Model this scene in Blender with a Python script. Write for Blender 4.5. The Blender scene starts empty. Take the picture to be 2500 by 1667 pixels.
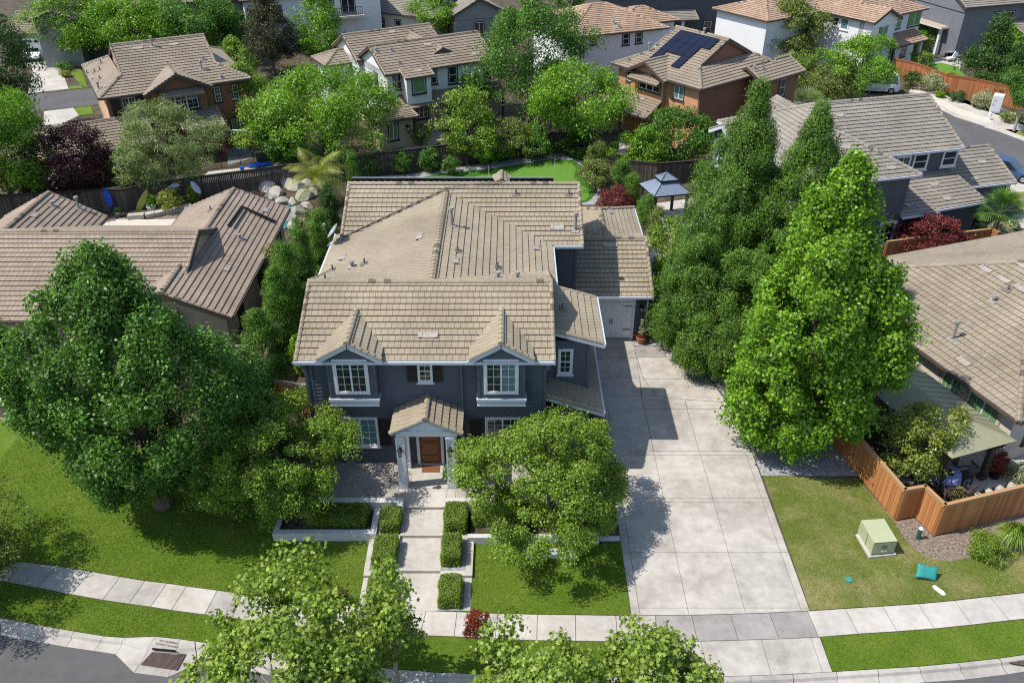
import bpy, math, random
import numpy as np
from mathutils import Vector, Matrix
R_=math.radians
SC=bpy.context.scene
# ---------------- camera, sky, sun, exposure ----------------
F=2080.; TH=R_(32.85); CX,CY=1246.,833.5; HC=26.4
cT,sT=math.cos(TH),math.sin(TH)
cam=bpy.data.objects.new('camera',bpy.data.cameras.new('camera')); SC.collection.objects.link(cam)
cam.location=(0,0,HC); cam.rotation_euler=(R_(90)-TH,0,0)
cam.data.sensor_width=36; cam.data.lens=F/2500*36; cam.data.shift_x=4/2500
cam.data.clip_end=2000; SC.camera=cam
SUN_EL,SUN_AZ=56.,9.
W=bpy.data.worlds.new('World'); SC.world=W; W.use_nodes=True
nt=W.node_tree; bg=nt.nodes['Background']; sky=nt.nodes.new('ShaderNodeTexSky'); sky.sky_type='NISHITA'
sky.sun_disc=False; sky.sun_elevation=R_(SUN_EL); sky.sun_rotation=R_(270-SUN_AZ); sky.altitude=50
nt.links.new(sky.outputs[0],bg.inputs[0]); bg.inputs[1].default_value=0.15
sl=bpy.data.lights.new('sun','SUN'); sl.energy=4.0; sl.angle=R_(.5); sl.color=(1,.955,.88)
so=bpy.data.objects.new('sun',sl); SC.collection.objects.link(so)
d=Vector((math.cos(R_(SUN_AZ))*math.cos(R_(SUN_EL)),math.sin(R_(SUN_AZ))*math.cos(R_(SUN_EL)),-math.sin(R_(SUN_EL))))
so.rotation_euler=d.to_track_quat('-Z','Y').to_euler(); so.location=(-20,0,60)
SC.view_settings.view_transform='Standard'; SC.view_settings.look='None'; SC.view_settings.exposure=0.48
SC.cycles.use_denoising=False; SC.cycles.filter_width=1.15; SC.cycles.sample_clamp_indirect=4; SC.cycles.max_bounces=6; SC.cycles.diffuse_bounces=3; SC.cycles.transparent_max_bounces=8; SC.cycles.caustics_reflective=False; SC.cycles.caustics_refractive=False
# ---------------- helpers ----------------
def G(px,py,z=0.):
    a=(px-CX)/F; b=-(py-CY)/F; dz=-sT+b*cT; t=(z-HC)/dz
    return (a*t,(cT+b*sT)*t)
def GY(px,py,Y):
    a=(px-CX)/F; b=-(py-CY)/F; t=Y/(cT+b*sT)
    return (a*t,HC+(-sT+b*cT)*t)
def RAY(px,py):
    a=(px-CX)/F; b=-(py-CY)/F
    return Vector((a,cT+b*sT,-sT+b*cT))
ZO={1:(0,0),2:(830,0),3:(1660,0),4:(0,550),5:(830,550),6:(1660,550),7:(0,1107),8:(830,1107),9:(1660,1107),'M':(780,380),'A':(700,840),'B':(1080,840),'C':(1340,560),'D':(860,1000),'b':(160,60),'o':(1480,40)}
ZS={'A':5.6,'B':5.6,'C':5.6,'D':5.6,'b':4.9,'o':4.523}
def Z(n,x,y):
    o=ZO[n]; s=ZS.get(n,2.8); return (o[0]+x/s,o[1]+y/s)
def gz(n,pts,z=0.): return [G(*Z(n,*p),z) for p in pts]
def tag(o,label=None,cat=None,group=None,kind=None):
    if label:o['label']=label
    if cat:o['category']=cat
    if group:o['group']=group
    if kind:o['kind']=kind
    return o
def empty(name,loc,rz=0,label=None,cat=None,group=None):
    o=bpy.data.objects.new(name,None); SC.collection.objects.link(o); o.location=loc; o.rotation_euler=(0,0,rz); o.empty_display_size=.3
    return tag(o,label,cat,group)
def link(name,me,mats,parent=None,loc=None):
    for m in (mats if isinstance(mats,(list,tuple)) else [mats]): me.materials.append(m)
    o=bpy.data.objects.new(name,me); SC.collection.objects.link(o)
    if parent: o.parent=parent
    if loc: o.location=loc
    return o
class MB:
    def __init__(s): s.v=[]; s.f=[]; s.uv=[]; s.m=[]; s.a=[]
    def face(s,pts,uv=None,mi=0,att=0.):
        n=len(s.v); s.v+= [tuple(p) for p in pts]; s.f.append(tuple(range(n,n+len(pts)))); s.uv.append(uv or [(p[0],p[1]) for p in pts]); s.m.append(mi); s.a.append(att)
    def box(s,x0,x1,y0,y1,z0,z1,mi=0,att=0.,skip=''):
        a=[(x0,y0,z0),(x1,y0,z0),(x1,y1,z0),(x0,y1,z0),(x0,y0,z1),(x1,y0,z1),(x1,y1,z1),(x0,y1,z1)]
        for k,q in dict(b=(3,2,1,0),t=(4,5,6,7),f=(0,1,5,4),r=(1,2,6,5),k=(2,3,7,6),l=(3,0,4,7)).items():
            if k not in skip: s.face([a[i] for i in q],mi=mi,att=att)
    def hexa(s,a,mi=0,att=0.):
        for q in ((3,2,1,0),(4,5,6,7),(0,1,5,4),(1,2,6,5),(2,3,7,6),(3,0,4,7)): s.face([a[i] for i in q],mi=mi,att=att)
    def prism(s,pts,z0,z1,mi=0,att=0.):
        A=sum(pts[i][0]*pts[(i+1)%len(pts)][1]-pts[(i+1)%len(pts)][0]*pts[i][1] for i in range(len(pts)))
        if A<0: pts=pts[::-1]
        s.face([(p[0],p[1],z1) for p in pts],mi=mi,att=att)
        s.face([(p[0],p[1],z0) for p in pts[::-1]],mi=mi,att=att)
        for i in range(len(pts)):
            p,q=pts[i],pts[(i+1)%len(pts)]
            s.face([(p[0],p[1],z0),(q[0],q[1],z0),(q[0],q[1],z1),(p[0],p[1],z1)],mi=mi,att=att)
    def slab(s,pts,n,t,mi=0,att=0.):
        # thick polygon: pts top face, extruded by t along -n
        n=Vector(n); top=[Vector(p) for p in pts]; bot=[p-n*t for p in top]
        s.face(top,mi=mi,att=att); s.face(bot[::-1],mi=mi,att=att)
        for i in range(len(top)):
            j=(i+1)%len(top); s.face([bot[i],bot[j],top[j],top[i]],mi=mi,att=att)
    def bar(s,p,q,w,h,mi=0,up=(0,0,1)):
        p,q=Vector(p),Vector(q); d=(q-p).normalized(); u=Vector(up); r=d.cross(u)
        if r.length<1e-4: r=d.cross(Vector((0,1,0)))
        r.normalize(); u=r.cross(d).normalized(); r*=w/2; u*=h/2
        s.hexa([p-r-u,p+r-u,q+r-u,q-r-u,p-r+u,p+r+u,q+r+u,q-r+u],mi=mi)
    def tube(s,p,q,r0,r1=None,n=10,cap=True,mi=0):
        r1=r0 if r1 is None else r1
        p,q=Vector(p),Vector(q); d=(q-p).normalized(); a=d.cross(Vector((0,0,1)))
        if a.length<1e-3: a=Vector((1,0,0))
        a.normalize(); b=d.cross(a)
        A=[p+(a*math.cos(t)+b*math.sin(t))*r0 for t in [2*math.pi*i/n for i in range(n)]]
        B=[q+(a*math.cos(t)+b*math.sin(t))*r1 for t in [2*math.pi*i/n for i in range(n)]]
        for i in range(n):
            j=(i+1)%n; s.face([A[j],A[i],B[i],B[j]],mi=mi)
        if cap: s.face(B[::-1],mi=mi); s.face(A,mi=mi)
    def lathe(s,prof,c=(0,0,0),n=16,mi=0):
        R=[[(c[0]+r*math.cos(2*math.pi*i/n),c[1]+r*math.sin(2*math.pi*i/n),c[2]+z) for i in range(n)] for r,z in prof]
        for A,B in zip(R,R[1:]):
            for i in range(n):
                j=(i+1)%n; s.face([A[i],A[j],B[j],B[i]],mi=mi)
        s.face(R[0][::-1],mi=mi); s.face(R[-1],mi=mi)
    def build(s,name,mats,parent=None,loc=None,label=None,cat=None,group=None,kind=None,smooth=False,merge=False):
        me=bpy.data.meshes.new(name); me.from_pydata(s.v,[],s.f)
        ul=me.uv_layers.new(name='UVMap'); ul.data.foreach_set('uv',np.array([c for u in s.uv for c in u],dtype=np.float32).ravel())
        if any(s.m): me.polygons.foreach_set('material_index',s.m)
        at=me.attributes.new('tint','FLOAT','FACE'); at.data.foreach_set('value',np.array(s.a,dtype=np.float32))
        if merge or smooth:
            import bmesh
            b=bmesh.new(); b.from_mesh(me); bmesh.ops.remove_doubles(b,verts=b.verts,dist=1e-4); b.to_mesh(me); b.free()
        if smooth: me.polygons.foreach_set('use_smooth',[True]*len(me.polygons))
        me.update()
        o=link(name,me,mats,parent,loc); return tag(o,label,cat,group,kind)
# ---------------- materials ----------------
def newmat(name):
    m=bpy.data.materials.new(name); m.use_nodes=True; n=m.node_tree.nodes; b=n['Principled BSDF']; return m,m.node_tree,b
def node(t,kind,**k):
    n=t.nodes.new(kind)
    for a,v in k.items():
        if a.startswith('i_'): n.inputs[int(a[2:])].default_value=v
        else: setattr(n,a,v)
    return n
def mix(t,fac,a,b,mode='MIX'):
    n=t.nodes.new('ShaderNodeMix'); n.data_type='RGBA'; n.blend_type=mode
    for i,v in ((0,fac),(6,a),(7,b)):
        if hasattr(v,'is_output'): t.links.new(v,n.inputs[i])
        else: n.inputs[i].default_value=v if i==0 else (*v,1) if len(v)==3 else v
    return n.outputs[2]
def mth(t,op,a,b=None,c=None):
    n=t.nodes.new('ShaderNodeMath'); n.operation=op
    for i,v in enumerate((a,b,c)):
        if v is None: continue
        if hasattr(v,'is_output'): t.links.new(v,n.inputs[i])
        else: n.inputs[i].default_value=v
    return n.outputs[0]
def noise(t,scale,detail=4,rough=.6,co='Object',dim=None):
    tc=t.nodes.new('ShaderNodeTexCoord'); n=t.nodes.new('ShaderNodeTexNoise'); n.inputs['Scale'].default_value=scale; n.inputs['Detail'].default_value=detail; n.inputs['Roughness'].default_value=rough
    t.links.new(tc.outputs[co],n.inputs['Vector']); return n.outputs['Fac']
def ramp(t,f,stops):
    n=t.nodes.new('ShaderNodeValToRGB'); cr=n.color_ramp
    while len(cr.elements)<len(stops): cr.elements.new(.5)
    for e,(p,c) in zip(cr.elements,stops): e.position=p; e.color=(*c,1) if len(c)==3 else c
    t.links.new(f,n.inputs[0]); return n.outputs[0]
def bump(t,b,h,strength=.3,dist=.02):
    n=t.nodes.new('ShaderNodeBump'); n.inputs['Strength'].default_value=strength; n.inputs['Distance'].default_value=dist
    t.links.new(h,n.inputs['Height']); t.links.new(n.outputs[0],b.inputs['Normal'])
def mottled(name,c1,c2,s1=.6,s2=6,rough=.85,fine=80,bmp=.3,spec=.3,attamt=0.,lo=.3,hi=.7):
    m,t,b=newmat(name)
    f=mth(t,'ADD',mth(t,'MULTIPLY',noise(t,s1,5,.6),.6),mth(t,'MULTIPLY',noise(t,s2,4,.6),.4))
    col=ramp(t,f,[(lo,c1),(hi,c2)])
    if fine: col=mix(t,.35,col,ramp(t,noise(t,fine,2,.7),[(.3,(.35,.35,.35)),(.7,(1,1,1))]),'MULTIPLY')
    if attamt:
        a=t.nodes.new('ShaderNodeAttribute'); a.attribute_name='tint'
        col=mix(t,1.,col,ramp(t,a.outputs['Fac'],[(0,(1,1,1)),(1,(1-attamt,1-attamt,1-attamt*.9))]),'MULTIPLY')
    t.links.new(col,b.inputs['Base Color']); b.inputs['Roughness'].default_value=rough; b.inputs['Specular IOR Level'].default_value=spec
    if bmp: bump(t,b,noise(t,fine or 40,3,.7),bmp,.01)
    return m
def flat(name,c,rough=.5,metal=0,spec=.5,var=.12,scale=3):
    m,t,b=newmat(name)
    col=mix(t,1.,(*c,1),ramp(t,noise(t,scale,4,.65),[(.25,(1-var*2,)*3),(.7,(1,1,1))]),'MULTIPLY')
    t.links.new(col,b.inputs['Base Color']); b.inputs['Roughness'].default_value=rough; b.inputs['Metallic'].default_value=metal; b.inputs['Specular IOR Level'].default_value=spec
    return m
def tile_mat(name,cols,e=.335,w=.27,moss=(.20,.185,.12),mossamt=.16,jd=.6):
    m,t,b=newmat(name)
    uv=t.nodes.new('ShaderNodeUVMap'); sp=t.nodes.new('ShaderNodeSeparateXYZ'); t.links.new(uv.outputs[0],sp.inputs[0])
    row=mth(t,'FLOOR',mth(t,'DIVIDE',sp.outputs[1],e)); 
    wn0=t.nodes.new('ShaderNodeTexWhiteNoise'); wn0.noise_dimensions='1D'; t.links.new(row,wn0.inputs['W'])
    u=mth(t,'ADD',mth(t,'DIVIDE',sp.outputs[0],w),mth(t,'MULTIPLY',wn0.outputs[0],.9))
    cell=mth(t,'FLOOR',u); fr=mth(t,'FRACT',u)
    cb=t.nodes.new('ShaderNodeCombineXYZ'); t.links.new(cell,cb.inputs[0]); t.links.new(row,cb.inputs[1])
    wn=t.nodes.new('ShaderNodeTexWhiteNoise'); wn.noise_dimensions='2D'; t.links.new(cb.outputs[0],wn.inputs['Vector'])
    n=len(cols); col=ramp(t,wn.outputs[0],[(i/(n-1),c) for i,c in enumerate(cols)])
    col=mix(t,.75,col,ramp(t,noise(t,.35,6,.62),[(.3,(.68,.66,.64)),(.7,(1.1,1.08,1.06))]),'MULTIPLY')
    col=mix(t,.55,col,ramp(t,noise(t,14,5,.8),[(.3,(.5,.5,.48)),(.72,(1.2,1.2,1.18))]),'MULTIPLY')
    mf=ramp(t,noise(t,1.3,6,.7),[(.52,(0,0,0)),(.72,(mossamt,)*3)])
    col=mix(t,mf,col,moss)
    jt=mth(t,'LESS_THAN',fr,.085)
    col=mix(t,mth(t,'MULTIPLY',jt,jd),col,(.035,.03,.025))
    t.links.new(col,b.inputs['Base Color']); b.inputs['Roughness'].default_value=.9; b.inputs['Specular IOR Level'].default_value=.2
    h=mth(t,'SUBTRACT',noise(t,30,3,.7),mth(t,'MULTIPLY',jt,.8)); bump(t,b,h,.5,.012)
    return m
def siding_mat(name,c,step=.18,rough=.7,var=.1):
    m,t,b=newmat(name)
    tc=t.nodes.new('ShaderNodeTexCoord'); sp=t.nodes.new('ShaderNodeSeparateXYZ'); t.links.new(tc.outputs['Object'],sp.inputs[0])
    fr=mth(t,'FRACT',mth(t,'DIVIDE',sp.outputs[2],step))
    col=mix(t,1.,(*c,1),ramp(t,noise(t,1.2,5,.6),[(.3,(1-2*var,)*3),(.7,(1,1,1))]),'MULTIPLY')
    col=mix(t,mth(t,'MULTIPLY',mth(t,'LESS_THAN',fr,.09),.45),col,(c[0]*.25,c[1]*.25,c[2]*.25))
    t.links.new(col,b.inputs['Base Color']); b.inputs['Roughness'].default_value=rough
    bump(t,b,mth(t,'SUBTRACT',1.,fr),.6,.03); return m
def wood_mat(name,c1,c2,bw=.14,rough=.75):
    # vertical boards: colour differs board to board via face attribute + grain
    m,t,b=newmat(name); a=t.nodes.new('ShaderNodeAttribute'); a.attribute_name='tint'
    tc=t.nodes.new('ShaderNodeTexCoord'); mp=t.nodes.new('ShaderNodeMapping'); mp.inputs['Scale'].default_value=(14,14,1.3); t.links.new(tc.outputs['Object'],mp.inputs[0])
    n=t.nodes.new('ShaderNodeTexNoise'); n.inputs['Scale'].default_value=2.; n.inputs['Detail'].default_value=6; t.links.new(mp.outputs[0],n.inputs[0])
    f=mth(t,'ADD',mth(t,'MULTIPLY',a.outputs['Fac'],.6),mth(t,'MULTIPLY',n.outputs['Fac'],.5))
    t.links.new(ramp(t,f,[(.15,c1),(.9,c2)]),b.inputs['Base Color']); b.inputs['Roughness'].default_value=rough; bump(t,b,n.outputs['Fac'],.3,.01); return m
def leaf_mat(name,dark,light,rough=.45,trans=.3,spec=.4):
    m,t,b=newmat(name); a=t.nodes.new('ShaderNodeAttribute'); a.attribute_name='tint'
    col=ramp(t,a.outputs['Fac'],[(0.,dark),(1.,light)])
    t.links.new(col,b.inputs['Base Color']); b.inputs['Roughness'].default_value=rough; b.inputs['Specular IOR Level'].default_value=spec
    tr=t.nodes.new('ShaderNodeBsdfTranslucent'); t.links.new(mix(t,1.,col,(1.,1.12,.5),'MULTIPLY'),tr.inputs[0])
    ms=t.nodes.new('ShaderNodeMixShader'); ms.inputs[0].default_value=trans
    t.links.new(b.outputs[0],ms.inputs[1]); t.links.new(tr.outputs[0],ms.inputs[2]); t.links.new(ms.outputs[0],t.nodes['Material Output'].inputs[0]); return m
def glass_mat(name,c=(.02,.025,.03),rough=.06):
    m,t,b=newmat(name); b.inputs['Base Color'].default_value=(*c,1); b.inputs['Roughness'].default_value=rough; b.inputs['Specular IOR Level'].default_value=.8
    bump(t,b,noise(t,1.2,2,.5),.08,.02); return m
def blind_mat(name,c1,c2,step=.05):
    m,t,b=newmat(name); tc=t.nodes.new('ShaderNodeTexCoord'); sp=t.nodes.new('ShaderNodeSeparateXYZ'); t.links.new(tc.outputs['Object'],sp.inputs[0])
    fr=mth(t,'FRACT',mth(t,'DIVIDE',sp.outputs[2],step)); t.links.new(ramp(t,fr,[(.3,c1),(.55,c2)]),b.inputs['Base Color']); b.inputs['Roughness'].default_value=.08; return m
MT={}
MT['tile']=tile_mat('roof_tiles_tan',[(.335,.285,.21),(.36,.31,.228),(.345,.292,.215),(.375,.325,.24),(.35,.292,.212)])
MT['tile_b']=tile_mat('roof_tiles_brown',[(.295,.245,.19),(.325,.275,.215),(.305,.252,.195),(.335,.287,.225)],mossamt=.12)
MT['tile_g']=tile_mat('roof_tiles_grey',[(.275,.25,.215),(.31,.285,.245),(.29,.265,.225),(.33,.30,.26)],mossamt=.15)
MT['tile_l']=tile_mat('roof_tiles_olive',[(.31,.265,.195),(.35,.305,.235),(.325,.285,.215),(.30,.24,.19)],mossamt=.15)
MT['tile_p']=tile_mat('roof_tiles_pinkish',[(.325,.26,.205),(.35,.282,.222),(.315,.248,.193),(.365,.30,.24)],mossamt=.08)
MT['tile_t']=tile_mat('roof_tiles_terracotta',[(.42,.29,.205),(.47,.33,.24),(.39,.26,.18),(.50,.38,.29)],mossamt=.04)
MT['navy']=siding_mat('siding_slate_blue',(.082,.095,.118),.19)
MT['navy_plain']=flat('board_slate_blue',(.09,.104,.128),.6)
MT['greyblue']=siding_mat('siding_grey',(.085,.09,.10),.2)
MT['brown']=siding_mat('siding_brick_brown',(.26,.105,.055),.2)
MT['orange']=siding_mat('siding_orange',(.56,.29,.15),.22)
MT['whites']=siding_mat('siding_white',(.72,.73,.70),.2,var=.04)
MT['stucco_w']=mottled('stucco_white',(.76,.76,.74),(.82,.82,.81),1,8,.9,60,.15,attamt=0)
MT['stucco_c']=mottled('stucco_cream',(.60,.55,.46),(.66,.61,.52),1,8,.9,60,.15)
MT['stucco_b']=mottled('stucco_beige',(.42,.33,.25),(.48,.38,.29),1,8,.9,60,.15)
MT['stucco_t']=mottled('stucco_tan',(.50,.40,.27),(.56,.45,.31),1,8,.9,60,.15)
MT['stucco_g']=mottled('stucco_grey_green',(.22,.24,.22),(.27,.29,.27),1,8,.9,60,.15)
MT['trim']=flat('trim_white',(.66,.67,.69),.5,var=.05)
MT['trim_blue']=flat('trim_pale_blue_grey',(.52,.56,.62),.5,var=.05)
MT['trim_dark']=flat('trim_dark_brown',(.075,.055,.045),.6)
MT['trim_black']=flat('trim_black_green',(.03,.035,.035),.6)
MT['shutter']=flat('shutter_dark',(.022,.018,.017),.6)
MT['glass']=glass_mat('window_glass')
MT['glass_g']=blind_mat('window_glass_over_green_blinds',(.05,.12,.06),(.22,.38,.17),.05)
MT['glass_t']=blind_mat('window_glass_over_teal_blinds',(.04,.10,.11),(.15,.27,.27),.05)
MT['conc']=mottled('concrete_pale',(.36,.33,.285),(.575,.535,.48),.45,3.0,.85,90,.25,attamt=.38,lo=.33,hi=.62)
MT['conc_d']=mottled('concrete_drive',(.31,.28,.24),(.55,.51,.455),.42,2.2,.85,90,.25,attamt=.4,lo=.33,hi=.60)
MT['wallc']=mottled('wall_render_pale',(.50,.51,.51),(.62,.62,.61),.9,5,.85,70,.2)
MT['joint']=flat('joint_dark',(.10,.09,.075),.95)
MT['asphalt']=mottled('asphalt',(.085,.085,.088),(.135,.13,.13),.25,2,.9,120,.5)
MT['soil']=mottled('soil_mulch',(.045,.035,.024),(.14,.115,.07),1.2,9,.95,30,1.,lo=.38,hi=.65)
MT['bark']=mottled('bark_mulch',(.07,.05,.038),(.36,.29,.23),9,26,.95,34,1.,lo=.38,hi=.62)
MT['bark_shade']=mottled('bark_mulch_shaded',(.03,.022,.017),(.13,.10,.08),6,20,.95,30,1.,lo=.38,hi=.62)  # darker mulch copy for shaded beds: shade put into the colour
MT['gravel']=mottled('gravel_pale',(.17,.175,.18),(.46,.46,.455),6,24,.95,38,1.,lo=.38,hi=.62)
MT['gravel_w']=mottled('gravel_cream',(.50,.45,.37),(.68,.63,.53),2,18,.95,45,.8)
def lawn_mat(name,g1,g2,dry,amt=.5):
    m,t,b=newmat(name); f=noise(t,.55,6,.65); col=ramp(t,noise(t,4,5,.7),[(.3,g1),(.7,g2)])
    col=mix(t,ramp(t,f,[(.46,(0,0,0)),(.68,(amt,)*3)]),col,dry)
    col=mix(t,.6,col,ramp(t,noise(t,60,3,.8),[(.3,(.45,.45,.45)),(.7,(1.15,1.15,1.15))]),'MULTIPLY')
    t.links.new(col,b.inputs['Base Color']); b.inputs['Roughness'].default_value=.9; b.inputs['Specular IOR Level'].default_value=.15; bump(t,b,noise(t,70,3,.8),.9,.04); return m
MT['lawn']=lawn_mat('lawn_green',(.095,.17,.014),(.155,.25,.025),(.26,.29,.06),.45)
MT['lawn_dry']=lawn_mat('lawn_dry',(.11,.165,.02),(.17,.225,.04),(.36,.31,.14),1.)
MT['turf']=lawn_mat('turf_putting',(.11,.24,.03),(.13,.28,.04),(.12,.25,.04),.1)
MT['turf_d']=lawn_mat('turf_fringe',(.04,.13,.012),(.055,.16,.015),(.05,.14,.015),.1)
MT['blade']=leaf_mat('grass_blades',(.10,.18,.014),(.28,.37,.055),.7,.35,.1)
MT['blade_dry']=leaf_mat('grass_blades_dry',(.12,.175,.022),(.47,.42,.18),.7,.3,.1)
MT['fence_o']=wood_mat('fence_cedar',(.30,.115,.035),(.50,.22,.075))
MT['fence_w']=wood_mat('fence_weathered',(.035,.028,.023),(.13,.105,.085))
MT['metal_b']=flat('metal_black',(.02,.02,.022),.4,.5)
MT['metal_g']=flat('metal_grey',(.45,.46,.47),.4,.6)
MT['wooddoor']=wood_mat('door_wood',(.16,.055,.02),(.30,.12,.045))
MT['white']=flat('paint_white',(.74,.75,.75),.45,var=.04)
MT['trunk']=mottled('tree_bark',(.10,.075,.055),(.22,.18,.14),2,14,.95,40,.8)
MT['trunk_p']=mottled('tree_bark_pale',(.28,.25,.21),(.48,.45,.40),2,10,.95,40,.5)
MT['terra']=flat('terracotta_pot',(.42,.15,.06),.7)
MT['rock']=mottled('rock_pale',(.30,.27,.23),(.62,.58,.52),.8,5,.9,25,.8)
MT['navyc']=flat('solar_cell',(.012,.014,.035),.15,.2)
MT['water']=glass_mat('pool_water',(.04,.16,.16),.05)
# ---------------- roofs and houses ----------------
TE=.335
def clip(poly,ax,val,keep_gt):
    out=[]
    for i in range(len(poly)):
        a,b=poly[i],poly[(i+1)%len(poly)]; da=(a[ax]-val)*(1 if keep_gt else -1); db=(b[ax]-val)*(1 if keep_gt else -1)
        if da>=0: out.append(a)
        if (da>=0)!=(db>=0):
            t=da/(da-db); out.append(tuple(a[k]+t*(b[k]-a[k]) for k in range(2)))
    return out
def roofplane(mb,pts,planes=None,e=TE,t=.055,base=.13):
    P=[Vector(p) for p in pts]
    n=Vector((0,0,0))
    for i in range(len(P)): n+=P[i].cross(P[(i+1)%len(P)])
    n.normalize()
    if n.z<0: P=P[::-1]; n=-n
    u=Vector((0,0,1)).cross(n)*1.; u.normalize(); v=n.cross(u)
    if v.z<0: u=-u; v=n.cross(u)
    o=min(P,key=lambda p:p.z)
    q=[((p-o).dot(u),(p-o).dot(v)) for p in P]
    if planes is not None: planes.append((o,n,u,v,q))
    mb.slab([p-n*.015 for p in P],n,base)
    vm=max(a[1] for a in q); k=0
    while k*e<vm-.02:
        c=clip(clip(q,1,k*e,True),1,(k+1)*e,False)
        if len(c)>=3:
            f=lambda a,h:o+u*a[0]+v*a[1]+n*h
            mb.face([f(a,t*(1-(a[1]-k*e)/e)+.004) for a in c],[(a[0]+7.3,a[1]+.001) for a in c])
            lo=[a for a in c if abs(a[1]-k*e)<1e-6]
            if len(lo)>=2:
                a,b=min(lo),max(lo); g=.028 if k else -.01; uvs=[(a[0]+7.3,a[1]+.001),(b[0]+7.3,b[1]+.001),(b[0]+7.3,b[1]+.02),(a[0]+7.3,a[1]+.02)]; mb.face([f(a,g),f(b,g),f(b,t+.004),f(a,t+.004)],uvs)
                if k: mb.face([f(a,-.01),f(b,-.01),f(b,g),f(a,g)],uvs,mi=1)  # dark strip paints the shadow gap under each tile course
        k+=1
def caps(mb,p,q,w=.15,h=.10,L=.34,side=(0,0,1)):
    p,q=Vector(p),Vector(q); D=(q-p).length
    if D<.1: return
    d=(q-p)/D; r=d.cross(Vector(side)).normalized(); up=r.cross(d).normalized(); n=max(1,round(D/L)); s=D/n
    rr=random.Random(int(abs(p.x*31+p.y*17+q.x*7)*100))
    for i in range(n):
        a=p+d*(s*i-.02); b=p+d*(s*(i+1)+.02); w1=w*1.03; w0=w*.93; hb=h+.025; ht=h
        A=[a-r*w1-up*.02,a-r*w1*.75+up*hb*.55,a+up*hb,a+r*w1*.75+up*hb*.55,a+r*w1-up*.02]
        B=[b-r*w0-up*.02,b-r*w0*.75+up*ht*.4,b+up*(ht-.025),b+r*w0*.75+up*ht*.4,b+r*w0-up*.02]
        uv=lambda k:[(i*.27+.12,.1+i*.335)]*4
        for k in range(4): mb.face([A[k],A[k+1],B[k+1],B[k]],uv(k))
        mb.face(A[::-1],[(i*.31+.08,.1+i*.37)]*5); mb.face(B,[(i*.31+.08,.1+i*.37)]*5)
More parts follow.
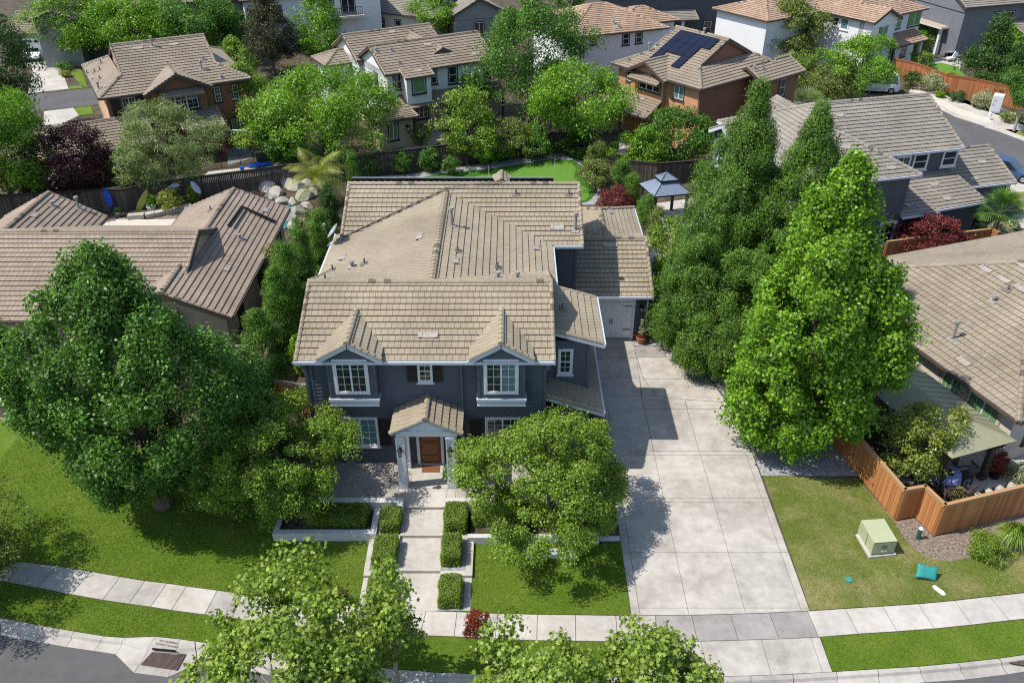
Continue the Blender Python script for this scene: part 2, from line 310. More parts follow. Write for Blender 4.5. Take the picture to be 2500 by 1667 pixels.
class House:
    def __init__(s,name,loc,yaw,label,cat,wall,tile,trim='trim',gut=None,group=None):
        s.root=empty(name,(loc[0],loc[1],loc[2] if len(loc)>2 else 0),R_(yaw),label,cat,group); s.yaw=R_(yaw)
        s.loc=Vector((loc[0],loc[1],loc[2] if len(loc)>2 else 0))
        s.w={}; s.r=MB(); s.c=MB(); s.g=MB(); s.planes=[]; s.wm=wall; s.tile=tile; s.trim=trim; s.gut=gut or trim; s.extra=[]; s.lab={}
    def loc2(s,p):
        v=Vector(p)-s.loc; c,n=math.cos(s.yaw),math.sin(s.yaw); return Vector((v.x*c+v.y*n,-v.x*n+v.y*c,v.z))
    def ray(s,px,py):
        o=s.loc2((0,0,HC)); r=RAY(px,py); c,n=math.cos(s.yaw),math.sin(s.yaw); return o,Vector((r.x*c+r.y*n,-r.x*n+r.y*c,r.z))
    def onx(s,px,py,ax,val):
        o,r=s.ray(px,py); t=(val-o[ax])/r[ax]; return o+r*t
    def wmb(s,m=None): return s.w.setdefault(m or s.wm,MB())
    def wall(s,x0,x1,y0,y1,z0,z1,m=None): s.wmb(m).box(x0,x1,y0,y1,z0,z1)
    def post(s,x0,x1,y0,y1,z0,z1,m='trim_dark'):
        b=MB(); b.box(x0,x1,y0,y1,z0,z1); b.build('porch_post',MT[m],s.root)
    def gut_line(s,p,q,h=.13,w=.11):
        p,q=Vector(p),Vector(q); d=(q-p).normalized(); o=d.cross(Vector((0,0,1)))*(w*.5)
        s.g.bar(p+o-Vector((0,0,.05)),q+o-Vector((0,0,.05)),w,h)
    def rake(s,p,q):
        p,q=Vector(p),Vector(q); s.g.bar(p-Vector((0,0,.16)),q-Vector((0,0,.16)),.045,.2)
    def plane(s,pts): roofplane(s.r,pts,s.planes)
    def dutch(s,x0,x1,y0,y1,ze,sl,il=None,ir=None,axis='x',gut='fblr',gwall=None,gl=True,gr=True,m=None,rakecap=True,inset=.3):
        """hip (il/ir None = full hip), gable (0) or gablet (in between); ridge along axis; x/y in house frame"""
        T=(lambda a,b,z:(a,b,z)) if axis=='x' else (lambda a,b,z:(b,a,z))
        a0,a1,b0,b1=(x0,x1,y0,y1) if axis=='x' else (y0,y1,x0,x1)
        h=(b1-b0)/2; bm=(b0+b1)/2; il=h if il is None else il; ir=h if ir is None else ir
        zr=ze+h*sl; V=Vector
        def side(b,sg):
            return [T(a0,b,ze),T(a1,b,ze),T(a1-ir,b+sg*ir,ze+sl*ir),T(a1-ir,bm,zr),T(a0+il,bm,zr),T(a0+il,b+sg*il,ze+sl*il)]
        def dd(P):
            o=[]
            for p in P:
                if not o or (V(p)-V(o[-1])).length>.01: o.append(p)
            if (V(o[0])-V(o[-1])).length<.01: o.pop()
            return o
        s.plane(dd(side(b0,1))); s.plane(dd(side(b1,-1)))
        for a,sg,i in ((a0,1,il),(a1,-1,ir)):
            if i>.01:
                P=dd([T(a,b0,ze),T(a,b1,ze),T(a+sg*i,b1-i,ze+sl*i),T(a+sg*i,b0+i,ze+sl*i)])
                s.plane(P)
                for b,q in ((b0,1),(b1,-1)): caps(s.c,T(a,b,ze+.03),T(a+sg*i,b+q*i,ze+sl*i+.03))
            if i<h-.01:
                for b,q in ((b0,1),(b1,-1)):
                    p1,p2=T(a+sg*i,b+q*i,ze+sl*i),T(a+sg*i,bm,zr)
                    off=T(sg*.04,0,0)
                    if rakecap: caps(s.c,V(p1)+V(off)+V((0,0,.03)),V(p2)+V(off)+V((0,0,.03)),.1,.07)
                    s.rake(V(p1)-V(T(sg*.03,0,0)),V(p2)-V(T(sg*.03,0,0)))
                if gl if sg>0 else gr:
                    k=T(a+sg*(i+inset),0,0); mb=s.wmb(gwall or m)
                    aa=a+sg*(i+inset); bb=aa+sg*.2; zz=.2
                    b_l,b_r=b0+i+.1,b1-i-.1; zf=ze+sl*i-zz+.05; lo=zf-.5
                    prof=[(b_l,lo),(b_r,lo),(b_r,zf),(bm,zr-zz),(b_l,zf)]
                    if i<.01: prof=[(b_l+inset,lo),(b_r-inset,lo),(b_r-inset,zf+sl*inset),(bm,zr-zz),(b_l+inset,zf+sl*inset)]
                    A=[V(T(aa,b,z)) for b,z in prof]; B=[V(T(bb,b,z)) for b,z in prof]
                    mb.face(A); mb.face(B[::-1])
                    for j in range(len(A)): mb.face([A[j],B[j],B[(j+1)%len(A)],A[(j+1)%len(A)]])
        caps(s.c,T(a0+il,bm,zr+.02),T(a1-ir,bm,zr+.02))
        c=[T(a0,b0,ze),T(a1,b0,ze),T(a1,b1,ze),T(a0,b1,ze)]
        # gutters on eaves
        s.gut_line(c[0],c[1]) if axis=='x' else s.gut_line(c[1],c[0])
        s.gut_line(c[2],c[3]) if axis=='x' else s.gut_line(c[3],c[2])
        if ir>.01: s.gut_line(c[1],c[2]) if axis=='x' else s.gut_line(c[2],c[1])
        if il>.01: s.gut_line(c[3],c[0]) if axis=='x' else s.gut_line(c[0],c[3])
        return zr
    def shed(s,lo0,lo1,hi1,hi0,rakes=True):
        s.plane([lo0,lo1,hi1,hi0]); s.gut_line(lo0,lo1)
        if rakes:
            caps(s.c,Vector(lo0)+Vector((0,0,.03)),Vector(hi0)+Vector((0,0,.03)),.1,.07); caps(s.c,Vector(lo1)+Vector((0,0,.03)),Vector(hi1)+Vector((0,0,.03)),.1,.07); s.rake(lo0,hi0); s.rake(lo1,hi1)
    # windows: base centre c (on the wall), facing angle f (local deg), width, height
    def window(s,c,f,w,h,style='slider',trim=None,pane='glass',grid=(2,3),tw=.10,label=None,sill=True,frame='white',name='window'):
        a=R_(f); n=Vector((math.cos(a),math.sin(a),0)); u=Vector((-n.y,n.x,0)); c=Vector(c)
        o=MB(); tm=trim or s.trim
        def B(x0,x1,z0,z1,d0,d1,mi=0):
            P=[c+u*x+Vector((0,0,z))+n*dd for dd in (d1,d0) for (x,z) in ((x0,z0),(x1,z0),(x1,z1),(x0,z1))]
            o.hexa([P[0],P[1],P[5],P[4],P[3],P[2],P[6],P[7]],mi=mi)
        W=w/2
        if tw>0:
            B(-W-tw,-W,-tw,h+tw,-.02,.055,0); B(W,W+tw,-tw,h+tw,-.02,.055,0); B(-W,W,h,h+tw,-.02,.05,0); B(-W,W,-tw,0,-.02,.05,0)
        if sill: B(-W-tw-.06,W+tw+.06,-tw-.07,-tw,-.02,.11,0)
        fw=.045
        B(-W,-W+fw,0,h,-.02,.04,1); B(W-fw,W,0,h,-.02,.04,1); B(-W+fw,W-fw,h-fw,h,-.02,.038,1); B(-W+fw,W-fw,0,fw,-.02,.038,1)
        nx=1
        if style=='slider': B(-.035,.035,fw,h-fw,-.02,.042,1); nx=2
        if style=='triple':
            for k in (-1,1): B(k*W/3-.05,k*W/3+.05,fw,h-fw,-.02,.042,1)
            nx=3
        if style in('hung','triple'): B(-W+fw,W-fw,h*.5-.025,h*.5+.025,-.02,.036,1)
        gx,gz=grid or (0,0); m=.009
        if gx:
            for j in range(nx):
                xa=-W+(2*W/nx)*j; xb=xa+2*W/nx
                for i in range(1,gx): x=xa+(xb-xa)*i/gx; B(x-m,x+m,fw,h-fw,-.01,.024,1)
            for i in range(1,gz): z=h*i/gz; B(-W+fw,W-fw,z-m,z+m,-.01,.023,1)
        ob=o.build(name,[MT[tm],MT[frame]],s.root,label=label)
        ps=pane if isinstance(pane,(list,tuple)) else [pane]*nx
        for j in range(nx):
            xa=-W+(2*W/nx)*j+.01; xb=xa+2*W/nx-.02
            g=MB(); P=[c+u*x+Vector((0,0,z))+n*dd for dd in (.016,-.01) for (x,z) in ((xa,.01),(xb,.01),(xb,h-.01),(xa,h-.01))]
            g.hexa([P[0],P[1],P[5],P[4],P[3],P[2],P[6],P[7]]); g.build('pane',MT[ps[j]],ob)
        return ob
    def win_px(s,ax,val,f,n,p,q,**k):
        A=s.onx(*Z(n,*p),ax,val); B=s.onx(*Z(n,*q),ax,val)
        c=(A+B)/2; c.z=min(A.z,B.z); c[ax]=val; w=abs((A-B)[1-ax]); return s.window(c,f,w,abs(A.z-B.z),**k)
    def part(s,name,mb,mat,label=None,parent=None): return mb.build(name,MT[mat] if isinstance(mat,str) else [MT[x] for x in mat],parent or s.root,label=label)
    def shutter(s,c,f,w,h,mat='shutter',label=None):
        a=R_(f); n=Vector((math.cos(a),math.sin(a),0)); u=Vector((-n.y,n.x,0)); c=Vector(c); o=MB()
        def B(x0,x1,z0,z1,d0,d1):
            P=[c+u*x+Vector((0,0,z))+n*dd for dd in (d1,d0) for (x,z) in ((x0,z0),(x1,z0),(x1,z1),(x0,z1))]
            o.hexa([P[0],P[1],P[5],P[4],P[3],P[2],P[6],P[7]])
        W=w/2; fw=.07
        B(-W,-W+fw,0,h,-.02,.05); B(W-fw,W,0,h,-.02,.05); B(-W+fw,W-fw,0,fw,-.02,.048); B(-W+fw,W-fw,h-fw,h,-.02,.048); B(-W+fw,W-fw,fw,h-fw,-.02,.02)
        z=fw+.03
        while z<h-fw-.03: B(-W+fw+.01,W-fw-.01,z,z+.02,.0,.034); z+=.06
        return o.build('shutter',MT[mat],s.root,label=label)
    def hit(s,px,py):
        o,r=s.ray(px,py); best=None
        for (p0,n,u,v,q) in s.planes:
            dn=r.dot(n)
            if abs(dn)<1e-6: continue
            t=(p0-o).dot(n)/dn
            if t<=0: continue
            h=o+r*t; a,b=(h-p0).dot(u),(h-p0).dot(v); c=False
            for i in range(len(q)):
                x1,y1=q[i]; x2,y2=q[(i+1)%len(q)]
                if (y1>b)!=(y2>b) and a<(x2-x1)*(b-y1)/(y2-y1)+x1: c=not c
            if c and (best is None or t<best[0]): best=(t,h,n,u,v)
        return best
    def vents(s,n,lst):
        s._v=getattr(s,'_v',[]); s._v+=[(n,)+tuple(l) for l in lst]
    def finish(s):
        for k,mb in s.w.items(): mb.build('wall',MT[k],s.root)
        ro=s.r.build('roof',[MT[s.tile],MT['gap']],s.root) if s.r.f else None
        if s.c.f: s.c.build('ridge_tiles',MT[s.tile],ro)
        if s.g.f: s.g.build('gutter',MT[s.gut],s.root)
        for (n,x,y,kind,*rest) in getattr(s,'_v',[]):
            b=s.hit(*Z(n,x,y))
            if not b: print('no roof hit',s.root.name,n,x,y); continue
            t,h,nn,u,v=b; o=MB(); k=rest[0] if rest else 1.
            if kind=='flat':   # low tile vent: pale sheet with two ribs
                P=lambda a,c,z:h+u*a+v*c+nn*z
                for (x0,x1,y0,y1,z) in ((-.30*k,.30*k,-.15,.15,.075),(-.30*k,-.18*k,-.15,.15,.10),(.18*k,.30*k,-.15,.15,.10)):
                    o.hexa([P(x0,y0,0),P(x1,y0,0),P(x1,y1,0),P(x0,y1,0),P(x0,y0,z),P(x1,y0,z),P(x1,y1,z-.02),P(x0,y1,z-.02)])
                o.build('roof_vent',MT['ventp'],ro)
            else:
                H=dict(pipe=.32,stack=.75,cap=.22)[kind]*k; r=dict(pipe=.045,stack=.075,cap=.07)[kind]
                P=lambda a,c,z:h+u*a+v*c+nn*z
                o.hexa([P(-.2,-.2,.02),P(.2,-.2,.02),P(.2,.15,.02),P(-.2,.15,.02),P(-.2,-.2,.06),P(.2,-.2,.06),P(.2,.15,.06),P(-.2,.15,.06)])
                o.tube(h,h+Vector((0,0,H)),r,r,10)
                if kind!='pipe': o.tube(h+Vector((0,0,H)),h+Vector((0,0,H+.12)),r*1.9,r*1.7,10)
                o.build('vent_pipe',MT['ventg' if kind!='pipe' else 'ventd'],ro)
        return s
MT['gap']=flat('tile_gap_shade',(.025,.02,.016),.95); MT['ventp']=flat('vent_pale',(.36,.32,.28),.6); MT['ventg']=flat('vent_grey',(.30,.28,.26),.5); MT['ventd']=flat('vent_dark',(.16,.13,.11),.6)  # gap: shade below the tile edges, painted as a dark colour
# ---------------- foliage ----------------
def leafmesh(name,mat,P,N,S,T,parent=None,loc=None,shape='diamond',asp=.62,**kw):
    rng=np.random.default_rng(len(P)+7); n=len(P); N=N/np.linalg.norm(N,axis=1,keepdims=True)
    r=rng.normal(size=(n,3)); A=np.cross(N,r); A/=np.linalg.norm(A,axis=1,keepdims=True)+1e-9; B=np.cross(N,A)
    if shape=='diamond': pts=[(-.5,0),(0,-.5*asp),(.5,0),(.05,.5*asp)]
    elif shape=='star': pts=[(-.5,0),(-.22,-.17),(-.12,-.5),(.08,-.22),(.5,0),(.08,.22),(-.12,.5),(-.22,.17)]
    elif shape=='star5': pts=[(-.45,-.03),(-.25,-.2),(-.32,-.48),(0,-.27),(.22,-.42),(.2,-.15),(.55,0),(.2,.15),(.22,.42),(0,.27),(-.32,.48),(-.25,.2),(-.45,.03)]
    k=len(pts); V=np.zeros((n,k,3),dtype=np.float32)
    for i,(a,b) in enumerate(pts):
        curl=-.18*abs(b)*2 if shape!='diamond' else 0
        V[:,i,:]=P+S[:,None]*(A*a+B*b+N*curl)
    me=bpy.data.meshes.new(name); me.vertices.add(n*k); me.vertices.foreach_set('co',V.ravel())
    me.loops.add(n*k); me.loops.foreach_set('vertex_index',np.arange(n*k,dtype=np.int32))
    me.polygons.add(n); me.polygons.foreach_set('loop_start',np.arange(0,n*k,k,dtype=np.int32)); me.polygons.foreach_set('loop_total',np.full(n,k,dtype=np.int32))
    at=me.attributes.new('tint','FLOAT','FACE'); at.data.foreach_set('value',T.astype(np.float32)); me.update(calc_edges=True)
    o=link(name,me,mat,parent,loc); return tag(o,**kw)
def prof(kind,t):
    I=lambda xs,ys:np.interp(t,xs,ys)
    if kind=='gum': return I([0,.1,.3,.5,.7,.85,1],[.6,.95,1,.93,.62,.36,.08])
    if kind=='redw': return I([0,.1,.35,.6,.8,1],[.75,1,.86,.58,.34,.06])
    if kind=='oval': return np.sin(np.pi*np.clip(t*.93+.07,0,1)**.8)**.7
    if kind=='round': return np.sqrt(np.clip(1-(2*t-1)**2,0,1))
    if kind=='cone': return np.clip(1.05-t,0,1)**.85*np.clip(t*7+.5,0,1)
    if kind=='taper': return np.clip(1.02-t,0,1)**.6*np.clip(t*5+.45,0,1)
    if kind=='column': return np.clip((1.02-t)*4,0,1)**.6*np.clip(t*6+.6,0,1)
    if kind=='vase': return np.clip(t*1.9+.25,0,1)*np.clip((1.03-t)*2.6,0,1)**.6
    if kind=='dome': return np.sqrt(np.clip(1-t**2,0,1))
def crown(seed,kind,H,R,z0,nc,rc,per,up=.38,rnd=.7,lob=.22,flat_=.75,squash=1.,limbs=.55):
    rng=np.random.default_rng(seed); R=R*1.1
    t=rng.random(nc*6); w=prof(kind,t); t=t[rng.random(len(t))<w/w.max()*.9+.1][:nc]; nc=len(t)
    a=rng.random(nc)*2*np.pi; ph=rng.random(6)*6.28
    env=prof(kind,t)*(1+lob*np.sin(2*a+ph[0]+3*t)*.6+lob*np.sin(3*a+ph[1]-5*t)*.7+lob*np.sin(7*t+ph[2]+a)*.8+rng.normal(size=nc)*.06)
    ur=rng.random(nc); rad=np.where(ur<.78,np.sqrt(rng.uniform(.62,1,nc)),np.sqrt(rng.uniform(.05,.6,nc)))
    rr=np.maximum(R*env-rc*.6,0)*rad
    cx,cy,cz=rr*np.cos(a),rr*np.sin(a)*squash,z0+rc*.4+t*(H-rc*.9)
    c=np.stack([cx,cy,cz],1)
    if limbs and R>.9:   # gather part of the clumps round limb ends, leaving gaps between them
        kk=max(6,int(nc/9)); L=c[rng.choice(nc,min(kk,nc),replace=False)]; dd=((c[:,None]-L[None])**2).sum(2); j=dd.argmin(1); pull=(rng.random(nc)<limbs)[:,None]*rng.uniform(.25,.6,nc)[:,None]; c=c+(L[j]-c)*pull; c[:,:2]+=L[j][:,:2]*pull*.10
    cr=rc*rng.uniform(.6,1.35,nc)
    ct=rng.random(nc)
    m=per; idx=np.repeat(np.arange(nc),m)
    d=rng.normal(size=(nc*m,3)); d/=np.linalg.norm(d,axis=1,keepdims=True); d[:,2]+=.25; d/=np.linalg.norm(d,axis=1,keepdims=True)
    lump=1+.25*np.sin(d[:,0]*5+idx)*np.sin(d[:,1]*6+idx*1.7)
    q=rng.random(nc*m)
    P=c[idx]+d*(cr[idx]*(.45+.65*q**.6)*lump)[:,None]*np.array([1,1,flat_])
    out=c[idx]*np.array([1,1,0]); out/=np.linalg.norm(out,axis=1,keepdims=True)+.01
    N=d*.6+out*.25+np.array([0,0,up])+rng.normal(size=(nc*m,3))*rnd
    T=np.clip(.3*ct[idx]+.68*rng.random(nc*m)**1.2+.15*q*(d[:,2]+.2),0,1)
    return P,N,T,c
def add_trunk(parent,H,r,c,mat='trunk',nl=10,seed=1,z0=0,lean=(0,0)):
    rng=random.Random(seed); mb=MB(); p=Vector((0,0,z0-.1)); pts=[p]; n=5
    for i in range(1,n+1): pts.append(Vector((lean[0]*i/n+rng.uniform(-.05,.05)*i*.3,lean[1]*i/n+rng.uniform(-.05,.05)*i*.3,z0+H*.82*i/n)))
    rad=[r*(1.25 if i==0 else (1-.82*i/n)) for i in range(n+1)]
    for i in range(n): mb.tube(pts[i],pts[i+1],rad[i],rad[i+1],8)
    L=list(range(len(c))); rng.shuffle(L)
    for i in L[:nl]:
        e=Vector([float(v) for v in c[i]]); k=min(n-1,max(1,int((e.z-z0)/(H*.82)*n*.7))); s0=pts[k]; rr=rad[k]*.45
        mid=(s0+e)/2+Vector((rng.uniform(-.1,.1),rng.uniform(-.1,.1),-.1*(e-s0).length)); mb.tube(s0,mid,rr,rr*.6,6); mb.tube(mid,e,rr*.6,rr*.2,6)
    return mb.build('trunk',MT[mat],parent)
GREENS={
 'mid':((.025,.065,.010),(.16,.34,.04)),'bright':((.045,.12,.008),(.28,.50,.035)),'lime':((.06,.125,.010),(.33,.47,.06)),
 'dark':((.018,.045,.010),(.10,.20,.035)),'redwood':((.026,.065,.010),(.20,.36,.045)),'conif':((.03,.034,.016),(.14,.14,.06)),
 'olive':((.055,.085,.016),(.30,.37,.08)),'plum':((.016,.006,.009),(.10,.036,.045)),'jmaple':((.09,.018,.02),(.33,.08,.075)),'redlf':((.15,.025,.015),(.40,.09,.04)),
 'yellow':((.11,.14,.015),(.44,.48,.09)),'citrus':((.05,.085,.010),(.40,.47,.08)),'cypress':((.032,.085,.010),(.20,.38,.04)),'hedge':((.05,.11,.010),(.30,.42,.05)),'plane':((.07,.135,.010),(.40,.52,.09)),'silver':((.09,.13,.045),(.38,.46,.17)),'cream':((.15,.20,.07),(.55,.55,.36))}
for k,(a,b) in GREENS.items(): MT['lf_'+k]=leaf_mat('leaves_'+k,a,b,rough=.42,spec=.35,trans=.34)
SEED=[100]
def tree(name,label,cat,base,top,width,kind='oval',pal='mid',leaf=.16,z0f=.16,dens=1.,rc=None,shape='diamond',tr=.16,trunk='trunk',group=None,lob=.22,z=0,Hh=None,R=None,squash=1.,up=.38,rnd=.7,cxoff=0,nl=10,asp=.62,flat_=.75,cov=2.6,limbs=.55):
    """base: photo pixel (or world xy with Hh/R given) of the trunk foot; top: photo row of the crown top; width: crown width in photo pixels"""
    SEED[0]+=1; sd=SEED[0]
    if R is None:
        X,Y=G(base[0],base[1],z); H=GY(base[0],top,Y+ (width*.25)/60)[1]-z
        D=Y*cT-(z+H*.6-HC)*sT; R=width/2/F*D
    else: X,Y=base; H=Hh
    root=empty(name,(X,Y,z),0,label,cat,group)
    rc=rc or max(.28,R*.24); area=2*math.pi*R*(H*(1-z0f))*.85
    nc=int(area/(rc*rc*1.5)*dens)+12; nlf=cov*1.55*area*dens/(leaf*leaf*asp*.55); per=max(14,int(nlf/nc*.55))
    P,N,T,c=crown(sd,kind,H*(1-z0f),R,H*z0f,nc,rc,per,lob=lob,squash=squash,up=up,rnd=rnd,flat_=flat_,limbs=limbs)
    rng=np.random.default_rng(sd); S=leaf*rng.uniform(.65,1.35,len(P))
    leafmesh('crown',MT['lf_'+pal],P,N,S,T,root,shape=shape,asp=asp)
    add_trunk(root,H*.9,tr*max(1,H/8),c,trunk,nl,sd)
    tree.count=getattr(tree,'count',0)+len(P)
    return root
def bush(name,label,cat,base,w,h,kind='dome',pal='mid',leaf=.09,group=None,z=0,world=None,R=None,dens=1.,rc=None,lob=.12,asp=.62,parent=None,shape='diamond',cov=2.4,flat_=.8,up=.5,squash=1.):
    SEED[0]+=1; sd=SEED[0]
    X,Y=world if world else G(base[0],base[1],z)
    if R is None: R=w/2*(Y*cT-(z-HC)*sT)/F
    rc=rc or max(.12,R*.28); area=2*math.pi*R*(h*.6+R*.5); nc=int(area/(rc*rc*1.4)*dens)+8; per=max(10,int(cov*area*dens/(leaf*leaf*asp*.55)/nc*.6))
    P,N,T,c=crown(sd,kind,h,R,0.02,nc,rc,per,lob=lob,flat_=flat_,up=up,squash=squash)
    S=leaf*np.random.default_rng(sd).uniform(.65,1.35,len(P)); P[:,2]=np.maximum(P[:,2],.02)
    root=empty(name,(X,Y,z),0,label,cat,group)
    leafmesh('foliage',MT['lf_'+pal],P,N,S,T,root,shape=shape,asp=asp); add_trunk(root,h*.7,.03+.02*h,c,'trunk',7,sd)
    tree.count=getattr(tree,'count',0)+len(P)
    return root
# ================= main house =================
H=House('slate_blue_house',(0,0),0,'large slate blue two-storey house with white-trimmed gabled bays and tan tiled roof behind the walkway','house','navy','tile',gut='trim_blue')
# lap siding as real boards on the faces that catch the grazing sun
def lap(mb,x0,x1,y,z0,z1,step=.19,nrm='f'):
    z=z0
    while z<z1-.01:
        zt=min(z+step,z1); a,b=.028,.006
        if nrm=='f': mb.hexa([(x0,y-a,z),(x1,y-a,z),(x1,y+.05,z),(x0,y+.05,z),(x0,y-b,zt),(x1,y-b,zt),(x1,y+.05,zt),(x0,y+.05,zt)])
        else:
            mb.hexa([(y-.05,x0,z),(y+a,x0,z),(y+a,x1,z),(y-.05,x1,z),(y-.05,x0,zt),(y+b,x0,zt),(y+b,x1,zt),(y-.05,x1,zt)])
        z=zt
XL,XR=-8.82,1.55
H.wall(XL,XR,29.95,41.,0,6.25); H.wall(XR-.5,2.0,33.2,41,0,6.25)
H.wall(XL,3.55,41,44.6,0,6.2)
H.wall(XR-.3,3.5,31.75,35.6,0,5.85); H.wall(XR-.2,3.55,30.65,41.,0,2.95)
mb=None
lapm=MB(); lap(lapm,XL+.1,-8.0+.2,29.94,.45,6.2); lap(lapm,-5.66,-1.4,29.94,.45,6.2); lap(lapm,.66,XR-.1,29.94,.45,6.2); lap(lapm,-7.8,-5.66,29.94,.45,4.2); lap(lapm,-1.4,.66,29.94,.45,4.2)
lap(lapm,XR,3.46,31.74,3.1,5.95); lap(lapm,XR,3.45,30.64,.1,3.2); lap(lapm,2.05,3.5,40.9,3.,6.2)
# bays
for bx0,bx1 in ((-7.74,-5.68),(-1.40,.64)):
    H.wall(bx0+.05,bx1-.05,29.5,30,4.45,6.5)
    lap(lapm,bx0+.1,bx1-.1,29.49,4.5,6.55)
    for x in (bx0,bx1-.1): mb=MB(); mb.box(x,x+.1,29.44,30,4.42,6.5); H.part('corner_board',mb,'navy_plain')
    # gable triangle
    xm=(bx0+bx1)/2; a=[(bx0+.02,29.46,6.4),(bx1-.02,29.46,6.4),(xm,29.46,7.02)]; b=[(x,30.6,z) for x,y,z in a]
    w=MB(); w.face(a); w.face(b[::-1]); 
    for i in range(3): w.face([a[i],b[i],b[(i+1)%3],a[(i+1)%3]])
    H.part('dormer_wall',w,'navy_plain')
    s_=MB(); s_.box(bx0-.06,bx1+.06,29.38,30,4.36,4.46); s_.box(bx0-.01,bx1+.01,29.42,29.98,4.12,4.355); s_.box(bx0-.03,bx1+.03,29.40,29.99,4.08,4.118); H.part('bay_sill',s_,'trim_blue')
H.part('siding',lapm,'navy')
# corner boards, base
for q_ in ((XL,XL+.12,29.88,30.1,.45,6.2),(XR-.12,XR,29.88,30.1,.45,6.2),(3.44,3.57,31.68,31.9,3.2,5.8),(3.44,3.57,30.58,30.8,0,3.0),(3.45,3.58,40.84,41.1,3.,6.2)):
    cb=MB(); cb.box(*q_); H.part('corner_board',cb,'navy_plain')
# roofs
sl=.41
H.dutch(-9.02,1.86,29.45,37.35,6.4,sl,0,0,inset=.16)      # front gable, ridge along X
# dormer gables over the bays
for c0 in (-6.71,-.38):
    hw=1.32; zf=6.66; s2=.58; za=zf+hw*s2; yf=29.22
    yb=29.45+(za-6.4)/sl+.1
    yl=29.45+(zf-6.4)/sl
    H.plane([(c0-hw,yf,zf),(c0,yf,za),(c0,yb,za),(c0-hw,yl,zf)]); H.plane([(c0,yf,za),(c0+hw,yf,zf),(c0+hw,yl,zf),(c0,yb,za)])
    caps(H.c,(c0,yf-.02,za+.02),(c0,yb,za+.02),.13,.09)
    for sg in (-1,1):
        caps(H.c,(c0+sg*(hw+.02),yf+.05,zf+.0),(c0,yf+.05,za+.0),.11,.07); H.g.bar((c0+sg*(hw+.05),yf,zf-.17),(c0,yf,za-.15),.06,.17)
# middle roof: ridge along Y, unequal
ze=6.3; zr=7.87
H.plane([(-9.4,33.9,ze),(-9.4,41.6,ze),(-3.55,44.2,zr),(-3.55,33.4,zr),(-9.4,33.4,ze)])
H.plane([(2.2,34.0,ze),(2.2,40.4,ze),(-3.55,43.96,zr),(-3.55,33.4,zr),(2.2,33.4,ze)])
caps(H.c,(-3.55,33.5,zr+.03),(-3.55,43.95,zr+.03),.19,.13)
H.gut_line((2.2,34.6,ze),(2.2,40.4,ze)); H.gut_line((-9.4,41.8,ze),(-9.4,33.5,ze))
# valley flashing cable pieces
vf=MB(); vf.bar((-9.2,40.7,6.50),(-3.6,43.96,8.04),.07,.03); vf.bar((-3.6,43.96,8.06),(-.45,44.35,8.29),.03,.03); H.part('roof_cable',vf,'ventd')
# back roof, ridge along X
H.plane([(-9.0,40.41,6.3),(3.84,40.41,6.3),(3.84,44.45,8.12),(-9.0,44.45,8.12)])
H.plane([(-9.0,44.45,8.12),(3.84,44.45,8.12),(3.84,48.5,6.3),(-9.0,48.5,6.3)])
caps(H.c,(-9,44.45,8.14),(3.84,44.45,8.14),.15,.1)
for x in (-8.95,3.8):
    for y in (40.41,48.5): caps(H.c,(x,y,6.33),(x,44.45,8.15),.1,.07)
    H.rake((x,40.45,6.32),(x,44.45,8.12)); H.rake((x,48.4,6.32),(x,44.45,8.12))
H.gut_line((2.2,40.41,6.3),(3.84,40.41,6.3)); H.gut_line((-9.,48.5,6.3),(-8,48.5,6.3))
# gable ends of the back volume
for x in (3.4,-8.8):
    a=[(x,40.9,5.8),(x,48.,5.8),(x,48,6.35),(x,44.45,7.95),(x,40.9,6.35)]; b=[(p[0]+.15,p[1],p[2]) for p in a]; w=H.wmb(); w.face(a); w.face(b[::-1])
    for i in range(5): w.face([a[i],b[i],b[(i+1)%5],a[(i+1)%5]])
H.wall(XL,3.55,44.6,48.1,0,6.2)
# solar thermal strip behind back ridge + little back dormer
for x0,x1 in ((-8.8,-.95),(-.05,2.4)):
    sp_=MB(); sp_.hexa([(x0,44.75,8.02),(x1,44.75,8.02),(x1,46.6,7.2),(x0,46.6,7.2),(x0,44.72,8.34),(x1,44.72,8.34),(x1,46.6,7.3),(x0,46.6,7.3)],mi=0)
    sp_.bar((x0,44.7,8.36),(x1,44.7,8.36),.05,.06,mi=1); H.part('solar_panel',sp_,('navyc','metal_g'))
H.plane([(-1.0,44.5,8.06),(-.5,44.5,8.36),(-.5,45.9,8.3),(-1.0,45.9,8.0)]); H.plane([(-.5,44.5,8.36),(0,44.5,8.06),(0,45.9,8.0),(-.5,45.9,8.3)]); caps(H.c,(-.5,44.45,8.38),(-.5,45.9,8.32),.1,.06)
# side gable half (slopes right), upper
H.plane([(1.9,31.55,6.56),(4.12,31.55,5.9),(4.12,35.7,5.9),(1.9,35.7,6.56)])
caps(H.c,(1.9,31.6,6.59),(4.12,31.6,5.93),.11,.07); caps(H.c,(1.9,35.65,6.59),(4.12,35.65,5.93),.11,.07)
H.gut_line((4.12,31.5,5.9),(4.12,35.7,5.9)); H.g.bar((1.5,31.52,6.56),(4.2,31.52,5.76),.05,.15)
# lower skirt roof
H.plane([(1.45,30.2,4.08),(4.12,30.2,3.15),(4.12,35.6,3.15),(1.45,35.6,4.08)])
caps(H.c,(1.5,30.26,4.1),(4.12,30.26,3.18),.12,.08); H.gut_line((4.12,30.15,3.15),(4.12,35.6,3.15)); H.g.bar((1.45,30.2,3.93),(4.2,30.2,2.98),.05,.15)
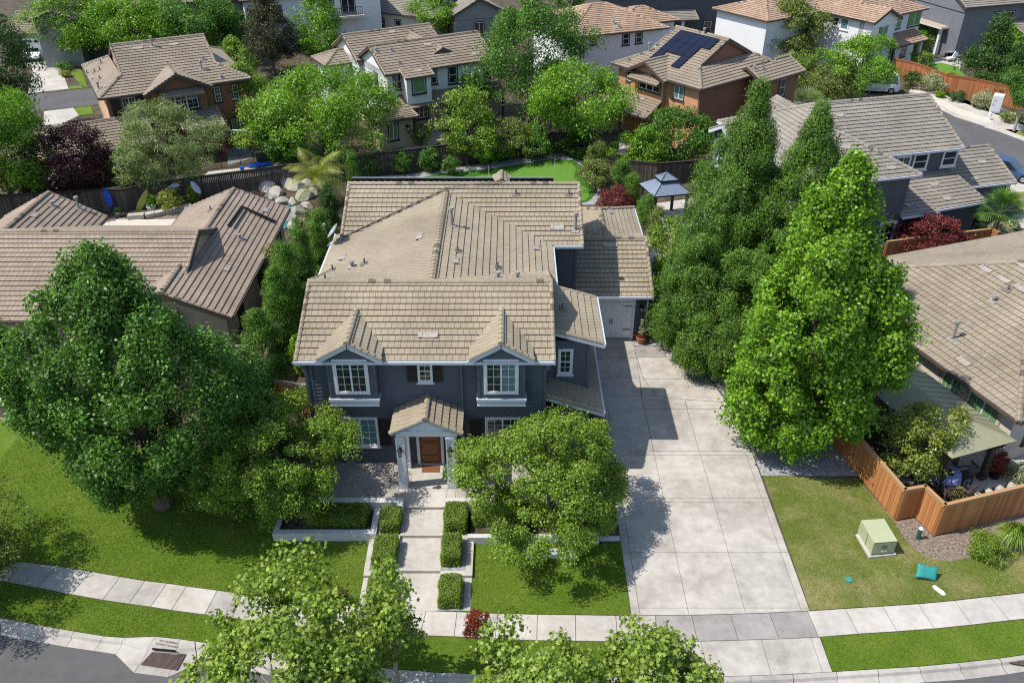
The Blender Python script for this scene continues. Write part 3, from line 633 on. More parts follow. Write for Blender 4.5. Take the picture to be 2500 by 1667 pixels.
# third garage: front eave + hip-like wing behind
H.plane([(3.3,40.7,3.05),(7.88,40.7,3.05),(7.88,44.6,4.7),(3.3,44.6,4.7)]); H.plane([(3.3,44.6,4.7),(7.88,44.6,4.7),(7.88,48.5,3.05),(3.3,48.5,3.05)])
H.gut_line((3.4,40.7,3.05),(7.88,40.7,3.05)); caps(H.c,(3.3,44.6,4.72),(7.88,44.6,4.72),.15,.1); caps(H.c,(7.84,40.7,3.08),(7.84,44.6,4.73),.1,.07); caps(H.c,(7.84,48.5,3.08),(7.84,44.6,4.73),.1,.07); H.rake((7.86,40.7,3.05),(7.86,44.6,4.7))
H.wall(3.6,7.72,41.22,48.1,0,3.05,'stucco_gar'); w=H.wmb('stucco_gar')
a=[(7.5,41.3,2.6),(7.5,48,2.6),(7.5,48,3.1),(7.5,44.6,4.55),(7.5,41.3,3.1)]; b=[(7.7,p[1],p[2]) for p in a]; w.face(a[::-1]); w.face(b)
for i in range(5): w.face([a[i],a[(i+1)%5],b[(i+1)%5],b[i]])
# rear wing, ridge along Y
H.dutch(3.2,8.2,45.4,52.6,3.05,.40,0,None,axis='y',gl=False)
H.wall(3.6,7.8,46,52.2,0,3.0)
# ---- porch ----
PY=28.2
H.plane([(-5.1,PY,3.55),(-3.58,PY,4.32),(-3.58,29.95,4.32),(-5.1,29.95,3.55)]); H.plane([(-3.58,PY,4.32),(-2.06,PY,3.55),(-2.06,29.95,3.55),(-3.58,29.95,4.32)])
caps(H.c,(-3.58,PY-.04,4.34),(-3.58,29.95,4.34),.14,.1)
for sg in (-1,1): caps(H.c,(-3.58+sg*1.54,PY+.05,3.56),(-3.58,PY+.05,4.32),.11,.07)
pb=MB(); pb.hexa([(-4.9,28.30,3.30),(-2.26,28.30,3.30),(-2.26,28.6,3.30),(-4.9,28.6,3.30),(-4.9,28.30,3.52),(-2.26,28.30,3.52),(-2.26,28.6,3.52),(-4.9,28.6,3.52)])
pb.hexa([(-5.0,28.26,3.52),(-2.16,28.26,3.52),(-2.16,28.62,3.52),(-5.0,28.62,3.52),(-5.0,28.26,3.6),(-2.16,28.26,3.6),(-2.16,28.62,3.6),(-5.0,28.62,3.6)])
a=[(-4.95,28.34,3.6),(-2.21,28.34,3.6),(-3.58,28.34,4.22)]; b=[(x,28.5,z) for x,y,z in a]; pb.face(a); pb.face(b[::-1])
for i in range(3): pb.face([a[i],b[i],b[(i+1)%3],a[(i+1)%3]])
for x in (-4.88,-2.5): pb.box(x,x+.22,28.6,29.9,3.3,3.52)
for sg in (-1,1): pb.bar((-3.58+sg*1.5,28.24,3.47),(-3.58,28.24,4.23),.08,.13)
H.part('porch_pediment',pb,'trim')
for x,y0,n_ in ((-4.92,28.2,'f'),(-2.78,28.2,'f'),(-4.78,29.5,'b'),(-2.66,29.5,'b')):
    w_=.40 if n_=='f' else .26; col=MB(); col.box(x,x+w_,y0,y0+w_,.45,.78); col.box(x+.03,x+w_-.03,y0+.03,y0+w_-.03,.78,3.2); col.box(x,x+w_,y0,y0+w_,3.2,3.3)
    for a0,a1 in ((0,.07),(w_-.07,w_)): col.box(x+.015+a0*.9,x+.015+a1*.9,y0+.008,y0+.028,.78,3.2)
    for a0,a1 in ((0,.07),(w_-.07,w_)): col.box(x+w_-.028,x+w_-.008,y0+a0,y0+a1,.78,3.2)
    H.part('porch_column',col,'trim')
def lamp(p,f,parent,sc=1.):
    n=Vector((math.cos(R_(f)),math.sin(R_(f)),0)); p=Vector(p); o=MB(); k=sc
    o.tube(p,p+n*.03,.06*k,.06*k,10); o.bar(p+n*.02,p+n*.14*k+Vector((0,0,.1*k)),.02,.02); c=p+n*.15*k
    o.lathe([(.01,.14*k),(.02,.1*k),(.10*k,.02*k),(.115*k,0),(.02,-.01)],tuple(c),12)
    for i in range(6): 
        t=i*math.pi/3; q=c+Vector((math.cos(t)*.085*k,math.sin(t)*.085*k,0)); o.bar(q,c+Vector((math.cos(t)*.05*k,math.sin(t)*.05*k,-.24*k)),.012,.012)
    o.lathe([(.055*k,-.27*k),(.06*k,-.24*k),(.01,-.22*k)],tuple(c),12)
    l=o.build('wall_lamp',MT['metal_b'],parent); g=MB(); g.lathe([(.045*k,-.23*k),(.07*k,-.02*k)],tuple(c),10); g.build('lamp_glass',MT['glass_l'],l); return l
MT['glass_l']=flat('lamp_glass_frosted',(.45,.5,.55),.15)
for x in (-4.72,-2.58): lamp((x,28.2,2.75),-90,H.root,1.15)
lamp((7.35,41.22,2.15),-90,H.root,1.2)
# door
dr=MB(); dr.box(-4.1,-3.16,29.86,29.93,.47,2.6,0); 
for z0,z1 in ((.62,.95),(1.05,1.75),(1.85,2.45)): dr.box(-3.98,-3.28,29.83,29.86,z0,z1,0,att=.9); dr.box(-3.91,-3.35,29.81,29.83,z0+.07,z1-.07,0,att=.5)
do=H.part('front_door',dr,'wooddoor'); hd=MB(); hd.tube((-4.03,29.86,1.45),(-4.03,29.8,1.45),.025,.03,8); hd.build('door_handle',MT['metal_b'],do)
fr=MB(); fr.box(-4.24,-4.11,29.82,29.95,.45,2.7); fr.box(-3.15,-3.02,29.82,29.95,.45,2.7); fr.box(-4.11,-3.15,29.82,29.95,2.61,2.7); fr.box(-4.11,-3.15,29.75,29.9,.45,.47); H.part('door_frame',fr,'trim')
# garage door
gd=MB(); gd.box(4.5,6.86,41.19,41.23,.05,2.65)
for i in range(4):
    for j in range(4):
        x=4.55+j*.58; z=.1+i*.6; gd.box(x+.03,x+.53,41.17,41.19,z+.06,z+.53)
go=H.part('garage_door',gd,'white')
gh=MB(); 
for x in (5.62,5.74): gh.box(x,x+.035,41.13,41.17,1.0,1.32)
for z in (.62,2.15): gh.box(6.4,6.82,41.14,41.17,z,z+.035)
gh.build('door_handle',MT['metal_b'],go)
gf=MB(); gf.box(6.86,7.0,41.14,41.25,0,2.8); gf.box(4.3,6.86,41.14,41.25,2.65,2.8); H.part('door_frame',gf,'trim')
MT['stucco_gar']=mottled('stucco_grey_garage',(.10,.105,.11),(.12,.125,.13),1,8,.9,60,.15)
# windows
H.window((-6.73,29.46,4.82),-90,1.26,1.58,pane=['glass','glass'],grid=(2,4),tw=.11,sill=False)
H.window((-.39,29.46,4.82),-90,1.26,1.58,pane=['glass','glass_t'],grid=(2,4),tw=.11,sill=False)
H.window((-3.65,29.92,5.07),-90,.54,1.05,'hung',tw=.05,grid=(2,4))
H.shutter((-4.19,29.92,5.03),-90,.48,1.1); H.shutter((-3.13,29.92,5.03),-90,.48,1.1)
H.window((2.47,31.72,4.25),-90,.5,1.2,'hung',tw=.09,grid=(2,4))
H.window((-6.7,29.92,1.52),-90,1.45,1.5,pane='glass_t',grid=(2,4),tw=.07); H.shutter((-5.62,29.92,1.5),-90,.56,1.5)
H.window((-.35,29.92,1.52),-90,1.42,1.5,pane='glass',grid=(2,4),tw=.07); H.shutter((-1.5,29.92,1.5),-90,.66,1.5,label='shutter half lit by the sun')
# downspouts, house number
for x,y,z0,z1 in ((-2.14,29.86,.45,6.25),(1.62,31.2,3.9,6.2),(XL+.28,29.86,.45,6.2),(7.62,41.14,0,2.9)):
    dn=MB(); dn.box(x,x+.09,y-.07,y,z0,z1); H.part('downspout',dn,'navy_plain' if x<7 else 'trim_blue')
hn=MB(); hn.box(2.85,3.16,30.56,30.62,2.15,2.33,0)
hno=H.part('house_number',hn,'white')
def text(s,loc,rot,size,mat,parent,ext=.004,name='lettering',align='CENTER'):
    cu=bpy.data.curves.new(name,'FONT'); cu.body=s; cu.size=size; cu.extrude=ext; cu.align_x=align; cu.align_y='CENTER'; cu.materials.append(MT[mat])
    o=bpy.data.objects.new(name,cu); SC.collection.objects.link(o); o.location=loc; o.rotation_euler=rot; o.parent=parent
    dg=bpy.context.evaluated_depsgraph_get(); me=bpy.data.meshes.new_from_object(o.evaluated_get(dg)); bpy.data.objects.remove(o)
    n=bpy.data.objects.new(name,me); SC.collection.objects.link(n); n.location=loc; n.rotation_euler=rot; n.parent=parent; return n
text('2320',(3.005,30.555,2.24),(R_(90),0,0),.13,'metal_b',hno)
H.vents('M',[(742,1230,'flat',1.4),(685,560,'flat'),(160,700,'flat'),(1625,495,'flat',1.2),(1478,632,'flat'),(928,722,'flat'),(1985,385,'flat'),(308,742,'pipe'),(90,785,'pipe'),(222,762,'cap'),(945,655,'pipe'),(1218,768,'pipe'),(905,480,'stack',1.2),(1342,268,'pipe'),(1705,270,'pipe'),(1748,510,'stack',1.2),(1220,838,'cap'),(1352,838,'cap'),(1660,1050,'pipe'),(1985,615,'flat',1.3),(40,850,'pipe')])
H.finish()
# satellite dish on the left eave
D_=empty('satellite_dish',(-9.55,40.5,6.35),R_(200),'grey satellite dish on a bent arm at the left eave of the slate blue house','dish')
mb=MB(); N_=16
ax=Vector((.75,-.2,.63)).normalized(); a=ax.cross(Vector((0,0,1))).normalized(); b=ax.cross(a); c=Vector((-.25,0,.75))
rings=[[c+ax*(.12*(r/.42)**2-.12)+(a*math.cos(t)*r+b*math.sin(t)*r*1.08) for t in [6.2832*i/N_ for i in range(N_)]] for r in (.02,.15,.29,.42)]
for A,B in zip(rings,rings[1:]):
    for i in range(N_): mb.face([A[i],A[(i+1)%N_],B[(i+1)%N_],B[i]])
mb.build('dish',MT['metal_g'],D_); mb=MB(); mb.tube((.1,0,-.1),(-.2,0,.2),.03,.03,8); mb.tube((-.2,0,.2),c-ax*.13,.03,.03,8); mb.bar(c+b*.4,c+ax*.5+b*.1,.025,.025); mb.box(c.x+ax.x*.5-.06,c.x+ax.x*.5+.06,c.y+ax.y*.5-.06,c.y+ax.y*.5+.06,c.z+ax.z*.5-.05,c.z+ax.z*.5+.07); mb.build('mounting_arm',MT['ventg'],D_)
# ================= ground, street, paths =================
def sheet(name,pts,z,t,mat,label=None,kind='structure'):
    mb=MB(); mb.prism(pts,z-t,z); return mb.build(name,MT[mat],kind=kind,label=label)
gm=MB(); gm.prism([(-400,-60),(400,-60),(400,600),(-400,600)],-.4,-.16); gm.build('ground',MT['soil'],kind='structure',label='brown soil under the gardens')
sheet('yard_soil',[(-60,41),(-30,29.9),(-16,22.8),(-12,21.),(0,20.),(16,20),(30,17),(60,10),(90,20),(120,160),(-120,160),(-120,60)],-.03,.12,'soil')
# kerb & gutter. back edge / front edge point lists (photo z=0)
kb=gz(7,[(-500,1040),(0,1120),(300,1180),(510,1215),(710,1248),(850,1258),(1060,1250),(1230,1268),(1330,1282)])+gz(8,[(60,1440),(400,1475),(650,1495),(1030,1510),(1500,1525),(1900,1530)])+gz(9,[(120,1528),(485,1518),(770,1508),(1070,1490),(1350,1472),(1630,1455),(1900,1430),(2180,1400),(2600,1340)])
kf=gz(7,[(-500,1160),(0,1240),(240,1280),(450,1318),(640,1345),(790,1368),(915,1495),(1150,1525),(1345,1435)],-.12)+gz(8,[(60,1590),(400,1610),(650,1625),(1030,1640),(1500,1650),(1900,1650)],-.12)+gz(9,[(120,1650),(485,1640),(790,1625),(1085,1608),(1370,1588),(1680,1560),(1960,1540),(2240,1505),(2650,1440)],-.12)
sheet('street',[(-60,-30),(60,-30),(60,kf[-1][1]-6)]+[(p[0],p[1]+.08) for p in kf[::-1]]+[(-60,36)],-.135,.1,'asphalt','asphalt street at the bottom corners')
mb=MB(); rg=random.Random(4)
for i in range(len(kb)-1):
    n=max(1,round(math.dist(kb[i],kb[i+1])/2.4))
    for k in range(n):
        t0=k/n+.006; t1=(k+1)/n-.006
        L=lambda A,t:Vector((A[i][0]+(A[i+1][0]-A[i][0])*t,A[i][1]+(A[i+1][1]-A[i][1])*t,0))
        b0,b1=L(kb,t0),L(kb,t1); f0,f1=L(kf,t0),L(kf,t1); up=Vector((0,0,.005)); a=rg.random()*.5
        def at(b,f,s,z): v=b+(f-b)*s; return (v.x,v.y,z)
        prof_=[(0,-.3),(0,.004),(.30,.0),(.40,-.10),(.46,-.118),(1,-.122),(1,-.3)]
        for (s0,z0),(s1,z1) in zip(prof_,prof_[1:]): mb.face([at(b0,f0,s0,z0),at(b0,f0,s1,z1),at(b1,f1,s1,z1),at(b1,f1,s0,z0)],att=a)
mb.build('kerb',MT['conc'],kind='structure')
mb=MB(); mb.prism([(p[0],p[1]-.05) for p in kb]+[(p[0],p[1]+.05) for p in kf[::-1]],-.3,-.14); mb.build('kerb_joint_bed',MT['joint'],kind='structure')
# sidewalk panels
bk=gz(7,[(-420,600),(-230,640),(-60,680),(130,735),(395,768),(620,805),(820,840),(990,868),(1140,885),(1275,905),(1485,933),(1660,958),(1870,980),(2080,1002),(2290,1025)])+gz(8,[(150,1052),(380,1066),(590,1073),(800,1080),(1080,1092),(1350,1098),(1610,1101),(1885,1105),(2155,1105)])+gz(9,[(80,1103),(345,1097),(612,1088),(872,1075),(1130,1058),(1385,1042),(1630,1026),(1878,1003),(2120,975),(2400,945),(2700,905)])
ft=gz(7,[(-620,750),(-400,790),(-200,830),(55,878),(255,915),(485,960),(700,998),(880,1025),(1030,1045),(1170,1068),(1400,1098),(1585,1120),(1790,1147),(2000,1170),(2210,1192)])+gz(8,[(75,1213),(320,1228),(545,1240),(780,1248),(1060,1262),(1345,1275),(1612,1278),(1900,1283),(2175,1283)])+gz(9,[(120,1280),(400,1273),(680,1265),(948,1252),(1220,1230),(1485,1213),(1740,1194),(1995,1168),(2250,1138),(2530,1110),(2830,1075)])
mb=MB(); tints=[.1,.15,.3,.55,.35,.3,.5,.4,.0,.05,.6,.1,.0,.05,.0,.0,.1,.0,.05,.0,.05,.1,.2,.85,.95,.9,1.,.15,.05,.0,.1,.05,.1,.1,.1]
def panel(mb,a,b,c,d,z,t,att,gap=.012):
    P=[Vector((*p,0)) for p in (a,b,c,d)]; m=sum(P,Vector())/4
    Q=[]
    for i,p in enumerate(P):
        e1=(P[(i+1)%4]-p).normalized(); e2=(P[i-1]-p).normalized(); Q.append(p+(e1+e2)*gap)
    mb.prism([(q.x,q.y) for q in Q],z-t,z,att=att)
for i in range(len(bk)-1): panel(mb,ft[i],ft[i+1],bk[i+1],bk[i],.0,.1,tints[min(i,len(tints)-1)])
mb.build('sidewalk',MT['conc'],kind='structure')
mb=MB(); mb.prism(ft+bk[::-1],-.3,-.014); mb.build('sidewalk_bed',MT['joint'],kind='structure')
# lawns
def yi(l,x):
    q=sorted(l); return float(np.interp(x,[p[0] for p in q],[p[1] for p in q]))
def lawn(name,pts,label,mat='lawn',z=.0): return sheet(name,pts,z,.2,mat,label)
LAWNS=[]
def addlawn(pts,label,mat='lawn',blade='blade',z=.0,n=1100):
    lawn('lawn',pts,label,mat,z); LAWNS.append((pts,blade,z,n))
park_l=kb[:8]+gz(8,[(60,1440),(400,1475),(650,1495)])
i8=17
addlawn([(p[0],p[1]+.03) for p in kb[:15] ][:15]+gz(8,[(1950,1525),(2020,1500)])[:0]+gz(8,[(2055,1520),(2022,1288)])+[(p[0],p[1]-.03) for p in ft[3:23]][::-1]+gz(7,[(-600,760)]),'green parkway lawn strip left of the driveway')
addlawn(gz(9,[(963,1253),(1048,1489)])+[(p[0],p[1]+.03) for p in kb[18:]]+[(p[0],p[1]-.03) for p in ft[28:]][::-1],'green parkway lawn strip right of the driveway')
addlawn([(p[0],p[1]+.03) for p in bk[:15]]+gz(8,[(30,1040),(160,1050)])+[(-5.86,21.9),(-5.88,25.45),(-9.95,25.47),(-10.2,28.5),(-13.5,30.2)]+gz(4,[(700,1480),(375,1470),(270,1440),(200,1400),(150,1360),(0,1320),(-400,1260)])+[(-26,26.2)],'green front lawn under the large left tree')
addlawn([(p[0],p[1]+.03) for p in bk[18:23]][:5]+[(4.6,yi(bk,4.6)+.03),(4.6,25.4),(3.7,25.3),(-1.5,25.35),(-1.53,21.9)],'green front lawn between walkway and driveway')
addlawn([(11.52,yi(bk,11.52)+.03)]+[(p[0],p[1]+.03) for p in bk[28:]]+gz(9,[(2900,560),(2352,665),(2200,690),(1980,710),(1850,738),(1700,715),(1600,650),(1520,560),(1470,470),(1205,165),(900,160),(570,150)]),'patchy dry lawn right of the driveway','lawn_dry','blade_dry')
# driveway slabs
rows=[21.66,22.0,24.84,27.78,28.07,30.98,31.25,35.68]
cols=[4.62,4.95,6.82,9.0,11.17,11.49]
mb=MB(); rg=random.Random(9)
for j in range(len(rows)-1):
    for i in range(len(cols)-1):
        if j==6: 
            x0,x1=cols[i],cols[i+1]
            if i>=2: continue
            panel(mb,(x0,rows[j]),(x1,rows[j]),(x1,rows[j+1]),(x0,rows[j+1]),.0,.1,rg.random()*.25,.009)
        elif j==0: panel(mb,(cols[i],yi(bk,cols[i])+.01),(cols[i+1],yi(bk,cols[i+1])+.01),(cols[i+1],rows[1]),(cols[i],rows[1]),.0,.1,.1,.009)
        else: panel(mb,(cols[i],rows[j]),(cols[i+1],rows[j]),(cols[i+1],rows[j+1]),(cols[i],rows[j+1]),.0,.1,rg.random()*.22,.009)
# apron
for x0,x1 in ((4.62,4.95),(4.95,7.05),(7.05,9.3),(9.3,11.15),(11.15,11.5)):
    panel(mb,(x0,yi(kb,x0)+.01),(x1,yi(kb,x1)+.01),(x1,yi(ft,x1)-.01),(x0,yi(ft,x0)-.01),-.0,.1,.05,.009)
def cp(l,a): 
    A=sum(l[i][0]*l[(i+1)%len(l)][1]-l[(i+1)%len(l)][0]*l[i][1] for i in range(len(l))); mb.prism(l,-.1,.0,att=a)
cp([(6.84,31.27),(8.98,31.27),(8.98,34.55),(6.84,34.55)],.1); cp([(9.0,31.27),(11.46,31.27),(11.22,34.55),(9.0,34.55)],.05)
cp([(6.84,34.58),(8.98,34.58),(9.0,35.36),(8.2,35.5),(7.64,35.66),(6.84,35.7)],.1); cp([(9.02,34.58),(11.2,34.58),(11.15,35.1),(9.02,35.34)],.0)
cp([(4.62,35.7),(6.8,35.7),(6.92,37.3),(4.7,37.3)],.3); cp([(4.7,37.33),(6.92,37.33),(6.98,39.2),(4.75,39.2)],.35); cp([(4.75,39.23),(6.98,39.23),(6.98,41.2),(4.75,41.2)],.3)
cp([(6.86,35.72),(7.64,35.69),(7.1,37.2),(7.02,39.2),(6.99,39.2),(6.94,37.3)],.2)
cp([(7.66,35.69),(8.2,35.53),(9.0,35.39),(11.12,35.14),(10.63,37.19),(7.14,37.2)],-.0); cp([(7.13,37.23),(10.62,37.23),(10.29,38.29),(9.93,39.25),(7.05,39.25)],.0)
cp([(7.02,39.28),(8.64,39.28),(8.6,40.4),(6.99,40.4)],.75); cp([(8.68,39.28),(9.92,39.28),(9.88,40.4),(8.64,40.4)],.25)
for k in range(7): y=40.43+k*1.75; cp([(8.66,y),(9.95,y),(9.97,y+1.72),(8.7,y+1.72)],.3+.1*(k%2))
mb.build('driveway',MT['conc_d'],kind='structure')
mb=MB(); mb.prism([(4.6,yi(kb,4.6)),(8,yi(kb,8.)),(11.5,yi(kb,11.5)),(11.5,31),(11.1,35.7),(9.9,39.3),(10,52),(8.6,52),(8.6,41.3),(4.6,41.3)],-.2,-.016); mb.build('driveway_bed',MT['joint'],kind='structure')
sheet('gravel_patch',[(7.0,40.44),(8.6,40.44),(8.6,41.2),(7.0,41.2)],.0,.05,'gravel')
sheet('gravel_bed',[(11.53,30.95),(11.53,31.3),(11.2,35.5),(10.7,37.2),(10.0,39.2),(9.95,46),(13.5,46),(16.5,40),(17.2,33.5)]+gz(9,[(1215,150),(560,150)]),.003,.05,'gravel','pale gravel bed under the redwoods and the bright sweetgum')
# front walkway with steps, terrace and low walls
mb=MB()
mb.prism([(-8.8,27.05),(1.6,27.05),(1.6,30.7),(-8.8,30.7)],0,.43)
for x0,x1,y0,y1,a in ((-8.78,-7.0,27.4,29.94,.6),(-6.98,-4.95,28.75,29.94,.5),(-6.98,-4.95,27.4,28.72,.5),(-4.6,-2.8,27.02,28.18,.0),(-4.93,-2.38,28.2,29.94,.1),(-2.36,-.2,27.3,29.94,.5),(-.18,1.55,27.3,29.94,.4),(-4.92,-4.63,27.3,28.18,.2),(-2.77,-2.4,27.3,28.18,.1)):
    mb.prism([(x0+.006,y0+.006),(x1-.006,y0+.006),(x1-.006,y1-.006),(x0+.006,y1-.006)],.40,.45,att=a)
mb.prism([(-4.6,25.50),(-2.8,25.50),(-2.8,27.06),(-4.6,27.06)],0,.30,att=.05)
mb.prism([(-4.6,23.72),(-2.8,23.72),(-2.8,25.5),(-4.6,25.5)],0,.15,att=0.); mb.prism([(-4.6,21.86),(-2.8,21.86),(-2.8,23.72),(-4.6,23.72)],-.1,.0,att=.05)
mb.prism([(-2.8,25.28),(-1.78,25.28),(-1.78,25.52),(-2.8,25.52)],0,.30); mb.prism([(-5.66,25.28),(-4.6,25.28),(-4.6,25.52),(-5.66,25.52)],0,.30)
mb.prism([(-2.8,23.48),(-1.52,23.48),(-1.52,23.72),(-2.8,23.72)],0,.15); mb.prism([(-5.86,23.48),(-4.6,23.48),(-4.6,23.72),(-5.86,23.72)],0,.15)
mb.prism([(-1.8,23.72),(-1.52,23.72),(-1.52,25.3),(-1.8,25.3)],0,.15); mb.prism([(-1.8,21.86),(-1.54,21.86),(-1.54,23.47),(-1.8,23.47)],-.1,.02)
mb.prism([(-5.88,23.72),(-5.66,23.72),(-5.66,25.45),(-5.88,25.45)],0,.15); mb.prism([(-5.86,21.86),(-5.66,21.86),(-5.66,23.47),(-5.86,23.47)],-.1,.02)
mb.build('front_path',MT['conc'],kind='structure',label='pale stepped concrete walkway to the porch')
for pts,z in (([(-2.8,25.52),(-1.8,25.52),(-1.8,27.0),(-2.8,27.0)],.28),([(-5.6,25.52),(-4.6,25.52),(-4.6,26.9),(-5.6,26.9)],.28),([(-2.8,23.72),(-1.8,23.72),(-1.8,25.28),(-2.8,25.28)],.12),([(-5.66,23.72),(-4.6,23.72),(-4.6,25.28),(-5.66,25.28)],.12),([(-2.8,21.86),(-1.8,21.86),(-1.8,23.48),(-2.8,23.48)],.0),([(-5.66,21.86),(-4.6,21.86),(-4.6,23.48),(-5.66,23.48)],.0)):
    sheet('gravel_strip',pts,z,.3,'gravel')
def wallthing(name,parts,label,mat='wallc',group=None):
    mb=MB()
    for (x0,x1,y0,y1,z0,z1) in parts: mb.box(x0,x1,y0,y1,z0,z1)
    mb.build(name,MT[mat],label=label,cat='wall',group=group)
wallthing('garden_wall',[(-9.92,-5.6,25.47,25.72,-.1,.43),(-5.86,-5.6,25.722,26.95,-.1,.428),(-9.92,-9.7,25.722,26.95,-.1,.428)],'pale rendered planter wall left of the walkway hedges')
wallthing('garden_wall',[(-8.7,-4.6,26.95,27.25,.1,.80),(-4.85,-4.6,26.75,26.948,.1,.80)],'pale terrace parapet left of the porch steps')
wallthing('garden_wall',[(-2.78,1.5,27.03,27.27,.1,.75)],'pale terrace parapet right of the porch steps')
wallthing('garden_wall',[(-1.78,3.7,25.3,25.52,-.1,.38),(3.48,3.7,25.522,27.,-.1,.378),(3.7,4.58,25.48,25.6,-.1,.2)],'low planter wall behind the right front tree')
wallthing('garden_wall',[(.55,2.7,24.5,24.82,-.1,.25)],'short low concrete wall on the lawn below the right front tree')
sheet('planter_soil',[(-9.7,25.72),(-5.86,25.72),(-5.86,26.95),(-9.7,26.95)],.3,.4,'soil'); sheet('planter_soil',[(-1.7,25.52),(3.48,25.52),(3.48,27.03),(-1.7,27.03)],.28,.4,'soil')
sheet('mulch_bed',gz(9,[(1205,165),(1470,470),(1520,560),(1600,650),(1700,715),(1850,738),(1980,710),(2200,690),(2352,665),(2900,560),(2900,300),(2352,400),(1735,570),(1605,440),(1475,462)]),.005,.05,'bark','brown bark mulch bed at the foot of the cedar fence')
sheet('mulch_bed',gz(4,[(-300,1180),(0,1240),(150,1240),(300,1180),(700,1150),(900,1300),(700,1480),(375,1470),(270,1440),(200,1400),(150,1360),(0,1320),(-400,1260)]),.004,.05,'bark_shade','dark bark bed with a pale edging beside the left lawn')
sheet('mulch_bed',[(-14,31.5),(-10.2,28.5),(-9.9,26.),(-8.8,26.9),(-8.8,31),(-12,34.5),(-15,34)],.004,.05,'bark_shade','shaded bark bed between the left lawn and the house corner')
mb=MB(); ed=gz(4,[(-400,1262),(0,1322),(150,1362),(200,1402),(270,1442),(375,1472),(470,1480)])
for a,b in zip(ed,ed[1:]): mb.bar((*a,.03),(*b,.03),.1,.09)
mb.build('lawn_edging',MT['conc'],kind='structure')
# real grass blades on the near lawns
def blades():
    rng=np.random.default_rng(5)
    for mat,lab in (('blade','fine mown green grass on the front lawns'),('blade_dry','short patchy yellow-green grass right of the driveway')):
        allP=[]
        for pts,bm,z,n in LAWNS:
            if bm!=mat: continue
            q=np.array(pts); A=abs(np.sum(q[:,0]*np.roll(q[:,1],-1)-np.roll(q[:,0],-1)*q[:,1]))/2
            lo,hi=q.min(0),q.max(0); N=int(n*(hi-lo).prod()); P=rng.uniform(lo,hi,(N,2)); c=np.zeros(N,bool)
            for i in range(len(q)):
                x1,y1=q[i]; x2,y2=q[(i+1)%len(q)]
                if y1==y2: continue
                c^=((y1>P[:,1])!=(y2>P[:,1]))&(P[:,0]<(x2-x1)*(P[:,1]-y1)/(y2-y1)+x1)
            P=P[c]; P=P[(abs(P[:,0])<24)&(P[:,1]<36)]; allP.append(np.column_stack([P,np.full(len(P),z)]))
        P=np.concatenate(allP); n=len(P); a=rng.random(n)*6.28; h=rng.uniform(.025,.06,n); w=rng.uniform(.006,.012,n); ln=rng.normal(0,.028,(n,2))
        u=np.column_stack([np.cos(a),np.sin(a),np.zeros(n)])
        V=np.zeros((n,3,3),np.float32); V[:,0]=P-u*w[:,None]; V[:,1]=P+u*w[:,None]; V[:,2]=P+np.column_stack([ln,h])
        me=bpy.data.meshes.new('grass'); me.vertices.add(n*3); me.vertices.foreach_set('co',V.ravel()); me.loops.add(n*3); me.loops.foreach_set('vertex_index',np.arange(n*3,dtype=np.int32))
        me.polygons.add(n); me.polygons.foreach_set('loop_start',np.arange(0,n*3,3,dtype=np.int32)); me.polygons.foreach_set('loop_total',np.full(n,3,np.int32))
        x,y=P[:,0],P[:,1]; patch=.5+.5*np.sin(x*1.3+1.7*np.sin(y*.9+x*.3))*np.sin(y*1.7+1.3*np.sin(x*1.1)); T=np.clip(patch*.55+rng.random(n)*.45,0,1)
        at=me.attributes.new('tint','FLOAT','FACE'); at.data.foreach_set('value',T.astype(np.float32)); me.update(calc_edges=True)
        tag(link('grass',me,MT[mat]),lab,'grass',kind='stuff')
blades()
# ================= neighbouring houses =================
MT['grey_sunlit']=siding_mat('siding_grey_sunlit',(.16,.17,.19),.2); MT['sh_o']=flat('shutter_orange',(.45,.23,.13),.7); MT['stucco_o']=mottled('stucco_orange_pale',(.60,.40,.26),(.66,.45,.30),1,8,.9,60,.15)  # lighter grey siding: sunlight on left-facing walls put into the colour
def LP(S,z): return G(S[0],S[1],z)
# --- left one-storey house (U plan) ---
h=House('tan_single_storey_house',(-14.75,52.0),0,'long single-storey tan stucco house with pinkish tiled roofs left of the slate blue house','house','stucco_b','tile_p',gut='trim_dark')
h.dutch(-22,-2.95,-13.8,-2.2,3.0,.42,0,0,inset=.12,m='stucco_t')
h.dutch(-6.9,0,-13.4,.55,3.0,.42,0,0,axis='y',inset=.35)
h.dutch(-18.3,-11.65,-8,-.7,3.0,.52,0,0,axis='y',inset=.35)
h.wall(-21.5,-3.4,-13.2,-2.8,0,3.); h.wall(-6.4,-.5,-13.0,.2,0,2.98); h.wall(-17.8,-12.1,-5,-1.1,0,2.98)
vb=MB(); vb.box(-3.36,-3.28,-8.2,-7.8,4.0,4.7); h.part('gable_vent',vb,'ventd')
for y in (-1.2,-3.6,-6.2,-10.6): h.window((-.5,y,1.1),0,.9,1.2,'slider',trim='trim_black',grid=None,tw=.08,frame='trim_dark')
h.vents(1,[(235,1475,'flat'),(360,1410,'cap'),(540,1430,'stack'),(160,1385,'pipe'),(1815,1440,'flat'),(1440,1440,'pipe')]); h.vents(4,[(1550,300,'flat'),(1640,95,'cap')])
pp=MB()
A=[h.hit(*Z(1,*p))[1]+Vector((0,0,.12)) for p in ((1560,1555),(1655,1420),(1890,1525))]
pp.tube(A[0],A[1],.05,.05,8); pp.tube(A[1],A[2],.05,.05,8); pp.tube(A[0]+Vector((.22,0,.0)),A[1]+Vector((.2,-.25,-.02)),.05,.05,8); pp.tube(A[1]+Vector((.2,-.25,-.02)),A[2]+Vector((0,-.25,0)),.05,.05,8); h.part('roof_pipe',pp,'metal_b')
h.finish()
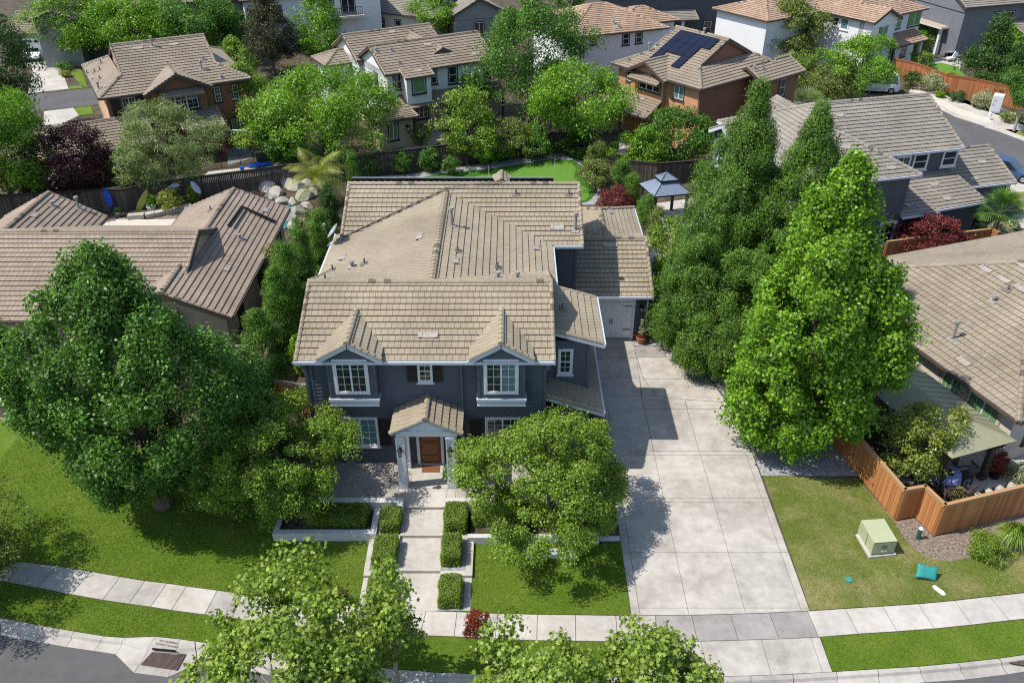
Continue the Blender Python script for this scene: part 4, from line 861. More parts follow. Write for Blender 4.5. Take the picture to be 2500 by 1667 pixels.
# --- right-front one-storey house (hip) ---
h=House('beige_single_storey_house',(22.55,29.81),109.4,'beige stucco single-storey house with a big olive-tan hip roof at the right edge','house','stucco_c','tile_l',gut='trim_dark')
h.dutch(0,15.0,-26,0,2.9,.4,None,None,axis='y',inset=.3)
h.wall(.5,14.5,-25.5,-.5,0,2.9)
h.win_px('1' and 1,-.5,90,6,(1445,770),(1560,985),trim='trim_black',pane='glass_t',grid=None,sill=False,tw=.08)
for p,q in (((1810,1010),(1900,1180)),((1990,1130),(2160,1370))):
    A=h.onx(*Z(6,*p),1,-.5); B=h.onx(*Z(6,*q),1,-.5); h.window(((A.x+B.x)/2,-.5,.9),90,abs(A.x-B.x),1.55,pane='glass_g',grid=(2,3),tw=.14,trim='stucco_t',sill=False)
h.window((.5,-2.2,.9),180,1.2,1.3,trim='trim_dark',sill=True,grid=None)
h.vents(6,[(2240,445,'pipe'),(2140,520,'cap'),(1860,780,'stack',1.3),(1640,790,'pipe'),(1450,650,'pipe'),(2090,305,'flat',1.2),(2215,375,'flat',1.2),(2330,435,'flat',1.2),(1940,935,'flat',1.2),(2345,280,'flat')])
h.finish()
# --- patio cover of that house ---
pc=empty('patio_cover',(22.55,29.81,0),R_(109.4),'olive green metal-roofed patio cover over the dining set behind the cedar fence','patio cover')
mb=MB(); x0,x1,y0,y1=-.6,7.0,.55,4.1; ym=(y0+y1)/2
E_=[(x0,y0,2.45),(x1,y0,2.45),(x1,y1,2.45),(x0,y1,2.45)]; Rg=[(x0+2.,ym+.3,3.15),(x1-2.,ym+.3,3.15)]
for P in ([E_[0],E_[1],Rg[1],Rg[0]],[E_[2],E_[3],Rg[0],Rg[1]],[E_[3],E_[0],Rg[0]],[E_[1],E_[2],Rg[1]]):
    n=(Vector(P[1])-Vector(P[0])).cross(Vector(P[2])-Vector(P[0])).normalized(); n=n if n.z>0 else -n
    if (Vector(P[1])-Vector(P[0])).cross(Vector(P[2])-Vector(P[0])).z<0: P=P[::-1]
    mb.slab(P,n,.05)
MT['olive_sheet']=flat('metal_sheet_olive',(.27,.26,.155),.6,var=.08)
mb.build('canopy',MT['olive_sheet'],pc)
mb=MB()
for i in range(14):
    x=x0+.5+i*.45; mb.bar((x,y0+.05,2.5),(max(x0+2.,min(x1-2.,x)),ym+.3,3.165),.03,.02)
mb.bar(E_[3],Rg[0],.05,.03); mb.bar(E_[0],Rg[0],.05,.03); mb.build('seam',MT['olive_sheet'],pc)
for p in ((x0+.5,y1-.5),(x1-.5,y1-.5),(3.2,y1-.5),(x0+.5,y0+.6)):
    mb=MB(); mb.box(p[0]-.11,p[0]+.11,p[1]-.11,p[1]+.11,0,2.4); mb.box(p[0]-.16,p[0]+.16,p[1]-.16,p[1]+.16,0,.3)
    for sg in (-1,1): mb.bar((p[0],p[1],1.8),(p[0]+sg*.5,p[1],2.35),.08,.1)
    mb.build('post',MT['trim_dark'],pc)
mb=MB(); mb.box(x0+.3,x1-.3,y1-.6,y1-.45,2.28,2.44); mb.box(x0+.3,x1-.3,y0+.5,y0+.65,2.28,2.44); mb.box(x0+.35,x0+.5,y0+.66,y1-.61,2.3,2.43); mb.build('beam',MT['trim_dark'],pc)
# --- grey two-storey house, right ---
h=House('charcoal_grey_house',(31.23,56.44),14.5,'charcoal grey two-storey house with weathered grey-tan tiled roofs beside the right street','house','greyblue','tile_g',gut='trim_blue')
h.dutch(-13.9,0,0,9.4,5.8,.5,None,0,inset=.3)
h.dutch(-13.8,-6.0,-3.5,9,5.8,.5,None,.0,axis='y') if 0 else h.dutch(-13.8,-6.0,-3.5,8.5,5.8,.47,3.9,0,axis='y',inset=.5)
h.dutch(-15.3,-10.5,4.2,7.9,5.8,.5,0,0,inset=.3)
h.wall(-13.5,-.35,.4,9,0,5.8); h.wall(-13.4,-6.4,-3.1,1,0,5.8); h.wall(-15,-13.3,4.6,7.5,0,5.8,'grey_sunlit')  # wing wall painted lighter to look sunlit
h.dutch(-.5,5.1,-.3,6.5,2.9,.45,0,0,inset=.3); h.wall(-.3,4.7,.1,6.1,0,2.9)
h.shed((-3.8,-3.1,2.9),(.6,-2.7,2.9),(-.3,.35,4.1),(-4.5,.35,4.1)); h.wall(-4.3,.1,-2.6,.4,0,2.9)
h.plane([(-6.6,-3.5,2.9),(-3.7,-3.4,2.9),(-4.6,.2,4.0),(-6.2,.2,4.0)]); h.gut_line((-6.6,-3.5,2.9),(-3.7,-3.4,2.9))
h.win_px(1,.4,-90,3,(1490,1080),(1560,1130),grid=(2,2),tw=.1) ; h.win_px(1,.4,-90,3,(1612,1060),(1672,1150),style='hung',grid=(1,1),tw=.1); h.win_px(1,.4,-90,3,(1812,1038),(1870,1125),style='hung',grid=(1,1),tw=.1)
h.window((-7.2,-3.1,.9),-90,1.0,1.5,'hung',grid=(1,1),tw=.12)
h.window((-15,6.05,3.6),180,1.0,1.3,'hung',grid=(1,1),tw=.12)
h.vents(3,[(1090,790,'flat'),(1130,1010,'flat',1.2),(1035,1140,'cap'),(1290,1150,'pipe'),(1440,1150,'flat'),(960,715,'pipe'),(2065,1110,'flat'),(2005,1225,'flat'),(1735,1265,'flat'),(1825,1360,'flat'),(1565,1405,'flat')])
h.finish()
# --- brick brown two-storey house, upper left ---
h=House('brown_two_storey_house',(-32.75,67.42),29,'brick brown two-storey house with dark shutters behind the purple tree','house','brown','tile_b',gut='trim_dark')
h.dutch(0,12.1,0,11.3,5.8,.48,2.2,2.2,gwall='stucco_o',inset=.15)
h.wall(.5,11.6,.45,10.8,0,5.8); h.wall(.48,.6,.47,10.7,0,5.7,'stucco_o')
za=5.8+2.75*.48
h.plane([(3.3,-.55,5.72),(6.05,-.55,za),(6.05,3.2,za),(3.3,.1,5.72)]); h.plane([(6.05,-.55,za),(8.8,-.55,5.72),(8.8,.1,5.72),(6.05,3.2,za)])
caps(h.c,(6.05,-.55,za+.02),(6.05,3.2,za+.02),.14,.1); h.rake((3.3,-.55,5.75),(6.05,-.55,za)); h.rake((8.8,-.55,5.75),(6.05,-.55,za))
w=h.wmb(); a=[(3.9,.0,2.9),(8.2,.0,2.9),(8.2,.0,5.85),(6.05,.0,6.85),(3.9,.0,5.85)]; b=[(x,.8,z) for x,y,z in a]; w.face(a); w.face(b[::-1])
for i in range(5): w.face([a[i],b[i],b[(i+1)%5],a[(i+1)%5]])
h.plane([(4.5,-.75,5.35),(8.0,-.75,5.35),(8.0,.0,5.7),(4.5,.0,5.7)])
h.win_px(1,.45,-90,'b',(665,885),(880,1100),style='slider',trim='trim_dark',grid=(2,4),tw=.06)
A=h.onx(*Z('b',600,1000),1,.45); B=h.onx(*Z('b',915,1000),1,.45)
C_=h.onx(*Z('b',770,1095),1,.45)
h.shutter((A.x+.05,.45,C_.z),-90,.7,1.5); h.shutter((B.x,.45,C_.z),-90,.6,1.5)
h.win_px(1,.0,-90,'b',(1150,820),(1600,985),style='triple',trim='trim_black',grid=(2,4),tw=.1)
h.win_px(1,.45,-90,'b',(1768,752),(1868,915),style='hung',trim='trim_black',grid=(2,4),tw=.09); h.win_px(1,.45,-90,'b',(1985,728),(2080,885),style='hung',trim='trim_black',grid=(2,4),tw=.09)
h.win_px(1,.45,-90,'b',(1975,1135),(2215,1325),style='slider',trim='trim_black',pane='glass_g',grid=(1,1),tw=.09)
h.shed((5.6,-1.9,2.9),(8.9,-2.2,2.9),(8.9,.3,3.9),(5.6,.3,3.9)); h.post(5.9,6.1,-1.6,-1.4,0,2.85,'brown'); h.post(8.5,8.7,-1.8,-1.6,0,2.85,'brown')
h.dutch(-7.5,3.2,-3.2,3.4,2.7,.42,0,0,inset=.3); h.wall(-7.2,2.9,-2.8,3.1,0,2.7)
h.vents('b',[(870,285,'flat',1.3),(1295,240,'flat',1.3),(1040,265,'stack'),(1655,425,'pipe'),(1630,540,'stack',.9),(1865,645,'cap',.8),(255,485,'flat'),(325,640,'flat'),(475,745,'flat'),(425,465,'pipe'),(410,655,'pipe'),(400,780,'stack',.7),(350,575,'pipe'),(410,550,'pipe'),(260,590,'pipe')])
h.finish()
# --- white house, upper centre ---
h=House('white_sided_house',(-10.79,74.24),30,'white-sided two-storey house with a grey-brown gable roof at the upper centre','house','whites','tile_b',gut='trim_dark')
h.dutch(0,10.9,0,6.9,5.8,.5,0,0,inset=.3)
h.wall(.3,10.6,.45,6.5,0,5.8); h.wall(1.6,3.95,-.75,.5,2.9,5.6)
h.plane([(1.4,-1.1,5.55),(4.15,-1.1,5.55),(4.15,.2,6.05),(1.4,.2,6.05)]); h.gut_line((1.4,-1.1,5.55),(4.15,-1.1,5.55)); caps(h.c,(1.42,-1.1,5.58),(1.42,.2,6.08),.1,.06); caps(h.c,(4.13,-1.1,5.58),(4.13,.2,6.08),.1,.06)
h.dutch(-.3,8.7,5.9,12.5,5.7,.5,0,0,inset=.3); h.wall(0,8.4,6.3,12.1,0,5.7)
h.dutch(4.0,8.6,1.5,10.5,5.9,.48,0,0,axis='y',inset=.3)
h.dutch(-2.6,1.0,8.2,12,5.0,.45,None,0,inset=.3); h.wall(-2.2,.6,8.6,11.6,0,5.0)
h.plane([(.9,-1.2,2.9),(11.5,-.6,2.9),(11.5,.5,3.55),(.9,.5,3.75)]); h.gut_line((.9,-1.2,2.9),(11.5,-.6,2.9))
for x in (2.,6.5,11.1): h.post(x,x+.2,-.9,-.7,0,2.8)
h.wall(.3,10.6,.43,.5,0,2.9,'stucco_b'); h.wall(6,7.4,.38,.6,0,2.4,'trim_dark')
h.win_px(1,.45,-90,2,(365,512),(422,605),style='hung',trim='trim_black',grid=(1,1),tw=.1); h.win_px(1,-.75,-90,2,(494,535),(584,628),style='plain',trim='trim_black',pane='glass_g',grid=None,tw=.1)
h.win_px(1,.45,-90,2,(622,478),(660,568),style='hung',trim='trim_black',grid=(1,1),tw=.1); h.win_px(1,.45,-90,2,(742,460),(800,563),style='hung',trim='trim_black',grid=(1,1),tw=.1); h.win_px(1,.45,-90,2,(988,436),(1026,528),style='hung',trim='trim_black',grid=(1,1),tw=.1)
h.win_px(1,.42,-90,2,(510,740),(600,800),style='triple',trim='trim_black',grid=None,tw=.1); h.window((.3,3,4),180,.7,1.2,'hung',trim='trim_black',grid=(1,1))
h.shed((-2.2,-2.7,2.7),(1.7,-2.7,2.7),(1.7,.4,3.1),(-2.2,.4,3.1)); h.wall(-1.9,1.3,-2.3,.4,0,2.7,'stucco_t'); h.window((-.6,-2.3,.9),-90,.8,1.5,trim='trim_black',pane='glass_g',grid=(1,1)); lamp((.7,-2.3,1.9),-90,h.root,1.8)
h.vents(2,[(600,308,'flat',1.2),(925,372,'flat',1.2),(535,487,'flat',1.2),(410,440,'pipe'),(655,355,'pipe'),(245,355,'cap'),(350,352,'cap'),(355,222,'flat'),(160,218,'flat',1.3),(490,215,'pipe')])
h.finish()
# --- orange house with solar panels ---
h=House('orange_two_storey_house',(9.12,78.06),-51,'orange-sided two-storey house with solar panels on its tan roof','house','orange','tile_b',gut='trim_dark')
h.dutch(0,10.4,0,11.5,5.8,.48,2.2,2.2,gwall='brown',inset=.15)
h.wall(.5,9.9,.45,11,0,5.8); h.wall(9.88,10.,.5,10.9,0,5.75,'brown')  # right wall and gables in brown: shade put into the colour
za=5.78+2.35*.5
h.plane([(2.0,-.5,5.72),(4.4,-.5,za),(4.4,3.,za),(2.0,.2,5.72)]); h.plane([(4.4,-.5,za),(6.8,-.5,5.72),(6.8,.2,5.72),(4.4,3.,za)]); caps(h.c,(4.4,-.5,za+.02),(4.4,3.,za+.02),.13,.1); h.rake((2.,-.5,5.75),(4.4,-.5,za)); h.rake((6.8,-.5,5.75),(4.4,-.5,za))
w=h.wmb(); a=[(2.5,.05,2.9),(6.3,.05,2.9),(6.3,.05,5.8),(4.4,.05,6.75),(2.5,.05,5.8)]; b=[(x,.8,z) for x,y,z in a]; w.face(a); w.face(b[::-1])
for i in range(5): w.face([a[i],b[i],b[(i+1)%5],a[(i+1)%5]])
h.plane([(2.7,-.75,5.3),(6.2,-.75,5.3),(6.2,.05,5.65),(2.7,.05,5.65)])
h.win_px(1,.05,-90,'o',(380,650),(590,855),style='triple',trim='trim_dark',grid=None,tw=.07); h.win_px(1,.45,-90,'o',(760,760),(850,930),style='slider',trim='trim_dark',pane='glass_t',grid=None,tw=.06); h.win_px(1,.45,-90,'o',(236,600),(283,720),style='hung',trim='trim_dark',grid=None,tw=.08)
A=h.onx(*Z('o',735,850),1,.45); C_=h.onx(*Z('o',800,935),1,.45); h.shutter((A.x-.1,.45,C_.z),-90,.5,1.4,'sh_o')
h.shed((-.3,-2.4,2.9),(6.7,-2.4,2.9),(6.2,.3,3.9),(1.6,.3,3.9)); 
for x in (.3,3.3,6.3): h.post(x,x+.22,-2.1,-1.9,0,2.85)
# wing
h.dutch(8.2,12.0,6.2,12.2,5.6,.5,0,0,axis='y',inset=.3,m='brown'); h.wall(8.6,11.5,6.5,11.9,0,5.6,'brown')
h.window((11.5,9.8,3.7),0,.8,1.5,'hung',trim='trim_black',grid=(1,1),tw=.1); h.window((11.5,7.0,3.7),0,.8,1.5,'hung',trim='trim_black',pane='glass_g',grid=(1,1),tw=.1)
nn=Vector((0,-.48,1)).normalized(); vv=Vector((0,1,.48)).normalized(); uu=Vector((1,0,0))
corner=h.hit(*Z('o',540,368))[1]
for r,(c0,c1) in enumerate(((0,1),(0,4),(0,5))):
    pass
A=h.hit(*Z('o',833,165))[1]; B=h.hit(*Z('o',1258,275))[1]; pw=(B.x-A.x)/5; ph=1.5
for r,cols_ in ((0,(0,1,2,3,4)),(1,(0,1,2,3)),(2,(0,3))):
    for cc in cols_:
        o=Vector((A.x+cc*pw,0,0)); p0=A+vv*(-ph*(r+1))+uu*(cc*pw)+nn*.12; mb=MB(); W_=pw-.03; H_=ph-.03
        P=lambda a,b_,c:p0+uu*a+vv*b_+nn*c
        mb.hexa([P(0,0,0),P(W_,0,0),P(W_,H_,0),P(0,H_,0),P(0,0,.05),P(W_,0,.05),P(W_,H_,.05),P(0,H_,.05)],mi=1)
        mb.hexa([P(.03,.03,.05),P(W_-.03,.03,.05),P(W_-.03,H_-.03,.05),P(.03,H_-.03,.05),P(.03,.03,.056),P(W_-.03,.03,.056),P(W_-.03,H_-.03,.056),P(.03,H_-.03,.056)],mi=0)
        mb.build('solar_panel',[MT['navyc'],MT['metal_b']],h.root)
h.vents('o',[(470,400,'stack'),(250,495,'pipe'),(555,335,'cap'),(1080,205,'stack',.6),(1840,495,'flat',1.2),(1725,520,'pipe'),(1740,590,'pipe'),(1635,585,'cap'),(395,915,'flat')])
h.finish()
# --- white stucco house with terracotta roof, upper right ---
h=House('white_stucco_house',(38.21,94.82),35,'white stucco two-storey house with a terracotta tiled roof at the upper right','house','stucco_w','tile_t',gut='trim_dark')
h.dutch(-.4,11,0,9.5,5.8,.36,None,None); h.wall(0,10.5,.4,9.1,0,5.8)
h.dutch(-.4,4.6,-1.0,6,5.8,.45,0,0,axis='y',inset=.3,gl=True); h.wall(0,4.2,-.6,1,0,5.8)
h.dutch(-9,2,6,14,5.8,.34,None,None); h.wall(-8.6,1.6,6.4,13.6,0,5.8)
for y in (6.9,): pass
h.win_px(0,0.,180,3,(1055,118),(1080,178),style='hung',trim='stucco_w',grid=(1,1)); h.win_px(0,0.,180,3,(1110,125),(1143,205),style='hung',trim='stucco_w',pane='glass_t',grid=(1,1)); h.window((2.1,-.6,3.4),-90,1.3,1.7,'slider',trim='trim_black',pane='glass_g',grid=None)
h.win_px(1,.4,-90,3,(1432,112),(1500,190),style='triple',trim='trim_dark',pane='glass_g',grid=None,tw=.08); h.win_px(1,.4,-90,3,(1575,92),(1630,168),style='slider',trim='trim_dark',pane='glass_g',grid=None,tw=.08)
h.shed((4.2,-1.6,2.9),(9.6,-1.6,2.9),(9.6,.4,3.7),(4.2,.4,3.7))
for x in (4.8,9.): h.post(x,x+.3,-1.3,-1.,0,2.8,'stucco_w')
h.window((6.2,.4,.3),-90,1.2,2.0,'slider',trim='trim_dark',grid=None); h.window((8.4,.4,.8),-90,1.2,1.4,'slider',trim='trim_dark',grid=None)
h.finish()
# --- terracotta hip roof house, upper centre right ---
h=House('terracotta_roofed_house',(6.61,87.79),22,'white house with a faded terracotta hip roof beyond the tall centre trees','house','stucco_w','tile_t',gut='trim_dark')
h.dutch(-1,10.6,0,10,5.8,.38,None,None); h.wall(-.5,10.1,.4,9.6,0,5.8); h.dutch(8,15,5,11,5.2,.38,None,None); h.wall(8.4,14.6,5.4,10.6,0,5.2)
for a,b in (((322+1618,235),(0,0)),): pass
h.win_px(1,.4,-90,2,(1938,232),(1972,302),style='hung',trim='trim_black',grid=(1,1),tw=.1); h.win_px(1,.4,-90,2,(2028,222),(2060,290),style='hung',trim='trim_black',grid=(1,1),tw=.1); h.win_px(1,.4,-90,2,(1720,255),(1750,300),style='hung',trim='trim_black',grid=(1,1),tw=.1)
h.vents(2,[(1870,165,'cap',1.3),(1905,190,'cap',1.3),(1660,235,'cap')])
h.finish()
# --- far houses along the top edge ---
def far(name,label,px,yaw,w,d,ze,sl,wall,tile,kind=(0,0),axis='x',wins=(),z=0,gut='trim_dark',extra=None):
    X,Y=G(px[0],px[1],ze); h=House(name,(X,Y),yaw,label,'house',wall,tile,gut=gut)
    h.dutch(0,w,0,d,ze,sl,kind[0],kind[1],axis=axis); h.wall(.4,w-.4,.4,d-.4,0,ze)
    for (c,f,ww,hh,st,pane) in wins: h.window(c,f,ww,hh,st,trim='trim_black',pane=pane,grid=None)
    if extra: extra(h)
    h.finish(); return h
def ex(h):
    h.dutch(4.2,9.2,-4.5,4,5.2,.4,0,0,axis='y',m='stucco_g'); h.wall(4.6,8.8,-4.1,3,0,5.2,'stucco_g'); h.wall(4.5,9.8,3,9,0,5.8,'stucco_g')
    g=MB(); g.box(.9,3.7,.30,.38,0,2.3)
    for i in range(3): 
        for j in range(4): g.box(.95+j*.69,.95+j*.69+.6,.28,.30,.1+i*.55,.1+i*.55+.45)
    gd=h.part('garage_door',g,'white'); q=MB()
    for j in range(4): q.box(1.+j*.69,1.+j*.69+.42,.26,.285,1.8,2.1)
    q.build('door_window',MT['glass'],gd)
far('grey_green_house','grey-green house with a white double garage door behind the parked white car','' or Z(1,60,235),8,4.6,8,2.9,.42,'stucco_g','tile_b',wins=[],extra=ex)
far('long_tiled_roof_house','house showing only a long brown tiled roof above the top left trees',Z(1,230,60),12,26,9,5.8,.45,'stucco_g','tile_b',kind=(0,0),wins=[((13,.4,3.5),-90,1.2,1.4,'hung','glass')])
def ex2(h):
    h.shed((-5.5,-2,2.9),(-.2,-2,2.9),(-.2,5,4.6),(-5.5,5,4.6)); h.wall(-5.1,.3,-1.6,4.8,0,2.9,'stucco_t'); 
    b=MB(); b.box(9,14,-.9,-.85,3.6,3.65); b.box(9,14,-.9,-.85,4.5,4.55); [b.box(9+i*.25,9.03+i*.25,-.9,-.86,3.65,4.5) for i in range(21)]; h.part('balcony_railing',b,'metal_b'); h.wall(8.8,14.2,-1.,.5,3.3,3.55,'stucco_c')
far('white_balcony_house','white two-storey house with a black balcony rail behind the dark conifer',Z(1,1640,10),22,17,9,6.0,.36,'stucco_w','tile_t',kind=(None,None),wins=[((1.2,.4,3.6),-90,.8,1.5,'hung','glass'),((2.8,.4,3.6),-90,.8,1.5,'hung','glass'),((4.2,.4,3.6),-90,.8,1.5,'hung','glass'),((10,.4,3.6),-90,1.6,2.0,'slider','glass'),((12.6,.4,3.6),-90,1.6,2.0,'slider','glass')],extra=ex2)
far('cream_tiled_house','cream single-storey house with dark brackets between the top centre trees',Z(2,90,62),-28,12,10,3.1,.42,'stucco_c','tile_g',kind=(0,0),wins=[((1.5,.4,1.),-90,.8,1.3,'hung','glass'),((4,.4,1.),-90,.8,1.3,'hung','glass'),((6.5,.4,1.),-90,.8,1.3,'hung','glass')])
far('grey_gabled_house','pale grey gabled house end at the top edge right of the bright round tree',Z(2,770,110),20,7,9,3.4,.5,'stucco_g','tile_g',axis='y',wins=[((3.5,.4,.9),-90,1.2,1.4,'slider','glass')])
def ex3(h):
    for x in (1,4,7,10): 
        c=MB(); c.box(x,x+.35,-1.5,-1.15,.9,3.); h.part('porch_column',c,'white'); c=MB(); c.box(x-.1,x+.45,-1.6,-1.05,0,.9); h.part('column_base',c,'stucco_g')
    h.shed((0,-1.9,3.),(12,-1.9,3.),(12,.3,3.8),(0,.3,3.8))
far('blue_grey_porch_house','blue-grey house with white porch columns at the top edge centre right',Z(2,1780,-20),8,22,9,5.6,.4,'greyblue','tile_g',wins=[((2.5,.4,.8),-90,1.,1.5,'hung','glass'),((5.5,.4,.8),-90,1.,1.5,'hung','glass'),((8.5,.4,.8),-90,1.,1.5,'hung','glass'),((14,.4,.8),-90,1.,1.5,'hung','glass'),((17,.4,.8),-90,1.,1.5,'hung','glass')],extra=ex3)
def ex4(h):
    h.dutch(9.5,13,-1.2,4,5.2,.5,0,0,axis='y'); h.wall(9.8,12.7,-.8,3,0,5.2); h.window((11.2,-.8,3.5),-90,1.,1.3,'plain','trim'and'trim',grid=None); h.shed((7,-2.6,2.9),(18,-2.6,2.9),(18,.5,4),(7,.5,4)); h.wall(7.4,17.6,-2.2,.4,0,2.9)
    h.window((0.4,4.5,6.2),180,.7,.7,'hung',grid=(2,2))
far('grey_lap_sided_house','grey lap-sided two-storey house in the top right corner','' or Z(3,1960,55),18,16,9,5.8,.5,'grey_sunlit','tile_g',wins=[((5.2,.4,3.5),-90,.9,1.4,'hung','glass'),((7,.4,3.5),-90,1.2,1.4,'hung','glass')],extra=ex4)
# ================= trees and shrubs =================
A_='tree'
# front row
tree('maple_tree','big dark green maple left of the slate blue house, tallest on the front lawn',A_,(400,1232),535,480,'oval','mid',.14,.10,rc=.5,asp=.55,cov=4.4,limbs=.65,flat_=1.25,lob=.24,tr=.22,squash=.9)
tree('young_maple_tree','yellow-green spreading tree left of the porch above the planter wall',A_,(700,1245),950,350,'round','lime',.095,.12,rc=.4,lob=.2,cov=3.6,tr=.10,nl=16)
tree('young_maple_tree','yellow-green bushy tree right of the walkway beside the driveway',A_,(1338,1290),965,385,'oval','lime',.095,.10,rc=.4,lob=.18,cov=3.6,tr=.10,nl=16)
tree('understorey_tree','shaded dark tree between the big maple and the house corner',A_,(640,1120),955,190,'round','mid',.11,.06,rc=.45,tr=.08)
tree('garden_tree','leafy tree cut by the left edge beside the flagstone path',A_,(20,985),735,130,'oval','mid',.12,.12,rc=.5,tr=.08)
tree('street_tree','dense small-leaved tree cut by the left edge over the sidewalk',A_,(-135,1440),1120,430,'oval','olive',.10,.15,rc=.6,tr=.12)
tree('red_sapling','small dark red maple sapling on the parkway lawn',A_,(1165,1598),1474,56,'oval','redlf',.075,.5,rc=.17,tr=.035,shape='star',dens=.7,nl=8)
tree('bright_sweetgum','tall bright green sweetgum right of the driveway',A_,(1930,1085),335,390,'gum','bright',.135,.04,rc=.5,shape='star5',cov=3.6,lob=.17,limbs=.6,flat_=1.,tr=.2,nl=16)
tree('redwood_tree','left redwood of the pair behind the garage path',A_,(1755,850),180,365,'redw','redwood',.11,.03,rc=.4,asp=.35,cov=3.8,lob=.22,limbs=.6,flat_=1.2,tr=.25,up=.35,rnd=.6)
tree('redwood_tree','right redwood of the pair with the narrow pointed crown behind the sweetgum',A_,(1880,890),228,350,'redw','redwood',.11,.03,rc=.4,asp=.35,cov=3.8,lob=.22,limbs=.6,flat_=1.2,tr=.25,up=.35,rnd=.6)
tree('redwood_tree','short broad redwood below the pair beside the gravel bed',A_,(1730,880),440,260,'redw','redwood',.11,.03,rc=.4,asp=.35,cov=3.8,lob=.22,limbs=.6,flat_=1.25,tr=.18,up=.35)
tree('citrus_tree','glossy yellow-green citrus tree inside the cedar fence corner',A_,(2225,1165),968,175,'round','citrus',.13,.1,rc=.34,asp=.5,cov=2.4,tr=.07)
# plane trees at the bottom edge (close to the camera)
def plane_tree(label,x,y,Hh,R,**k): tree('plane_tree',label,A_,(x,y),0,0,'dome','plane',.15,.35,rc=.42,shape='star5',R=R,Hh=Hh,cov=2.2,lob=.3,trunk='trunk_p',tr=.10,rnd=.6,group='plane trees at the bottom edge',nl=22,flat_=.9,**k)
plane_tree('broad plane tree with large leaves covering the bottom edge left of centre',-7.0,16.9,5.5,3.3,dens=1.35)
plane_tree('open upright plane tree shoots in front of the lowest walkway slab',-3.95,18.6,6.1,.95,dens=.5)
plane_tree('low plane tree crown at the bottom edge between the lawn strip and kerb',1.2,16.0,5.0,2.5,dens=.85)
plane_tree('rounded plane tree crown over the driveway apron at the bottom edge',4.5,16.5,5.3,1.7)
# left hedge columns by the slate blue house
def col(label,bx,by,top,w,pal='cypress',**k): return tree('columnar_conifer',label,A_,(bx,by),top,w,'column',pal,.10,.02,rc=.34,asp=.3,cov=2.8,lob=.1,tr=.06,up=.3,rnd=.6,group=k.pop('group','columnar conifers along the fences'),nl=6,**k)
col('broad green columnar conifer nearest the left cedar fence',665,985,742,88)
col('second columnar conifer from the cedar fence beside the house',705,880,640,66)
col('third columnar conifer from the cedar fence, left of the satellite dish',722,800,585,58)
col('tall narrow columnar conifer beside the satellite dish',752,745,525,52)
col('columnar conifer with its tip at the back roof corner',797,680,505,56)
col('columnar conifer behind the palm',870,500,365,30)
col('dark columnar conifer right of the rock waterfall',815,580,440,45,'dark')
bush('side_shrub','loose green shrub mass under the satellite dish','shrub',(690,720),100,3.6,pal='olive',leaf=.11,kind='round')
bush('side_shrub','bright green shrub between the fence and the house corner','shrub',(735,915),40,2.6,pal='bright',leaf=.10,kind='round')
bush('side_shrub','shrub beside the waterfall pool with small leaves','shrub',(760,600),70,2.6,pal='olive',leaf=.10,kind='round')
# middle distance, left to right
M=lambda name,lab,b,top,w,kind='round',pal='mid',leaf=.2,**k: tree(name,lab,A_,b,top,w,kind,pal,leaf,**dict(dict(z0f=.12,cov=2.2,tr=.14),**k))
M('ash_tree','large dark tree in the top left corner over the driveway',(10,345),-60,220,'oval','dark',.2)
M('ash_tree','big bright tree at the left edge beside the purple plum',(40,520),190,235,'round','bright',.17)
M('purple_plum','dark purple-leaved plum tree behind the wooden fence',(205,495),292,190,'round','plum',.15,rc=.6)
M('willow_tree','pale airy willow-like tree in front of the brown house',(425,480),235,225,'round','silver',.15,asp=.35,rc=.55,cov=1.7)
M('ash_tree','very large bright green tree between the brown and white houses',(795,395),155,345,'round','bright',.18,rc=1.1,lob=.2)
M('ash_tree','lower left lobe tree in front of the large bright tree',(690,390),215,180,'round','lime',.18)
M('dark_conifer','dark bluish spruce in front of the white balcony house',(670,180),-60,135,'cone','conif',.2,asp=.35,up=.25)
M('ash_tree','slim lime tree left of the dark spruce',(585,210),85,85,'oval','lime',.18)
M('ash_tree','light green tree right of the dark spruce',(790,165),-35,120,'oval','bright',.19)
M('ash_tree','leafy tree over the grey-green house wall at the top left',(200,150),-50,190,'round','bright',.19)
M('ash_tree','broad round tree behind the brown house roof, left one',(345,150),-20,210,'round','bright',.19)
M('ash_tree','broad round tree behind the brown house roof, right one',(500,155),-40,200,'round','mid',.19)
M('ash_tree','pale tree growing in front of the white house porch',(1140,400),205,150,'round','lime',.16,dens=.8)
M('ash_tree','very tall dark green tree at the top centre',(1290,300),-40,290,'oval','mid',.17,rc=1.,lob=.25)
M('ash_tree','bright round tree above the putting green',(1405,375),142,255,'round','bright',.17,rc=.9,lob=.16,z0f=.22)
M('ash_tree','small tree behind the fence beside the white house path',(1030,355),300,60,'round','olive',.14,dens=.6)
M('ash_tree','round tree covering the right corner of the orange house',(1760,285),155,175,'round','bright',.18)
M('ash_tree','dense dark round tree right of the patio gazebo path',(1650,410),255,170,'round','mid',.17)
M('ash_tree','yellow-green speckled tree between the orange and white stucco houses',(1910,165),-25,175,'oval','olive',.2)
M('ash_tree','small upright tree left of the solar panel roof ridge',(1780,95),28,55,'round','bright',.18)
M('ash_tree','slim tree in front of the terracotta-roofed house wall',(1490,150),70,70,'oval','lime',.18)
M('ash_tree','airy tree with pale branches hiding the parked white van',(2085,250),75,180,'vase','bright',.17)
M('ash_tree','low wide tree left of the white van',(2015,255),145,130,'round','olive',.17)
M('ash_tree','bright round tree at the top edge above the white house',(945,65),-30,95,'round','bright',.19)
M('ash_tree','bright round tree at the top edge beside the grey gabled house',(1070,95),-20,130,'round','bright',.19)
M('ash_tree','far tree left of the blue-grey porch house',(1390,45),-50,80,'round','mid',.2)
